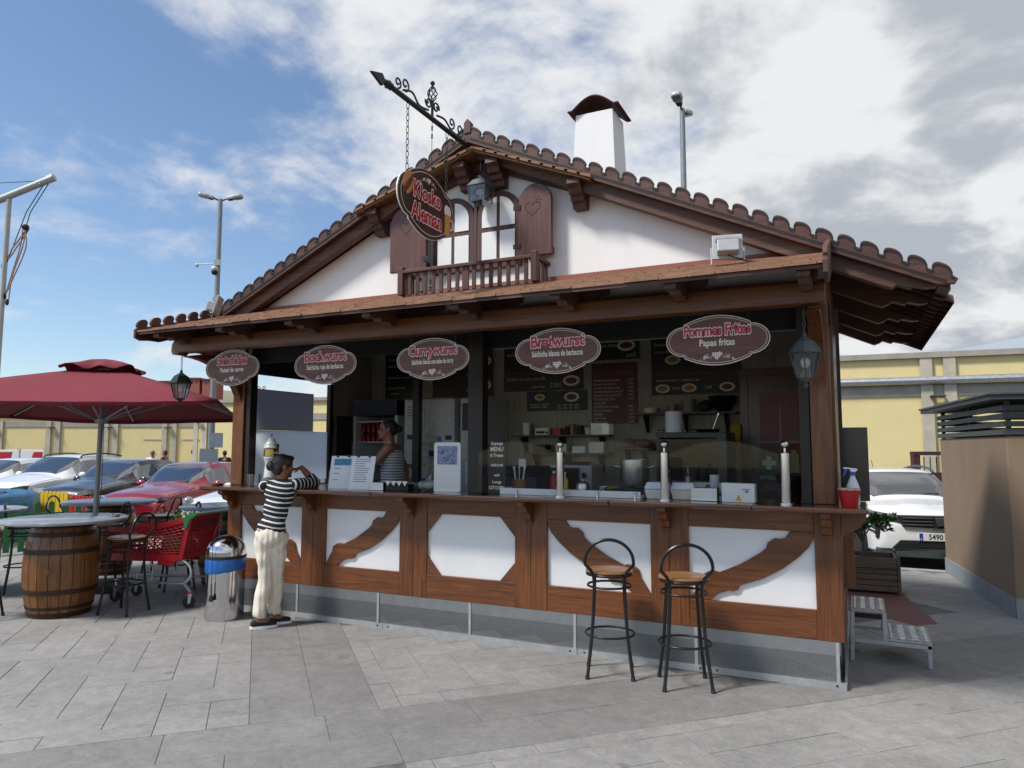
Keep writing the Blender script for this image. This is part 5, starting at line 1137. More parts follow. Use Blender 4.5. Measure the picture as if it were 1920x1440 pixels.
for i, (x, r, h) in enumerate(((-1.95, .085, .06), (-1.70, .06, .10), (-1.52, .075, .15))): small('bowl', ['low cream bowl on the shelf left of the door', 'small patterned tub on the shelf left of the door', 'tall pale jar on the shelf left of the door'][i], 'bowl', x, 2.09, cup(r, h), [M['cream'], M['seatwood'], M['creamw']][i])
small('wok', 'black wok leaning on the shelf next to the door', 'pan', -1.15, 2.09, [(.001, .0), (.05, .005), (.13, .08), (.16, .17), (.155, .17), (.12, .09), (.001, .02)], M['blackm'])
t_ = thing('dark_pouch', 'dark pouch between jar and wok on the shelf', 'pouch', (-1.35, BW - .11, 2.091)); me = remesh(MB().ell((0, 0, .06), (.08, .05, .06), 8).ell((.02, 0, .10), (.045, .03, .04), 8), .012, 2); me.materials.append(M['black']); link('pouch', me, t_)
t_ = thing('gingham_cloth', 'red gingham cloth bundled on the short shelf', 'cloth', (-2.13, BW - .12, 1.701)); me = remesh(MB().ell((-.08, 0, .05), (.12, .09, .055), 8).ell((.1, 0, .045), (.11, .09, .05), 8), .014, 2); me.materials.append(M['ging']); link('cloth', me, t_)
for i in range(4): small('upturned_glass', 'upturned stemmed glass on the small shelf beside the fridge', 'glass', -5.92 + i * .06, 1.97, [(.022, 0), (.026, .05), (.008, .07), (.006, .09), (.02, .095), (.001, .097)], M['lglass'], n=10)['group'] = 'upturned glasses on the small shelf'
t_ = thing('towel_dispenser', 'white paper towel dispenser on the left inner wall', 'dispenser', (-5.84, 1.85, 1.46)); MB().bx(-.08, .06, -.10, .10, 0, .30).obj('casing', M['white'], t_, bevel=.01); MB().tube(spiral((-.08, .2), .05, .01, 0, 1.5), .004, 5).obj('iron_flower', M['iron'], t_)
# back worktop
wk = thing('back_worktop', 'long dark worktop against the back wall of the kiosk', 'worktop', (0, 0, FLOOR + .02)); MB().bx(-3.7, -1.02, 1.85, BW - .002, .80, .84).obj('top', M['brushed'], wk); MB().bx(-3.68, -1.04, 1.88, BW - .004, 0, .80).obj('cabinet', M['dark'], wk)
WZ = FLOOR + .02 + .841
ti = thing('cash_register', 'dark blue-black cash register behind the glass guard', 'cash register', (-3.02, 1.15, ZT - .02)); nav = plain('navy_plastic', '#1c2433', .4, var=.15)
MB().bx(-.25, .25, -.20, .2, -.10, .10).obj('drawer', nav, ti, bevel=.008); MB().prism([(-.2, .10), (.2, .10), (.2, .24), (.05, .22), (-.2, .13)], 'x', -.24, .24).obj('keyboard_housing', nav, ti, bevel=.006); MB().bx(-.05, .03, .02, .03, .23, .31).obj('receipt', M['paper'], ti)
for k in range(5): MB().box((-.12 + .05 * k, -.1, .172), (.035, .10, .012), Matrix.Rotation(R(20), 3, 'X')).obj('key_row', M['greym'], ti)
mw = thing('microwave', 'silver microwave oven on the back worktop', 'microwave', (-2.80, 2.12, WZ)); MB().bx(-.27, .27, -.18, .22, 0, .31).obj('casing', M['fridgew'], mw, bevel=.008); MB().bx(-.25, .11, -.186, -.181, .04, .28).obj('door', M['blackm'], mw)
for z in (.10, .2): MB().cyl((.19, -.20, z), (.19, -.18, z), .03, n=16).obj('knob', M['steel'], mw)
MB().bx(.115, .13, -.205, -.19, .04, .28).obj('handle', M['steel'], mw)
fp = small('frying_pan', 'shallow steel pan on top of the microwave', 'pan', -2.75, WZ + .31, [(.001, 0), (.13, 0), (.17, .035), (.165, .035), (.125, .006), (.001, .006)], M['blackm'], y=2.1)
pt_ = thing('stock_pot', 'tall stainless stock pot with wire handles behind the counter', 'pot', (-1.66, .62, ZT + .075))
MB().lathe([(.001, 0), (.125, 0), (.13, .008), (.13, .225), (.134, .23), (.126, .23), (.124, .01), (.001, .01)], n=36).obj('body', M['brushed'], pt_, smooth='auto')
for s_ in (-1, 1): MB().tube(cr([(s_ * .13, -.03, .155), (s_ * .185, -.03, .175), (s_ * .185, .03, .175), (s_ * .13, .03, .155)], 5), .005, 6).obj('handle', M['steel'], pt_, smooth=True)
hb_ = thing('hob', 'black electric hob under the stock pot', 'hob', (-1.62, .62, ZT - .02)); MB().bx(-.25, .25, -.20, .20, 0, .06).obj('casing', M['black'], hb_, bevel=.006); MB().lathe([(.001, .06), (.12, .06), (.12, .074), (.001, .074)], (-.04, 0, 0), 24).obj('plate', M['blackm'], hb_)
wk2 = thing('inner_worktop', 'dark inner worktop just behind the counter', 'worktop', (0, 0, FLOOR + .02)); MB().bx(-3.35, -.75, .42, .95, .86, .92).obj('top', M['brushed'], wk2); MB().bx(-3.3, -.8, .45, .9, 0, .86).obj('cabinet', M['dark'], wk2)
kt = small('sauce_pot', 'small steel sauce pot behind the guard post', 'pot', -2.15, ZT - .02, [(.001, 0), (.06, 0), (.07, .05), (.055, .10), (.03, .115), (.012, .12), (.012, .135), (.001, .14)], M['brushed'], y=.60); k2 = small('steel_jug', 'little steel jug beside the sauce pot', 'jug', -1.92, ZT - .02, cup(.04, .08), M['brushed'], y=.5)
k3 = thing('yellow_cloth', 'crumpled yellow cloth between jug and stock pot', 'cloth', (-1.93, .72, ZT - .02)); me = remesh(MB().ell((0, 0, .04), (.1, .06, .045), 8).ell((.06, 0, .05), (.06, .05, .03), 8), .014, 1); me.materials.append(plain('olive_yellow_cloth', '#8d8a25', .8, var=.3)); link('cloth', me, k3)
ov = thing('convection_oven', 'black glass-fronted convection oven behind the counter', 'oven', (-1.30, 1.55, ZT - .02)); MB().bx(-.34, .34, -.24, .3, 0, .58).obj('casing', M['blackm'], ov, bevel=.006); MB().bx(-.31, .25, -.247, -.241, .12, .54).obj('door_glass', glass('oven_glass', (.06, .08, .08), .02, .02, .2), ov); MB().bx(-.32, .30, -.25, -.241, .01, .10).obj('control_panel', M['brushed'], ov)
for x in (-.02, .16): MB().cyl((x, -.27, .055), (x, -.25, .055), .03, n=18).obj('knob', M['steel'], ov)
for z in (.22, .32, .42): MB().bx(-.30, .24, -.2, .2, z, z + .006).obj('rack', M['brushed'], ov)
MB().tube([(-.29, -.275, .52), (.24, -.275, .52)], .008, 8).obj('handle', M['steel'], ov)
kr = small('paper_roll', 'big white kitchen paper roll standing on the oven', 'paper roll', -1.50, ZT + .561, [(.001, 0), (.085, 0), (.085, .21), (.02, .21), (.001, .20)], M['paper'], y=1.5, n=28)
p2 = small('skillet', 'black skillet with ladle lying on the oven', 'pan', -1.17, ZT + .561, [(.001, 0), (.10, 0), (.125, .03), (.12, .03), (.095, .006), (.001, .006)], M['blackm'], y=1.5); MB().tube([(.05, 0, .02), (.10, -.02, .15), (.12, -.02, .18)], [.005, .006, .018], 6).obj('ladle', M['steel'], p2)
fo = thing('yellow_bag', 'yellow cloth bag hanging beside the door frame', 'bag', (-1.02, BW - .07, 1.62)); MB().prism([(-.05, 0), (.03, .0), (.055, .30), (.04, .34), (-.05, .34), (-.065, .30)], 'y', -.03, .05).obj('bag', plain('mustard_cloth', '#b39a20', .8, var=.15), fo, bevel=.012); MB().cyl((0, .05, .32), (0, .0695, .34), .01, n=8).obj('hook', M['iron'], fo)
# clutter on the inner worktops
def bottle(name, label, x, y, z, r, h, m, cap, cat='bottle', grp='sauce and drink bottles'):
    t_ = thing(name, label, cat, (x, y, z), 0, grp); MB().lathe([(.001, 0), (r, 0), (r, h * .58), (r * .8, h * .68), (r * .36, h * .80), (r * .34, h * .93), (.001, h * .93)], n=14).obj('body', m, t_, smooth='auto'); MB().lathe([(r * .42, h * .90), (r * .42, h), (.001, h * 1.0)], n=12).obj('cap', cap, t_, smooth='auto')
gb = glass('green_bottle_glass', (.15, .30, .16), .10); bbm = plain('brown_bottle', '#3a2010', .15, var=.2)
IW = FLOOR + .02 + .921
for nm, lb, x, y, r, h, m, c in (('sauce_bottle', 'red squeezy ketchup bottle behind the long white tray', -2.42, .56, .035, .21, M['redp'], M['white']), ('sauce_bottle', 'yellow squeezy mustard bottle beside the ketchup', -2.33, .60, .035, .20, M['yellow'], M['white']), ('oil_bottle', 'dark green oil bottle left of the oven', -1.78, .86, .035, .30, gb, M['black']), ('beer_bottle', 'brown bottle on the inner worktop right of the stock pot', -1.36, .62, .032, .24, bbm, M['cream']), ('water_bottle', 'clear bottle beside the brown one on the inner worktop', -1.22, .78, .036, .27, M['lglass'], M['blue']), ('beer_bottle', 'brown bottle standing alone at the left of the inner worktop', -3.22, .70, .032, .24, bbm, M['cream'])): bottle(nm, lb, x, y, IW, r, h, m, c)
cs_ = thing('cup_stack', 'leaning stack of white paper cups on the inner worktop', 'cups', (-.98, .70, IW), 0)
for k in range(7): MB().lathe([(.03, 0), (.042, .085), (.044, .087), (.040, .085), (.028, .004)], (.001 * k, 0, .018 * k), 16).obj('cup', M['paper'], cs_, smooth='auto')
ur = thing('utensil_rail', 'steel rail with hanging ladles and tongs under the bowl shelf', 'utensil rail', (-1.60, BW - .03, 1.90)); MB().tube([(-.30, 0, 0), (.34, 0, 0)], .006, 6).obj('rail', M['steel'], ur)
for k in range(5): x = -.26 + .14 * k; MB().tube([(x, -.012, .0), (x, -.02, -.16 - .02 * (k % 2)), (x, -.03, -.2 - .02 * (k % 2))], [.004, .005, .022], 8).obj('utensil', M['brushed'], ur)
for k in (-.29, .33): MB().tube([(k, 0, 0), (k, .029, 0)], .005, 6).obj('rail_stay', M['steel'], ur)
# safety signs on the door
sg = thing('first_aid_sign', 'green sign with white cross reading BOTIQUIN on the inner door', 'sign', (-.70, BW - .034, 1.33)); MB().bx(-.11, .11, -.002, .001, 0, .32).obj('plate', plain('sign_green', '#1f6b45', .5), sg); MB().bx(-.025, .025, -.0035, -.0022, .14, .28).bx(-.07, -.0255, -.0035, -.0022, .185, .235).bx(.0255, .07, -.0035, -.0022, .185, .235).obj('cross', M['white'], sg); MB().text('BOTIQUIN', (0, -.0035, .035), size=.05, off=.001, sx=.82).obj('lettering', M['white'], sg)
se = thing('extinguisher_sign', 'red sign with a pale extinguisher reading EXTINTOR on the inner door', 'sign', (-.45, BW - .034, 1.30)); MB().bx(-.125, .125, -.002, .001, 0, .44).obj('plate', plain('sign_red', '#8e161c', .5), se); MB().prism([(-.05, .14), (.05, .14), (.05, .32), (.025, .36), (.025, .38), (-.02, .38), (-.02, .36), (-.05, .32)], 'y', -.0035, -.0022).obj('extinguisher_symbol', plain('photolum', '#b7b36a', .5), se); MB().tube([(-.02, -.003, .375), (-.08, -.003, .36), (-.09, -.003, .25), (-.075, -.003, .17)], .004, 5).obj('hose_symbol', bpy.data.materials['photolum'], se); MB().text('EXTINTOR', (0, -.0035, .045), size=.06, off=.0015, sx=.82).obj('lettering', M['cream'], se)
bo = small('wide_black_bowl', 'wide black bowl on the counter near the right corner post', 'bowl', -.30, CT, [(.001, .02), (.04, 0), (.05, .05), (.13, .14), (.15, .20), (.145, .20), (.12, .13), (.001, .06)], M['blackm'], y=.30, n=28)
sk = thing('sink', 'steel sink with arched tap set in the inner left worktop', 'sink', (-4.95, .55, ZT - .06)); MB().bx(-.45, .35, -.10, .35, 0, .05).obj('basin', M['brushed'], sk, bevel=.006); MB().tube(cr([(-.12, .05, .05), (-.12, .02, .20), (.05, -.02, .31), (.18, -.05, .32)], 6), .013, 8).obj('tap', M['steel'], sk, smooth=True)
MB().bx(-.45, .35, -.08, .33, -.88, -.001).obj('cabinet', M['dark'], sk)

# ------------------------------------------------------------------ people
def skin_mat(name, c):
    m, t, b = base_mat(name); n = noise_node(t, ns=35, detail=4); t.links.new(ramp(t, n, [(.3, tuple(q * .88 for q in srgb(c))), (.7, c)]), b.inputs['Base Color'])
    b.inputs['Roughness'].default_value = .5; b.inputs['Subsurface Weight'].default_value = .08; b.inputs['Subsurface Radius'].default_value = (.01, .005, .003); return m
def stripe_mat(name, a, b_, per, duty):
    m, t, b = base_mat(name); at = t.nodes.new('ShaderNodeAttribute'); at.attribute_name = 'st'
    n = noise_node(t, ns=9, detail=2); v = mth(t, 'ADD', at.outputs['Fac'], mth(t, 'MULTIPLY', mth(t, 'SUBTRACT', n, .5), per * .25))
    f = mth(t, 'LESS_THAN', mth(t, 'FRACT', mth(t, 'ADD', mth(t, 'DIVIDE', v, per), 100.0)), duty)
    t.links.new(mixc(t, f, a, b_), b.inputs['Base Color']); b.inputs['Roughness'].default_value = .85
    bump(t, b, noise_node(t, ns=14, detail=3), .25, .01); return m
def set_st(me, fn):
    at = me.attributes.new('st', 'FLOAT', 'POINT'); at.data.foreach_set('value', [fn(v.co) for v in me.vertices])
def seg_t(p, a, b): d = b - a; return (p - a).dot(d) / d.length
def hand(mb, wrist, dirv, palm_n, curl=.5, s=1.0, right=True):
    d = Vector(dirv).normalized(); nrm = Vector(palm_n); nrm = (nrm - d * nrm.dot(d)).normalized(); sd = d.cross(nrm) * (1 if right else -1); w0 = Vector(wrist)
    for k in range(4): mb.cap(w0 + sd * (.012 - .008 * k) * s * .6, .014 * s, w0 + d * .082 * s + sd * (.030 - .020 * k) * s, .0115 * s)
    for k, L_ in enumerate((.066, .076, .070, .054)):
        b0_ = w0 + d * .082 * s + sd * (.030 - .020 * k) * s; p = b0_; dd = d.copy()
        for j, q in enumerate((.45, .32, .23)):
            dd = (Matrix.Rotation(curl * (.7 if j == 0 else .9), 3, sd) @ dd) if False else (dd * math.cos(curl * .6) + nrm * math.sin(curl * .6)).normalized()
            p2_ = p + dd * L_ * q * s; mb.cap(p, (.0092 - .0008 * j) * s, p2_, (.0084 - .0008 * j) * s, 8); p = p2_
    tb = w0 + d * .025 * s + sd * .028 * s; t1 = tb + (d * .6 + sd * .7 + nrm * .35).normalized() * .038 * s; mb.cap(tb, .013 * s, t1, .0105 * s, 8); mb.cap(t1, .0105 * s, t1 + (d * .9 + sd * .2 + nrm * .4).normalized() * .03 * s, .0085 * s, 8)
def head(mb, c, look, s=1.0, tilt=Vector((0, 0, 1))):
    f = Vector(look).normalized(); up = Vector(tilt).normalized(); f = (f - up * f.dot(up)).normalized(); r = f.cross(up); B_ = Matrix((r, f, up)).transposed(); c = Vector(c)
    q = lambda x, y, z: c + B_ @ Vector((x, y, z)) * s
    mb.ell(q(0, -.012, .022), (.073 * s, .093 * s, .088 * s), 14, B_); mb.ell(q(0, .022, -.045), (.056 * s, .066 * s, .068 * s), 12, B_)
    mb.cap(q(0, .078, .008), .010 * s, q(0, .096, -.028), .013 * s, 8); mb.ell(q(0, .079, -.052), (.022 * s, .012 * s, .006 * s), 8, B_); mb.ell(q(0, .076, -.062), (.018 * s, .012 * s, .006 * s), 8, B_); mb.ell(q(0, .070, -.092), (.022 * s, .018 * s, .018 * s), 8, B_)
    for sx_ in (-1, 1):
        mb.ell(q(sx_ * .076, -.012, -.008), (.011 * s, .020 * s, .032 * s), 8, B_); mb.ell(q(sx_ * .033, .068, -.018), (.024 * s, .018 * s, .02 * s), 8, B_); mb.ell(q(sx_ * .032, .074, .020), (.022 * s, .010 * s, .006 * s), 6, B_)
    return q, B_
def eyes(q, B_, s, par):
    for sx_ in (-1, 1): MB().ell(q(sx_ * .031, .0765, .004), (.0125 * s, .008 * s, .0075 * s), 8, B_).obj('eye', M['white'], par, smooth=True); MB().ell(q(sx_ * .031, .083, .004), (.006 * s, .003 * s, .006 * s), 6, B_).obj('iris', M['black'], par, smooth=True)
hairm = plain('dark_brown_hair', '#2a2220', .5, var=.45, ns=55, bmp=.5)
sk1 = skin_mat('tanned_skin', '#8d5a41'); sk2 = skin_mat('ruddy_skin', '#a8715a')
# --- customer leaning on the counter
F0 = Vector((-4.97, -.475, 0)); W = lambda a, b, z: F0 + RT * a + FW * b + Vector((0, 0, z))
cu = thing('person', 'customer in navy striped top and cream trousers leaning on the counter', 'person', (0, 0, 0))
hipL, hipR = W(-.025, .03, .88), W(.115, .06, .88); knL, knR = W(.005, .03, .47), W(.085, .12, .47); anL, anR = W(-.025, -.01, .075), W(.06, .15, .075)
shL, shR = W(-.055, .11, 1.325), W(.245, .13, 1.335); el = W(.37, .33, 1.345); wr = W(.245, .30, 1.495); chest = W(.095, .12, 1.20); neck = W(.105, .135, 1.385); hd = W(.112, .155, 1.512)
look = (RT * .82 + FW * .55 + Vector((0, 0, -.18)))
sk_ = MB(); qf, HB = head(sk_, hd, look, 1.0, Vector((RT.x * .08, RT.y * .08, 1)))
sk_.cap(neck - Vector((0, 0, .08)), .055, hd - Vector((0, 0, .04)), .048); sk_.cap(el, .040, el * .5 + wr * .5, .036); sk_.cap(el * .5 + wr * .5, .036, wr, .024)
hand(sk_, wr, W(.15, .27, 1.50) - wr + Vector((0, 0, -.03)), Vector((0, 0, -1)), .7, 1.0)
eL, wL = W(-.10, .30, 1.345), W(.07, .43, 1.335); sk_.cap(eL, .038, wL, .024); hand(sk_, wL, RT * .9 + FW * .3, Vector((0, 0, -1)), .25, 1.0, False)
for a, k in ((anL, knL), (anR, knR)): sk_.cap(a, .034, k, .05); sk_.cap(a, .034, a + RT * .10 + FW * .05 - Vector((0, 0, .045)), .028)
sk_.cap(knL, .05, hipL, .07); sk_.cap(knR, .05, hipR, .07); sk_.cap((hipL + hipR) / 2, .085, chest, .075); sk_.cap(chest, .075, neck - Vector((0, 0, .06)), .06); sk_.cap(shL, .045, eL, .038); sk_.cap(shR, .045, el, .038); sk_.cap(shL, .05, shR, .05)
me = remesh(sk_, .0062, 3, 'body'); me.materials.append(sk1); link('body', me, cu); eyes(qf, HB, 1.0, cu)
hr = MB(); B3 = HB
hr.ell(qf(0, -.022, .034), (.083, .098, .087), 14, B3); hr.ell(qf(0, -.062, -.02), (.074, .058, .072), 12, B3); hr.ell(qf(.0, .045, .080), (.06, .05, .03), 10, B3); hr.ell(qf(-.0, -.128, -.005), (.050, .044, .050), 12, B3); hr.ell(qf(.058, .02, .045), (.028, .05, .04), 8, B3); hr.ell(qf(-.058, .02, .045), (.028, .05, .04), 8, B3)
me = remesh(hr, .008, 2, 'hair'); me.materials.append(hairm); link('hair', me, cu)
tp = MB(); pel = (hipL + hipR) / 2
tp.ell(pel + Vector((0, 0, .05)), (.138, .10, .11), 14, Matrix.Rotation(YAW, 3, 'Z')); tp.ell((pel + chest) / 2 + Vector((0, 0, .05)), (.122, .09, .16), 14, Matrix.Rotation(YAW, 3, 'Z')); tp.ell(chest + Vector((0, 0, .02)), (.134, .098, .15), 14, Matrix.Rotation(YAW, 3, 'Z')); tp.cap(shL, .055, shR, .055); tp.cap(chest + Vector((0, 0, .08)), .10, neck - Vector((0, 0, .04)), .062)
tp.ell(chest - RT * .0 - FW * .02 + Vector((0, 0, .06)), (.15, .09, .12), 12, Matrix.Rotation(YAW, 3, 'Z'))
me = remesh(tp, .011, 4, 'top')
for v in me.vertices:                       # folds and a straight hem
    v.co.z = max(v.co.z, .868 + .01 * math.sin(v.co.x * 25))
set_st(me, lambda p: p.z + .02 * math.sin((p - pel).dot(RT) * 12)); M['navy'] = stripe_mat('navy_white_stripes', '#141a2e', '#d9d6cd', .047, .30); me.materials.append(M['navy']); link('striped_top', me, cu)
for nm, s0, e0, w0, cut in (('r', shR, el, wr, .30), ('l', shL, eL, wL, .2)):
    sv = MB().cap(s0, .064, e0, .056); e1 = e0 + (w0 - e0) * cut; sv.cap(e0, .056, e1, .052); me = remesh(sv, .009, 3, 'sleeve')
    set_st(me, lambda p, s0=s0, e0=e0: seg_t(p, s0, e0)); me.materials.append(M['navy']); link('sleeve', me, cu)
tr_ = MB(); tr_.ell(pel + Vector((0, 0, -.01)), (.134, .10, .10), 14, Matrix.Rotation(YAW, 3, 'Z'))
for h_, k_, a_ in ((hipL, knL, anL), (hipR, knR, anR)): tr_.cap(h_ - Vector((0, 0, .03)), .084, k_, .070); tr_.cap(k_, .070, a_ + Vector((0, 0, .06)), .064)
tr_.ell(pel - FW * .045 - Vector((0, 0, .035)), (.122, .078, .10), 12, Matrix.Rotation(YAW, 3, 'Z'))
me = remesh(tr_, .010, 4, 'trousers')
for v in me.vertices:
    v.co.z = max(v.co.z, .098); t_w = math.sin(v.co.z * 23 + v.co.x * 45 + 2 * math.sin(v.co.z * 7)) * .006 + math.sin(v.co.z * 41 - v.co.y * 38) * .003 + math.sin((v.co.x + v.co.y) * 90) * .003; v.co += v.normal * t_w
me.materials.append(plain('cream_linen', '#ddd4c4', .85, var=.08, ns=9, bmp=.15)); link('trousers', me, cu)
for a_ in (anL, anR):
    dx = (RT * .92 + FW * .38).normalized(); sh = MB().cap(a_ - dx * .045 - Vector((0, 0, .03)), .036, a_ + dx * .13 - Vector((0, 0, .042)), .030); me = remesh(sh, .008, 2)
    for v in me.vertices: v.co.z = max(v.co.z, .018)
    me.materials.append(plain('navy_canvas', '#15171f', .8, var=.15)); s_o = link('shoe', me, cu)
    so = MB(); pts = []
    for k in range(20):
        t = 2 * math.pi * k / 20; c_ = a_ + dx * .043; sdv = Vector((-dx.y, dx.x, 0)); v_ = c_ + dx * (.128 * math.cos(t)) + sdv * (.040 * math.sin(t)); pts.append((v_.x, v_.y))
    so.prism(pts, 'z', .0, .024).obj('sole', M['white'], s_o)
# --- staff member behind the counter
F1 = Vector((-4.54, .95, FLOOR + .02)); W1 = lambda a, b, z: F1 + RT * a + FW * b + Vector((0, 0, z))
sf = thing('person', 'staff member in white striped vest and glasses behind the counter', 'person', (0, 0, 0))
pel = W1(.03, 0, .92); chest = W1(.02, 0, 1.22); neck = W1(-.005, 0, 1.41); hd = W1(-.045, -.01, 1.545); look = (-RT * .93 - FW * .25 + Vector((0, 0, -.05)))
shA, shB = W1(.0, -.16, 1.34), W1(.04, .15, 1.34); elA = W1(-.19, -.16, 1.13); wrA = W1(-.40, -.10, 1.08); elB = W1(.14, .22, 1.06); wrB = W1(.13, .15, .86)
b_ = MB(); qf, HB = head(b_, hd, look, 1.0)
b_.cap(neck - Vector((0, 0, .05)), .058, hd - Vector((0, 0, .03)), .050); b_.cap(shA, .056, elA, .042); b_.cap(elA, .042, wrA, .027); b_.cap(shB, .054, elB, .042); b_.cap(elB, .042, wrB, .027); hand(b_, wrA, -RT, Vector((0, 0, -1)), .35); hand(b_, wrB, Vector((0, 0, -1)), -RT, .35)
b_.cap(pel, .13, chest, .12); b_.cap(chest, .12, neck - Vector((0, 0, .06)), .06); b_.cap(shA, .055, shB, .055)
for s_ in (-1, 1): b_.cap(pel + FW * .08 * s_, .09, W1(.03, .09 * s_, .47), .06); b_.cap(W1(.03, .09 * s_, .47), .055, W1(.05, .09 * s_, .08), .036); b_.cap(W1(.05, .09 * s_, .05), .04, W1(-.10, .10 * s_, .03), .028)
me = remesh(b_, .0068, 3, 'body'); me.materials.append(sk2); link('body', me, sf); eyes(qf, HB, 1.0, sf)
hr = MB(); hr.ell(qf(0, -.025, .034), (.082, .096, .084), 14, HB); hr.ell(qf(0, -.068, -.005), (.072, .055, .065), 12, HB); hr.ell(qf(0, -.135, .01), (.045, .04, .045), 10, HB); me = remesh(hr, .009, 2, 'hair'); me.materials.append(hairm); link('hair', me, sf)
gf = MB()
for s_ in (-1, 1):
    gf.tube([qf(s_ * .032 + .021 * math.cos(t), .092, .004 + .017 * math.sin(t)) for t in [2 * math.pi * k / 14 for k in range(14)]], .0022, 5, closed=True); gf.tube([qf(s_ * .055, .09, .008), qf(s_ * .078, .0, .006)], .002, 5)
gf.tube([qf(-.011, .093, .006), qf(.011, .093, .006)], .002, 5); gf.obj('glasses', M['black'], sf)
vs_ = MB(); RZm = Matrix.Rotation(YAW + R(80), 3, 'Z'); vs_.ell(pel + Vector((0, 0, .04)), (.175, .14, .14), 14, RZm); vs_.ell((pel + chest) / 2, (.165, .135, .2), 14, RZm); vs_.ell(chest - Vector((0, 0, .0)), (.165, .135, .13), 14, RZm)
for s0 in (shA, shB): vs_.cap(chest * .6 + s0 * .4, .05, neck * .48 + s0 * .52 + Vector((0, 0, .012)), .030)
me = remesh(vs_, .011, 3, 'vest'); set_st(me, lambda p: p.z); me.materials.append(stripe_mat('white_navy_stripes', '#1a2038', '#cfd0d4', .030, .72)); link('striped_vest', me, sf)
vs_ = MB().ell(pel - Vector((0, 0, .05)), (.18, .15, .12), 12, RZm)
for s_ in (-1, 1): vs_.cap(pel + FW * .085 * s_ - Vector((0, 0, .05)), .10, W1(.03, .09 * s_, .47), .075); vs_.cap(W1(.03, .09 * s_, .47), .075, W1(.05, .09 * s_, .10), .06)
me = remesh(vs_, .014, 2, 'trousers'); me.materials.append(M['black']); link('trousers', me, sf)
# --- three people walking in the car park
def passer(x, y, label, shirt, rz, hairc=hairm):
    t_ = thing('person', label, 'person', (x, y, GZ), rz, 'people walking in the car park'); s = 1.0
    b = MB(); qf, HB = head(b, (0, 0, 1.55), (0, 1, 0)); b.cap((0, 0, 1.35), .055, (0, 0, 1.5), .05); b.cap((0, 0, .95), .13, (0, 0, 1.25), .13); b.cap((-.17, 0, 1.33), .055, (.17, 0, 1.33), .055)
    for s_ in (-1, 1): b.cap((s_ * .18, 0, 1.32), .05, (s_ * .22, -.02, 1.06), .042); b.cap((s_ * .22, -.02, 1.06), .04, (s_ * .21, .06, .84), .026); hand(b, (s_ * .21, .06, .84), (0, .1, -1), (-s_, 0, 0), .4); b.cap((s_ * .09, 0, .9), .085, (s_ * .09, s_ * .08, .48), .058); b.cap((s_ * .09, s_ * .08, .48), .055, (s_ * .09, s_ * .14, .08), .036); b.cap((s_ * .09, s_ * .14, .05), .038, (s_ * .09, s_ * .14 + .12, .03), .028)
    me = remesh(b, .013, 2, 'body'); me.materials.append(sk2); link('body', me, t_)
    h = MB(); h.ell(qf(0, -.022, .034), (.083, .098, .087), 10, HB); h.ell(qf(0, -.06, -.02), (.072, .05, .065), 10, HB); me = remesh(h, .014, 1); me.materials.append(hairc); link('hair', me, t_)
    c = MB().ell((0, 0, 1.0), (.18, .13, .16), 10).ell((0, 0, 1.22), (.18, .13, .16), 10).cap((-.17, 0, 1.33), .07, (.17, 0, 1.33), .07)
    for s_ in (-1, 1): c.cap((s_ * .18, 0, 1.32), .068, (s_ * .215, -.015, 1.12), .06)
    me = remesh(c, .018, 2); me.materials.append(shirt); link('shirt', me, t_)
    c = MB().ell((0, 0, .9), (.17, .13, .1), 10)
    for s_ in (-1, 1): c.cap((s_ * .09, 0, .88), .1, (s_ * .09, s_ * .08, .48), .075); c.cap((s_ * .09, s_ * .08, .48), .075, (s_ * .09, s_ * .14, .1), .06)
    me = remesh(c, .018, 2); me.materials.append(M['charcoal']); link('trousers', me, t_)
grey_hair = plain('grey_hair', '#6d6864', .6, var=.4, ns=50)
for px, d, lb, sm_, rz, hm in ((290, 27, 'grey-haired person in white shirt walking behind the red car', M['white'], .6, grey_hair), (312, 29, 'dark-haired person behind the red car, right of the grey-haired one', M['mb_red'], 2.0, hairm), (424, 28, 'person in dark clothes half hidden behind the kiosk corner post', M['black'], 1.0, hairm)):
    p = P((px - 960) / 1340 * d, d); passer(p.x, p.y, lb, sm_, rz, hm); bpy.data.objects

# ------------------------------------------------------------------ right-hand side: steps, planter, utility hut
ss = thing('step_stool', 'two-tread aluminium step stool beside the kiosk', 'steps', (.055, .83, 0), 0)
tread = plain('scuffed_white_tread', (.62, .62, .58), .6, var=.25, ns=18, dirt=((.35, .33, .3), 30, .6)); tape = plain('hazard_tape', '#b89a2c', .6, var=.3, ns=40)
SW = .52
def hazard():
    m, t, b = base_mat('hazard_edge'); tcn = t.nodes.new('ShaderNodeTexCoord'); sp = t.nodes.new('ShaderNodeSeparateXYZ'); t.links.new(tcn.outputs['Object'], sp.inputs[0])
    f = mth(t, 'LESS_THAN', mth(t, 'FRACT', mth(t, 'DIVIDE', mth(t, 'ADD', mth(t, 'ADD', sp.outputs[0], sp.outputs[1]), 10.0), .06)), .5); t.links.new(mixc(t, f, '#c4b78a', '#6d6a62'), b.inputs['Base Color']); return m
hz = hazard()
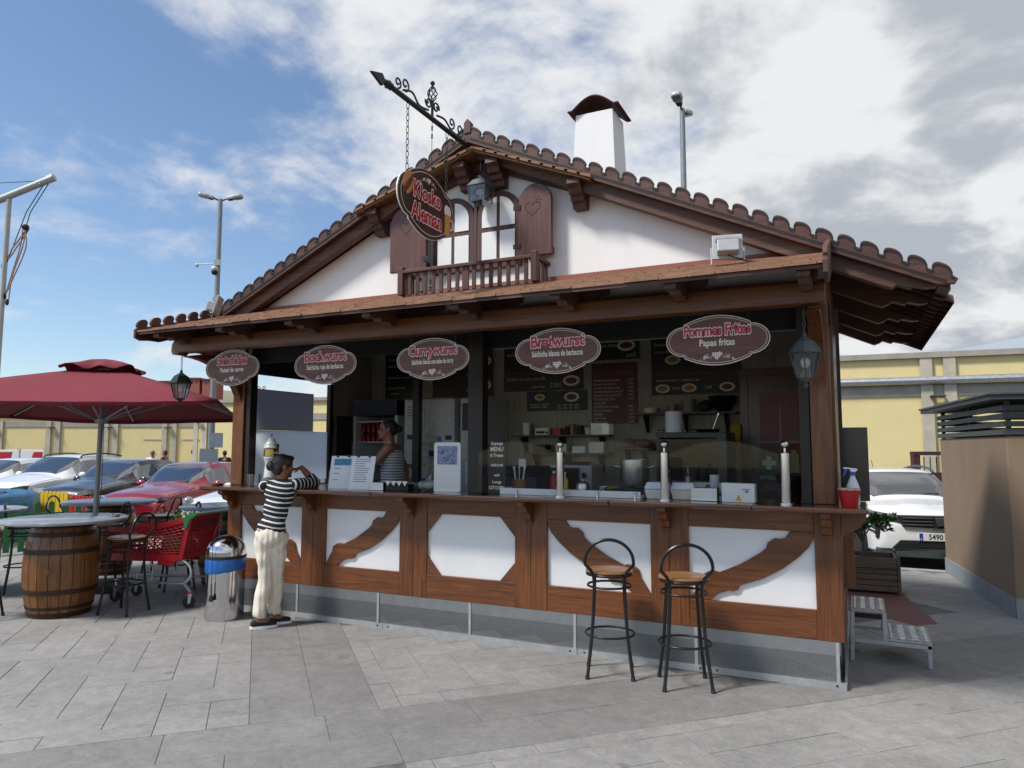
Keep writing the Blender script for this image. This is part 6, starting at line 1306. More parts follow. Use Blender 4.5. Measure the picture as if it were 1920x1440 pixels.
for x0, x1, z in ((.0, .25, .41), (.255, .56, .20)):
    MB().bx(x0, x1, 0, SW, z - .022, z).obj('tread', M['alu'], ss, bevel=.004)
    nr = 9; mb = MB()
    for k in range(nr):
        y = .03 + (SW - .06) * k / (nr - 1); mb.tube([(x0 + .02 + (x1 - x0 - .04) * i / 12, y + .012 * math.sin(i * 1.6), z + .002) for i in range(13)], .009, 5)
    stuff(mb.obj('anti_slip_weave', tread, ss))
    MB().bx(x0 + .004, x1 - .004, -.002, .02, z + .0005, z + .004).obj('edge_tape', hz, ss); MB().bx(x1 - .02, x1 + .001, .021, SW - .01, z + .0005, z + .004).obj('edge_tape', hz, ss)
for x, z, ys in ((.012, .39, (0.012, SW - .012)), (.24, .39, (.012, SW - .012)), (.545, .18, (.012, SW - .012))):
    for y in ys:
        z0 = 0 if x != .24 else .17
        MB().bar((x - (.012 if x < .1 else 0), y, z0), (x, y, z), .03, .03).obj('leg', M['alu'], ss, bevel=.003)
for y in (.012, SW - .012): MB().bx(.01, .56, y - .015, y + .015, .145, .176).obj('side_rail', M['alu'], ss, bevel=.003)
MB().bx(-.0, .25, .2, .24, .30, .33).obj('cross_bar', M['black'], ss)
pl = thing('planter', 'slatted weathered wooden planter box with a small bush, behind the steps', 'planter', (.17, 4.13, 0), R(2))
M['greywood'] = wood('weathered_slat', '#5a4a3f', '#8d7b6c', 'x', .75, s=.8)
for k in range(6):
    z = .03 + k * .066
    for y in (-.25, .25): MB().bx(-.36, .36, y - .012, y + .012, z, z + .058).obj('slat', M['greywood'], pl, bevel=.003)
    for x in (-.348, .348): MB().bx(x - .012, x + .012, -.237, .237, z, z + .058).obj('slat', M['greywood'], pl, bevel=.003)
for x in (-.37, .372):
    for y in (-.262, .262): MB().bx(x - .022, x + .010, y - .012, y + .012, 0, .44).obj('corner_post', M['greywood'], pl)
MB().bx(-.34, .34, -.235, .235, .02, .34).obj('soil', plain('dark_soil', (.03, .022, .016), .95, var=.4, ns=30), pl)
leafm = plain('glossy_leaf', '#4d7033', .35, var=.45, ns=20); leaf2 = plain('pale_leaf', '#78913f', .45, var=.4, ns=20); bark = plain('bark', '#5d5348', .9, var=.3, ns=30, bmp=.4)
def bush(name, label, loc, h, r, n, lm, seed, stem=True, sq=(1, 1, .7)):
    t_ = thing(name, label, 'plant', loc); rnd = random.Random(seed); zc = h - r * sq[2]
    st = MB(); tips = []
    for k in range(14):
        d = Vector((rnd.gauss(0, 1), rnd.gauss(0, 1), rnd.gauss(.2, .7))).normalized(); e = Vector((0, 0, zc)) + Vector((d.x * r * sq[0], d.y * r * sq[1], d.z * r * sq[2])) * rnd.uniform(.5, 1.0); tips.append(e)
        st.tube([(0, 0, max(.03, zc - r * .6)), (e.x * .4, e.y * .4, zc + (e.z - zc) * .3), tuple(e)], [.008, .005, .002], 5)
    if stem: st.tube([(0, 0, 0), (.01, .01, zc * .5), (0, 0, zc - r * .3)], [.018, .014, .011], 7)
    st.obj('stem', bark, t_); lf = MB()
    for k in range(n):
        e = rnd.choice(tips); c = Vector((0, 0, zc)).lerp(e, rnd.uniform(.5, 1.08)) + Vector((rnd.gauss(0, .03), rnd.gauss(0, .03), rnd.gauss(0, .025))); a = Vector((rnd.gauss(0, 1), rnd.gauss(0, 1), rnd.gauss(.3, .6))).normalized(); b = a.cross(Vector((rnd.random(), rnd.random(), rnd.random()))).normalized(); L_ = rnd.uniform(.05, .085); nn = a.cross(b)
        lf.add([c, c + a * L_ * .5 + b * L_ * .22 + nn * .004, c + a * L_, c + a * L_ * .5 - b * L_ * .22 + nn * .004], [(0, 1, 2), (0, 2, 3)])
    stuff(lf.obj('foliage', lm, t_)); return t_
bush('small_bush', 'small glossy-leaved bush growing in the slatted planter', (.17, 4.10, .34), .70, .36, 1700, leafm, 3)
bush('potted_plant', 'leafy yellow-green plant between the barrel tables and the red car', (-9.1, 1.95, .30), .55, .38, 420, leaf2, 9, True)
pp = thing('plant_trough', 'low pale plant trough under the leafy plant', 'planter', (-9.1, 1.95, 0)); MB().add([(-.42, -.14, 0), (.42, -.14, 0), (.42, .14, 0), (-.42, .14, 0), (-.46, -.17, .33), (.46, -.17, .33), (.46, .17, .33), (-.46, .17, .33)], [(0, 1, 2, 3), (0, 1, 5, 4), (1, 2, 6, 5), (2, 3, 7, 6), (3, 0, 4, 7)]).obj('trough', M['cream'], pp); MB().bx(-.43, .43, -.15, .15, .26, .30).obj('soil', bpy.data.materials['dark_soil'], pp)
hut = thing('utility_hut', 'brown rendered utility hut with grey slatted top at the right edge', 'hut', (1.53, 3.10, 0), math.atan2(.32, 2.82))
M['render_br'] = plain('brown_render', '#88745f', .85, var=.10, ns=2.2, bmp=.08, dirt=('#7a6a58', 1.1, .6))
M['plinth'] = plain('grey_plinth', '#8a8f93', .7, var=.1)
HL, HW = 2.85, 2.6
MB().bx(0, HW, 0, HL, 0, 1.83).obj('body', M['render_br'], hut, bevel=.015)
for k in range(3): MB().bx(-.012, .0, HL * k / 3 + .002, HL * (k + 1) / 3 - .002, .0, .20).obj('plinth_tile', M['plinth'], hut)
for k in range(3): MB().bx(HW * k / 3 + .002, HW * (k + 1) / 3 - .002, -.012, 0, .0, .20).obj('plinth_tile', M['plinth'], hut)
for k in range(4):
    z = 1.84 + k * .082
    MB().bx(-.02, .015, -.02, HL + .02, z, z + .055).obj('slat', M['charcoal'], hut); MB().bx(.016, HW, -.02, .015, z, z + .055).obj('slat', M['charcoal'], hut); MB().bx(-.02, HW, HL - .015, HL + .02, z, z + .055).obj('slat', M['charcoal'], hut); MB().bx(HW - .035, HW, .016, HL - .016, z, z + .055).obj('slat', M['charcoal'], hut)
for y in (.04, HL * .5, HL - .06): MB().bx(.02, .06, y - .02, y + .02, 1.83, 2.19).obj('post', M['charcoal'], hut)
for x in (.8, 1.7): MB().bx(x - .02, x + .02, .02, .06, 1.83, 2.19).obj('post', M['charcoal'], hut)
MB().bx(-.17, HW + .25, -.20, HL + .28, 2.19, 2.235).obj('roof_slab', M['charcoal'], hut, bevel=.004); MB().bx(-.19, HW + .27, -.22, HL + .30, 2.237, 2.262).obj('roof_sheet', M['charcoal'], hut, bevel=.004)

# ------------------------------------------------------------------ cars
tyre = M['rubber']; carglass = glass('car_window_glass', (.34, .38, .40), .36, .02, 1.2)
def car(name, label, loc, heading, paint, L=4.1, Wd=1.76, Hh=1.47, grille='bar', lights=None, rails=False, plate=None, emblem=None, group='cars parked in the car park', hood=.98, rake=1.0, cladding=False, bumper_white=False):
    t_ = thing(name, label, 'car', loc, heading, group)      # local: nose towards -y, origin under the nose centre
    hw_ = Wd / 2; k = Hh / 1.47
    # stations: y, z_low, z_belt(shoulder), z_top, half width, roof half width
    stn = [(.00, .28, .58 * k, .66 * k, .76, .60), (.05, .23, .70 * k, .79 * k, .86, .66), (.20, .20, .77 * k, .86 * k, .93, .70), (.55, .19, .84 * k, .925 * k, .975, .73), (.95, .19, .885 * k, hood * k, .995, .74), (1.20 * rake, .19, .905 * k, 1.035 * k, 1.0, .74),
           (1.55 * rake, .19, .93 * k, 1.24 * k, 1.0, .72), (1.92 * rake, .19, .95 * k, 1.42 * k, 1.0, .68), (2.4, .19, .96 * k, 1.47 * k, 1.0, .68), (3.0, .19, .97 * k, 1.455 * k, 1.0, .67), (3.5, .20, .98 * k, 1.38 * k, .98, .64), (3.85, .22, .97 * k, 1.16 * k, .94, .62), (4.02, .26, .90 * k, .96 * k, .88, .60), (4.1, .34, .70 * k, .74 * k, .78, .55)]
    ys = [s_[0] * L / 4.1 for s_ in stn]; N = 44; U = []
    def interp(y, i):
        for a in range(len(ys) - 1):
            if ys[a] <= y <= ys[a + 1] + 1e-9:
                p0, p1, p2, p3 = stn[max(0, a - 1)][i], stn[a][i], stn[a + 1][i], stn[min(len(stn) - 1, a + 2)][i]; h = ys[a + 1] - ys[a]; t = (y - ys[a]) / h
                m1 = (p2 - p0) / max(1e-6, ys[a + 1] - ys[max(0, a - 1)]) * h; m2 = (p3 - p1) / max(1e-6, ys[min(len(ys) - 1, a + 2)] - ys[a]) * h
                return p1 * (2 * t ** 3 - 3 * t * t + 1) + m1 * (t ** 3 - 2 * t * t + t) + p2 * (-2 * t ** 3 + 3 * t * t) + m2 * (t ** 3 - t * t)
        return stn[-1][i]
    grid = []; yl = [L * (i / (N - 1)) for i in range(N)]; yl[1] = .03
    for y in yl:
        zl, zb, zt, w_, rw = [interp(y, i) for i in range(1, 6)]; w_ *= hw_; rw *= hw_; gh = max(0, min(1, (zt - zb - .06) / .25))     # gh: 0 over bonnet, 1 in cabin
        ring = [(w_ * .90, zl), (w_ * .985, zl + .06), (w_, zl + (zb - zl) * .45), (w_ * .985, zl + (zb - zl) * .72), (w_ * .985, zb - .05), (w_ * .955, zb)]
        for q in (.12, .35, .6, .85): 
            x1 = w_ * .93 + (rw - w_ * .93) * q; z1 = zb + .01 + (zt - .07 - zb) * q
            x0 = w_ * .955 * (1 - q * .55); z0 = zb + (zt - zb) * (1 - (1 - q) ** 2) * .8
            ring.append((x0 + (x1 - x0) * gh, z0 + (z1 - z0) * gh))
        ring += [((rw * .93) * gh + w_ * .40 * (1 - gh), zt - .028 * gh - .02 * (1 - gh)), ((rw * .72) * gh + w_ * .28 * (1 - gh), zt - .010), ((rw * .36) * gh + w_ * .14 * (1 - gh), zt - .002), (0, zt)]
        full = [(x, z) for x, z in ring] + [(-x, z) for x, z in ring[-2::-1]]; grid.append([(x, y, z) for x, z in full])
    m_ = len(grid[0]); vs = [v for g in grid for v in g]; cls = {'body': [], 'windscreen': [], 'side_window': [], 'rear_window': []}; half = (m_ - 1) // 2
    kL = L / 4.1
    for i in range(N - 1):
        ym = (yl[i] + yl[i + 1]) / 2 / kL
        for j in range(m_ - 1):
            jj = j if j < half else m_ - 2 - j; c = 'body'
            if 1.20 * rake < ym < 1.90 * rake and jj >= 9: c = 'windscreen'
            if ym < 1.90 * rake and ym > 1.28 * rake and jj == 8 and False: c = 'windscreen'
            if 3.50 < ym < 3.86 and jj >= 10: c = 'rear_window'
            if 5 < jj < 9 and 1.66 * rake < ym < 3.35 and not (2.42 < ym < 2.52): c = 'side_window'
            cls[c].append((i * m_ + j, i * m_ + j + 1, (i + 1) * m_ + j + 1, (i + 1) * m_ + j))
    cls['body'] += [tuple(range(m_))[::-1], tuple((N - 1) * m_ + q for q in range(m_))]; cls['body'].append(tuple([0] + [i * m_ for i in range(1, N)] + [(N - 1) * m_ + m_ - 1] + [i * m_ + m_ - 1 for i in range(N - 2, -1, -1)]))
    for c, fs in cls.items():
        if c == 'side_window':
            for sd in (0, 1):
                ff = [f for f in fs if (vs[f[0]][0] > 0) == bool(sd)]
                for q, lo_, hi_ in (('a', 0, 2.47 * kL), ('b', 2.47 * kL, 9)):
                    f3_ = [f for f in ff if lo_ < (vs[f[0]][1] + vs[f[2]][1]) / 2 < hi_]
                    if f3_: compact(vs, f3_).obj(c, carglass, t_, smooth=True)
        else: compact(vs, fs).obj(c, paint if c == 'body' else carglass, t_, smooth='auto' if c == 'body' else True)
    def gp(y, j): i = min(range(N), key=lambda q: abs(yl[q] - y)); return grid[i][j]
    for sx_, jf in ((1, lambda j: j), (-1, lambda j: m_ - 1 - j)):
        MB().tube([Vector(grid[i][jf(6)]) + Vector((0, 0, .002)) for i in range(3, N) if yl[i] < 1.18 * rake * kL], .005, 4).obj('bonnet_seam', M['black'], t_)
        for yy in (1.55 * rake, 2.47, 3.3): MB().tube([Vector(gp(yy * kL, jf(j))) * 1.0 + Vector((.003 * sx_, 0, 0)) for j in range(1, 6)], .006, 4).obj('door_seam', M['black'], t_)
        for yy in (2.30, 3.1): c0 = Vector(gp(yy * kL, jf(4))); MB().box((c0.x + .012 * sx_, c0.y, c0.z - .06), (.03, .16, .03)).obj('door_handle', paint, t_, bevel=.01)
        MB().tube([(sx_ * .05, 1.24 * rake * kL, 1.045 * k), (sx_ * .05 + .42 * (1 if sx_ > 0 else 1), 1.30 * rake * kL, 1.075 * k)], .009, 5).obj('wiper', M['black'], t_)
    MB().tube([(0, 3.2 * kL, 1.43 * k), (0, 3.35 * kL, 1.60 * k)], .006, 5).obj('aerial', M['black'], t_)
    MB().bx(-hw_ * .8, hw_ * .8, 1.5 * kL, 3.4 * kL, .35, .80 * k).obj('cabin_interior', M['charcoal'], t_)
    for sx_ in (-1, 1):
        MB().bx(sx_ * .38 - .24, sx_ * .38 + .24, 2.2 * kL, 2.34 * kL, .78 * k, 1.2 * k).obj('seat_back', M['black'], t_, bevel=.06)
        for y in (.78 * kL, 3.28 * kL):
            wh = part_root('wheel', t_); wh.location = (sx_ * (hw_ - .09), y, .31)
            RY = Matrix.Rotation(R(90), 3, 'Y'); MB().lathe([(.19, -.10), (.29, -.10), (.31, -.08), (.31, .08), (.29, .10), (.19, .10)], n=28, M=RY).obj('tyre', tyre, wh, smooth='auto'); MB().lathe([(.001, -.085), (.20, -.095), (.20, .095), (.001, .085)], n=10, M=RY).obj('rim', M['alu'], wh)
            ar = [(y + .385 * math.cos(a), .31 + .385 * math.sin(a)) for a in [math.pi * q / 16 - .25 for q in range(17)] + [math.pi + .25]]
            MB().prism(ar, 'x', sx_ * (hw_ * .80), sx_ * (hw_ + .006)).obj('wheel_arch', M['black'], t_)
        mi = MB().ell((sx_ * (hw_ + .10), 1.62 * rake * kL, .99 * k), (.11, .06, .075), 10).obj('mirror', paint, t_, smooth=True); MB().bar((sx_ * (hw_ * .93), 1.64 * rake * kL, .95 * k), (sx_ * (hw_ + .05), 1.62 * rake * kL, .96 * k), .05, .03).obj('mirror_arm', M['black'], mi)
        if rails: MB().tube(cr([(sx_ * hw_ * .66, 1.95 * kL, 1.40 * k), (sx_ * hw_ * .655, 2.1 * kL, 1.47 * k), (sx_ * hw_ * .65, 2.8 * kL, 1.50 * k), (sx_ * hw_ * .63, 3.4 * kL, 1.43 * k)], 5), .022, 8).obj('roof_rail', M['charcoal'], t_, smooth=True)
    return t_, k, kL, hw_
def compact(vs, fs):
    ids = {}; mb = MB(); out_ = []
    for f in fs:
        q = []
        for i in f:
            if i not in ids: ids[i] = len(mb.v); mb.v.append(vs[i])
            q.append(ids[i])
        out_.append(tuple(q))
    mb.f = out_; return mb
def paint(name, c, metal=.0, rough=.28): return plain(name, c, rough, metal, var=.03, ns=2, coat=1.0)
lens = plain('headlamp_lens', (.32, .34, .36), .12, .35, var=.5, ns=18, coat=1); darklens = plain('dark_headlamp', (.05, .055, .06), .12, .3, var=.6, ns=14, coat=1); chrome = plain('chrome', (.7, .7, .7), .1, 1, var=0)
def front(t_, pts, name, m, y0, y1, both=True, bev=.008):      # pts in x,z on the +x side, mirrored; sits on the nose between y0 and y1, raked with x
    for sx_ in ((1, -1) if both else (1,)):
        mb = MB().prism(pts, 'y', y0, y1); mb.v = [(v[0] * sx_, v[1] + .26 * max(0, abs(v[0]) - .30) ** 2 - .015, v[2] + (.05 if v[2] > .55 else 0)) for v in mb.v]; mb.obj(name, m, t_, bevel=bev)
nose_y = 3.95
CARS = {}
t_, k, kL, h_ = car('parked_car', 'metallic red hatchback with black grille parked behind the barrel tables', (-13.3, 4.2, GZ), R(14), paint('red_car_paint', '#8f1524', .35), 4.05, 1.75, 1.45)
front(t_, [(.10, .60), (.48, .60), (.50, .69), (.10, .69)], 'grille', M['blackm'], -.02, .10); front(t_, [(.50, .62), (.80, .66), (.78, .74), (.52, .70)], 'headlight', darklens, .0, .30); front(t_, [(.1, .30), (.6, .30), (.55, .42), (.1, .42)], 'lower_intake', M['black'], -.01, .10); MB().tube([(.075 * math.cos(a), -.05, .695 + .055 * math.sin(a)) for a in [2 * math.pi * q / 20 for q in range(20)]], .007, 5, closed=True).obj('emblem_ring', chrome, t_)
t_, k, kL, h_ = car('parked_car', 'dark grey hatchback parked between the red car and the white crossover', (-16.15, 4.6, GZ), R(14), paint('graphite_car_paint', '#26282b', .3), 3.9, 1.70, 1.49, hood=1.0)
front(t_, [(.45, .62), (.74, .68), (.72, .80), (.50, .72)], 'headlight', lens, .0, .30); front(t_, [(.0, .34), (.5, .34), (.5, .44), (.0, .44)], 'lower_intake', M['black'], -.015, .10); front(t_, [(.0, .56), (.4, .56), (.4, .62), (.0, .62)], 'grille', M['black'], -.02, .10)
t_, k, kL, h_ = car('parked_car', 'white crossover with roof rails parked at the left beyond the trampoline', (-18.9, 4.7, GZ), R(13), paint('white_car_paint', (.74, .75, .76)), 4.25, 1.82, 1.58, rails=True, hood=1.0)
front(t_, [(.0, .64), (.48, .64), (.48, .74), (.0, .74)], 'grille', M['black'], -.02, .12); front(t_, [(.50, .66), (.84, .70), (.82, .80), (.52, .75)], 'headlight', darklens, .02, .30)
t_, k, kL, h_ = car('parked_car', 'white saloon cut by the left edge of the picture', (-21.9, 4.9, GZ), R(10), bpy.data.materials['white_car_paint'], 4.2, 1.76, 1.46); front(t_, [(.50, .62), (.80, .66), (.78, .74), (.52, .70)], 'headlight', lens, .0, .30)
t_, k, kL, h_ = car('parked_car', 'small white hatchback with round headlight half hidden by the kiosk post', (-10.6, 3.9, GZ), R(6), bpy.data.materials['white_car_paint'], 3.9, 1.69, 1.46, hood=1.0)
MB().ell((-.62, .10, .76), (.10, .10, .11), 12, Matrix.Rotation(R(25), 3, 'Y')).obj('headlight', lens, t_, smooth=True); MB().ell((.62, .10, .76), (.10, .10, .11), 12, Matrix.Rotation(R(-25), 3, 'Y')).obj('headlight', lens, t_, smooth=True)
front(t_, [(.0, .60), (.30, .62), (.33, .68), (.0, .68)], 'grille', M['black'], -.02, .10); MB().tube([(.065 * math.cos(a), -.055, .695 + .05 * math.sin(a)) for a in [2 * math.pi * q / 20 for q in range(20)]], .007, 5, closed=True).obj('emblem_ring', chrome, t_); MB().tube([(-.055, -.055, .718), (-.02, -.057, .705), (0, -.059, .678), (.02, -.057, .705), (.055, -.055, .718)], .006, 5).obj('emblem_wing', chrome, t_)
t_, k, kL, h_ = car('parked_car', 'dark estate car in the second row behind the red and grey cars', (-18.6, 11.5, GZ), 0, paint('black_car_paint', '#17191c', .2), 4.4, 1.8, 1.62, rails=True)
# white crossover seen between kiosk and hut
t_, k, kL, h_ = car('parked_car', 'white crossover with black grille and number plate 5490 LYH beside the hut', (1.22, 6.75, GZ), R(14), bpy.data.materials['white_car_paint'], 4.1, 1.86, 1.44, rails=True, hood=.98)
front(t_, [(.0, .56), (.50, .58), (.58, .74), (.0, .74)], 'grille', M['black'], -.03, .14)
for z in (.60, .65, .70): front(t_, [(.10, z), (.50, z + .005), (.52, z + .018), (.10, z + .016)], 'grille_bar', M['greym'], -.042, .10, bev=.003)
front(t_, [(.50, .64), (.86, .70), (.88, .80), (.56, .745)], 'headlight', darklens, -.005, .34); front(t_, [(.56, .715), (.88, .765), (.88, .785), (.56, .735)], 'daylight_strip', lens, -.014, .30, bev=.003)
front(t_, [(.60, .42), (.84, .44), (.84, .60), (.70, .58)], 'fog_recess', M['black'], .03, .36); front(t_, [(.0, .31), (.66, .31), (.54, .43), (.0, .43)], 'lower_grille', M['black'], -.035, .10); front(t_, [(.0, .17), (.82, .19), (.84, .30), (.66, .305), (.0, .305)], 'bumper_cladding', M['charcoal'], -.04, .16)
MB().prism([(-.075, .77), (.075, .77), (.045, .65), (-.045, .65)], 'y', -.075, -.056).obj('emblem', chrome, t_, bevel=.004); MB().prism([(-.05, .755), (.05, .755), (.03, .67), (-.03, .67)], 'y', -.079, -.0755).obj('emblem_inset', M['charcoal'], t_)
MB().text('STEPWAY', (0, -.052, .575), size=.045, off=.0012, sx=1.1).obj('bonnet_lettering', M['greym'], t_)
plt = MB().bx(-.30, .30, -.062, -.05, .43, .545).obj('number_plate', M['white'], t_, bevel=.003); MB().bx(-.295, -.245, -.0635, -.0622, .435, .54).obj('plate_band', plain('plate_blue', '#1b3f9a', .5), plt); MB().text('E', (-.27, -.0642, .445), size=.035, off=.001).obj('plate_letter', M['white'], plt); MB().text('5490 LYH', (.03, -.0635, .452), size=.108, off=.002, sx=.90).obj('plate_number', M['black'], plt)

# ------------------------------------------------------------------ car park furniture and background
def picket_fence(p0, p1, n, name, label, mats, h=.80, w_=.085, top='round'):
    p0, p1 = Vector(p0), Vector(p1); L_ = (p1 - p0).length; t_ = thing(name, label, 'fence', (p0.x, p0.y, p0.z), math.atan2(p1.y - p0.y, p1.x - p0.x), 'picket fences round the trampoline')
    for z in (.22, .56): MB().bx(-.05, L_ + .05, .011, .035, z, z + .07).obj('rail', mats[0], t_)
    for k in range(n):
        x = L_ * (k + .5) / n; hh = h * (1 + .0 * math.sin(k)); pf = [(x - w_ / 2, .03), (x + w_ / 2, .03), (x + w_ / 2, hh - .03)] + [(x + w_ / 2 * math.cos(a), hh - .03 + .045 * math.sin(a)) for a in (R(45), R(90), R(135))] + [(x - w_ / 2, hh - .03)]
        MB().prism(pf, 'y', -.012, .01).obj('picket', mats[k % len(mats)], t_, bevel=.003)
    for x in (0.0, L_): MB().bx(x - .03, x + .03, .036, .09, 0, h * .92).obj('post', mats[0], t_)
    return t_
picket_fence((-12.55, -.15, 0), (-11.5, 2.35, 0), 14, 'green_picket_fence', 'green picket fence in front of the trampoline', [M['green']])
picket_fence((-13.7, 3.3, 0), (-12.95, 3.3, 0), 7, 'red_picket_fence', 'short run of red pickets between trampoline and red car', [M['redp']], .74)
picket_fence((-15.9, 3.3, 0), (-13.78, 3.3, 0), 17, 'yellow_picket_fence', 'yellow picket fence behind the trampoline, before the parked cars', [M['yellow']], .80, .105)
tp_ = thing('trampoline', 'round trampoline with blue padded rim at the left edge', 'trampoline', (-14.95, 1.35, 0))
MB().lathe([(.001, .80), (1.38, .80), (1.38, .806), (.001, .806)], n=48).obj('jump_mat', M['mat_black'], tp_)
mb = MB(); n_ = 72; vs = []
for i, (r, z) in enumerate(((1.36, .82), (1.50, .855), (1.70, .85), (1.80, .80), (1.82, .60), (1.81, .44))):
    for kq in range(n_): a = 2 * math.pi * kq / n_; vs.append(((r + .015 * math.sin(a * 17 + i)) * math.cos(a), (r + .015 * math.sin(a * 17 + i)) * math.sin(a), z + .012 * math.sin(a * 23 + i * 2) + (.05 * math.sin(a * 7) if i == 5 else 0)))
mb.add(vs, [(i * n_ + q, i * n_ + (q + 1) % n_, (i + 1) * n_ + (q + 1) % n_, (i + 1) * n_ + q) for i in range(5) for q in range(n_)]).obj('padded_rim', M['blue'], tp_, smooth=True)
for kq in range(6): a = kq * math.pi / 3 + .2; MB().tube([(1.72 * math.cos(a), 1.72 * math.sin(a), 0), (1.72 * math.cos(a), 1.72 * math.sin(a), .8)], .025, 8).obj('leg', M['galv'], tp_)
# bungee mast
ms = thing('bungee_mast', 'tall grey mast with slanting boom and bungee ropes at the left edge', 'mast', P(-8.70, 12.0)); c_ = Matrix.Rotation(YAW, 3, 'Z')
lw_ = lambda a, b, z: tuple(c_ @ Vector((a, b, z))); polem = plain('pale_pole_paint', '#a9aba6', .5, .2, var=.1)
MB().tube([lw_(0, 0, 0), lw_(.02, 0, 5.95)], .042, 12).obj('pole', polem, ms, smooth='auto'); MB().tube([lw_(-.9, 0, 5.62), lw_(.0, 0, 6.0), lw_(.78, 0, 6.34)], .06, 12).obj('boom', polem, ms, smooth='auto')
MB().lathe([(.001, 0), (.068, 0), (.068, .10), (.001, .10)], lw_(.68, 0, 6.30), 12, Matrix.Rotation(R(66), 3, c_ @ Vector((0, 1, 0)))).obj('boom_end', M['galv'], ms)
for q in ([lw_(.62, 0, 6.25), lw_(.33, 0, 5.72), lw_(-.02, 0, 4.6)], [lw_(.68, 0, 6.22), lw_(.40, 0, 5.72), lw_(.35, 0, 5.50)], [lw_(-.9, 0, 6.2), lw_(.6, 0, 6.28)], [lw_(-.9, 0, 6.0), lw_(.15, 0, 6.03)]): MB().tube(q, .008, 5).obj('cable', M['iron'], ms)
MB().ell(lw_(.33, 0, 5.46), (.06, .06, .05), 8).obj('pulley', M['black'], ms); rope = plain('bungee_rope', '#9c7f70', .8, var=.3, ns=30)
for kq, (dx, zz_, bx_) in enumerate(((-.02, 4.25, -.02), (.03, 4.2, -.05), (.0, 4.15, .04), (-.08, 4.75, -.12), (-.05, 4.8, -.1))): MB().tube(cr([lw_(.33 + .02 * kq - .04, .01 * kq, 5.44), lw_(.30 + dx * 2, .0, 5.1), lw_(.16 + dx, .0, 4.6 if zz_ < 4.5 else 4.95), lw_(.08 + bx_, 0, zz_)], 6), .012, 6).obj('bungee_rope', rope, ms, smooth=True)
for bx_, z in ((.05, 4.15), (.0, 4.25), (-.06, 4.78)): MB().ell(lw_(bx_ + .05, 0, z), (.03, .03, .06), 6).obj('rope_clip', M['black'], ms)
# lamp posts
lm_ = plain('lamp_housing', '#b5b6ae', .45, .1, var=.08); pm_ = plain('lamp_pole_grey', '#868b8d', .5, .4, var=.1)
def lamp_post(p, h, label, az, cam_=False, signs=False):
    t_ = thing('street_lamp', label, 'street lamp', p, az, 'street lamps'); MB().tube([(0, 0, 0), (0, 0, h)], [.095, .06], 12).obj('pole', pm_, t_, smooth='auto'); MB().lathe([(.001, 0), (.16, 0), (.16, .03), (.1, .25), (.001, .25)], n=12).obj('base', pm_, t_)
    for s_ in (-1, 1):
        MB().tube([(0, 0, h - .05), (s_ * .20, 0, h + .03)], .025, 8).obj('arm', M['charcoal'], t_)
        Mt = Matrix.Rotation(R(-12 * s_), 3, 'Y'); hd_ = MB().prism([(.0, -.07), (.16, -.085), (.30, -.13), (.52, -.14), (.62, -.10), (.64, 0), (.62, .10), (.52, .14), (.30, .13), (.16, .085), (.0, .07)], 'z', -.05, .05); hd_.v = [tuple(Mt @ Vector((v[0] * s_ * .68, v[1] * .9, v[2])) + Vector((s_ * .18, 0, h + .03))) for v in hd_.v]; hb = hd_.obj('lamp_head', lm_, t_, bevel=.03)
        gl = MB().prism([(.30, -.09), (.56, -.09), (.56, .09), (.30, .09)], 'z', -.062, -.051); gl.v = [tuple(Mt @ Vector((v[0] * s_ * .68, v[1] * .9, v[2])) + Vector((s_ * .18, 0, h + .03))) for v in gl.v]; gl.obj('lamp_lens', M['lglass'], hb)
        cv = MB().prism([(.02, -.06), (.2, -.08), (.2, .08), (.02, .06)], 'z', -.058, -.051); cv.v = [tuple(Mt @ Vector((v[0] * s_ * .68, v[1] * .9, v[2])) + Vector((s_ * .18, 0, h + .03))) for v in cv.v]; cv.obj('driver_cover', M['black'], hb)
    if cam_:
        MB().box((0, -.10, h - 1.85), (.16, .12, .16)).obj('junction_box', lm_, t_); MB().ell((-.04, -.16, h - 2.05), (.10, .10, .10), 10).obj('camera_dome', lm_, t_, smooth=True); MB().ell((-.04, -.18, h - 2.13), (.085, .085, .09), 10).obj('camera_lens', M['black'], t_, smooth=True); MB().tube([(0, -.06, h - 1.86), (-.52, -.06, h - 1.90)], .012, 6).obj('side_arm', M['galv'], t_); MB().ell((-.54, -.06, h - 1.93), (.05, .05, .06), 8).obj('sensor', lm_, t_)
    if signs:
        for z, h2 in ((1.78, .40), (1.35, .40)): MB().bx(-.02 if z > 1.7 else -.26, .33 if z > 1.7 else .22, -.12, -.10, z, z + h2).obj('sign_back', plain('sign_grey_back', '#7f8b95', .5, .3), t_)
    return t_
p = P(-8.22, 19.6); lamp_post((p.x, p.y, GZ), 8.75, 'twin-headed street lamp with camera standing left of the kiosk', YAW + R(8), True, True)
p = P(3.95, 16.0); lamp_post((p.x, p.y, GZ), 9.65, 'twin-headed street lamp rising behind the kiosk roof on the right', YAW + R(62))
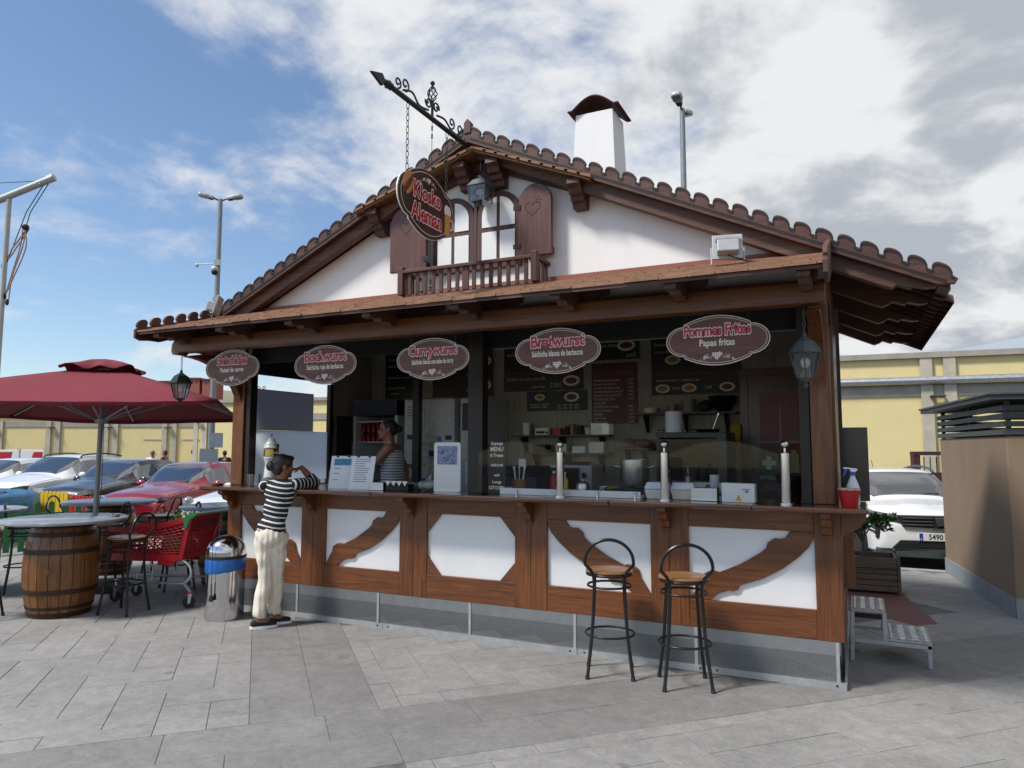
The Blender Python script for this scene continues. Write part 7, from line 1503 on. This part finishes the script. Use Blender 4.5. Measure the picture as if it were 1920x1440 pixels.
# yellow warehouses
M['ywall'] = plain('pale_yellow_render', '#dccb94', .85, var=.05, ns=1.2, bmp=.05); M['pil'] = plain('grey_stone_pilaster', '#b3ac9a', .85, var=.15, ns=3); M['corn'] = plain('cornice_stone', '#9b968a', .85, var=.15, ns=2)
def warehouse(p0, p1, h, label, nb_, cz, depth=12, gut=False, extra=0):
    p0, p1 = Vector(p0), Vector(p1); L_ = (p1 - p0).length; t_ = thing('warehouse', label, 'building', (p0.x, p0.y, GZ), math.atan2(p1.y - p0.y, p1.x - p0.x), 'yellow warehouses')
    MB().bx(0, L_, 0, depth, 0, h).obj('wall', M['ywall'], t_); MB().bx(-.1, L_ + .1, -.18, depth, h + .001, h + .22).obj('cornice', M['corn'], t_); MB().bx(0, L_, -.06, -.001, cz - .55, cz - .10).obj('stone_band', M['corn'], t_)
    for k in range(nb_ + 1):
        x = L_ * k / nb_
        for dx in (-.55, .25): MB().bx(x + dx, x + dx + .42, -.14, -.062, 0, h if gut else cz - .0).obj('pilaster', M['pil'], t_)
        MB().bx(x - .28, x + .25, -.50, -.141, cz - .62, cz - .54).obj('wall_lamp', M['charcoal'], t_, bevel=.03)
    if gut: MB().tube([(0, -.22, cz + .05), (L_, -.22, cz + .05)], .16, 10).obj('gutter_pipe', M['galv'], t_)
    return t_
a, b = P(-62, 60), P(-23.0, 58); w1 = warehouse((a.x, a.y, 0), (b.x, b.y, 0), 4.3, 'long low pale yellow warehouse behind the parked cars on the left', 8, 3.95)
for x in (33.1, 36.3):
    d_ = MB().bx(x - .9, x + .9, -.065, -.001, 0, 2.3).obj('door', M['ywall'], w1); MB().bx(x - 1.0, x + 1.0, -.09, -.066, 2.3, 2.4).obj('lintel', M['corn'], d_)
MB().lathe([(.001, 0), (.22, 0), (.22, .01), (.001, .01)], (36.3, -.08, 1.4), 16, Matrix.Rotation(R(90), 3, 'X')).obj('round_sign', M['redp'], w1)
a, b = P(-22.6, 52), P(-6, 46); warehouse((a.x, a.y, 0), (b.x, b.y, 0), 4.95, 'taller yellow warehouse block just left of the kiosk post', 4, 4.2)
a, b = P(8, 31.5), P(21, 26.2); w2 = warehouse((a.x, a.y, 0), (b.x, b.y, 0), 5.35, 'tall yellow warehouse with silver gutter pipe at the right', 3, 4.40, gut=True)
# gate
p = P(14.15, 25.2); gt = thing('gate', 'dark red-brown metal gate with bars, in front of the right warehouse', 'gate', (p.x, p.y, GZ), YAW)
gm = plain('maroon_gate', '#4a2a28', .6, var=.15)
for x in (0, 2.2): MB().bx(x - .12, x + .12, -.1, .1, 0, 1.55).obj('gate_post', gm, gt)
MB().bx(-.12, 2.4, -.12, .12, 1.551, 1.68).obj('top_beam', gm, gt); MB().bx(.13, 2.07, -.03, .03, .05, .95).obj('lower_panel', gm, gt)
for k in range(8): MB().tube([(.30 + .22 * k, 0, .95), (.30 + .22 * k, 0, 1.5)], .018, 6).obj('bar', gm, gt)
# advertising boards
for i, (px_c, lb) in enumerate(((19, 'red and white advertising board on a stand, left of the pair by the warehouse'), (62, 'white and red advertising board on a stand, right of the pair by the warehouse'))):
    p = P((px_c - 960) / 1340 * 40, 40); t_ = thing('advertising_board', lb, 'sign', (p.x, p.y, GZ), YAW, 'advertising boards'); MB().bx(-.78, .78, -.05, .05, .5, 1.62).obj('panel', M['white'], t_, bevel=.02); MB().prism([(-.70, .6), (.15, .6), (.30, 1.5), (-.70, 1.5)] if i == 0 else [(.05, 1.0), (.7, 1.0), (.7, 1.5), (.2, 1.5)], 'y', -.056, -.051).obj('red_print', M['redp'], t_)
    MB().text('Terpel' if False else 'Autos', (-.25 if i == 0 else .45, -.06, 1.12 if i == 0 else 1.17), size=.3 if i == 0 else .18).obj('lettering', M['white'], t_) if False else None
    for x in (-.7, .7): MB().tube([(x, 0, 0), (x, 0, 1.66)], .04, 8).obj('leg', M['charcoal'], t_)
# distant houses and hill
pink = plain('terracotta_house', '#9c5a50', .85, var=.12); win = plain('dark_window', (.05, .06, .07), .2)
for i, (px_c, wpx, hpx, zb) in enumerate(((352, 40, 16, 12), (315, 34, 10, 12), (388, 22, 14, 12))):
    d = 180; p = P((px_c - 960) / 1340 * d, d); wd = wpx / 1340 * d; ztop = 1.7 + (838 - 726 + hpx) / 1340 * d
    t_ = thing('hillside_house', ['long terracotta house on the far hillside', 'low reddish house on the hillside, left of the long one', 'terracotta house on the hillside nearest the kiosk post'][i], 'house', (p.x, p.y, 8), YAW, 'houses on the far hillside')
    MB().bx(-wd / 2, wd / 2, 0, 6, 0, ztop - 8).obj('wall', pink, t_)
    MB().bx(-wd / 2 - .3, wd / 2 + .3, -.3, 6.3, ztop - 8.0 + .002, ztop - 7.75).obj('roof', M['flash'], t_)
    for k in range(max(2, int(wd / 1.3))): x = -wd / 2 + .7 + k * 1.25; MB().bx(x, x + .5, -.03, -.001, ztop - 9.2, ztop - 8.5).obj('window', win, t_)
def hill(name, pts, d, m, dep=60):
    mb = MB(); fr_ = [P((x - 960) / 1340 * d, d, 1.7 + (838 - y) / 1340 * d) for x, y in pts]; lo_ = [Vector((q.x, q.y, GZ - 1)) for q in fr_]; bk_ = [q + FW * dep + Vector((0, 0, -q.z * .2)) for q in fr_]; n = len(pts)
    mb.add(fr_ + lo_ + bk_, [(i, i + 1, n + i + 1, n + i) for i in range(n - 1)] + [(i, 2 * n + i, 2 * n + i + 1, i + 1) for i in range(n - 1)]); return struct(mb.obj(name, m, smooth=True))
hill('hillside', [(-500, 800), (0, 775), (150, 760), (300, 740), (420, 732), (600, 745), (900, 780)], 200, plain('dry_hillside', '#8c8a78', .95, var=.2, ns=.05))
hill('mountain', [(1000, 800), (1300, 760), (1600, 690), (1700, 668), (1780, 655), (1850, 643), (1920, 630), (2100, 600), (2400, 560), (2800, 560)], 1500, plain('far_mountain', '#9aa5b0', .95, var=.1, ns=.004), 300)
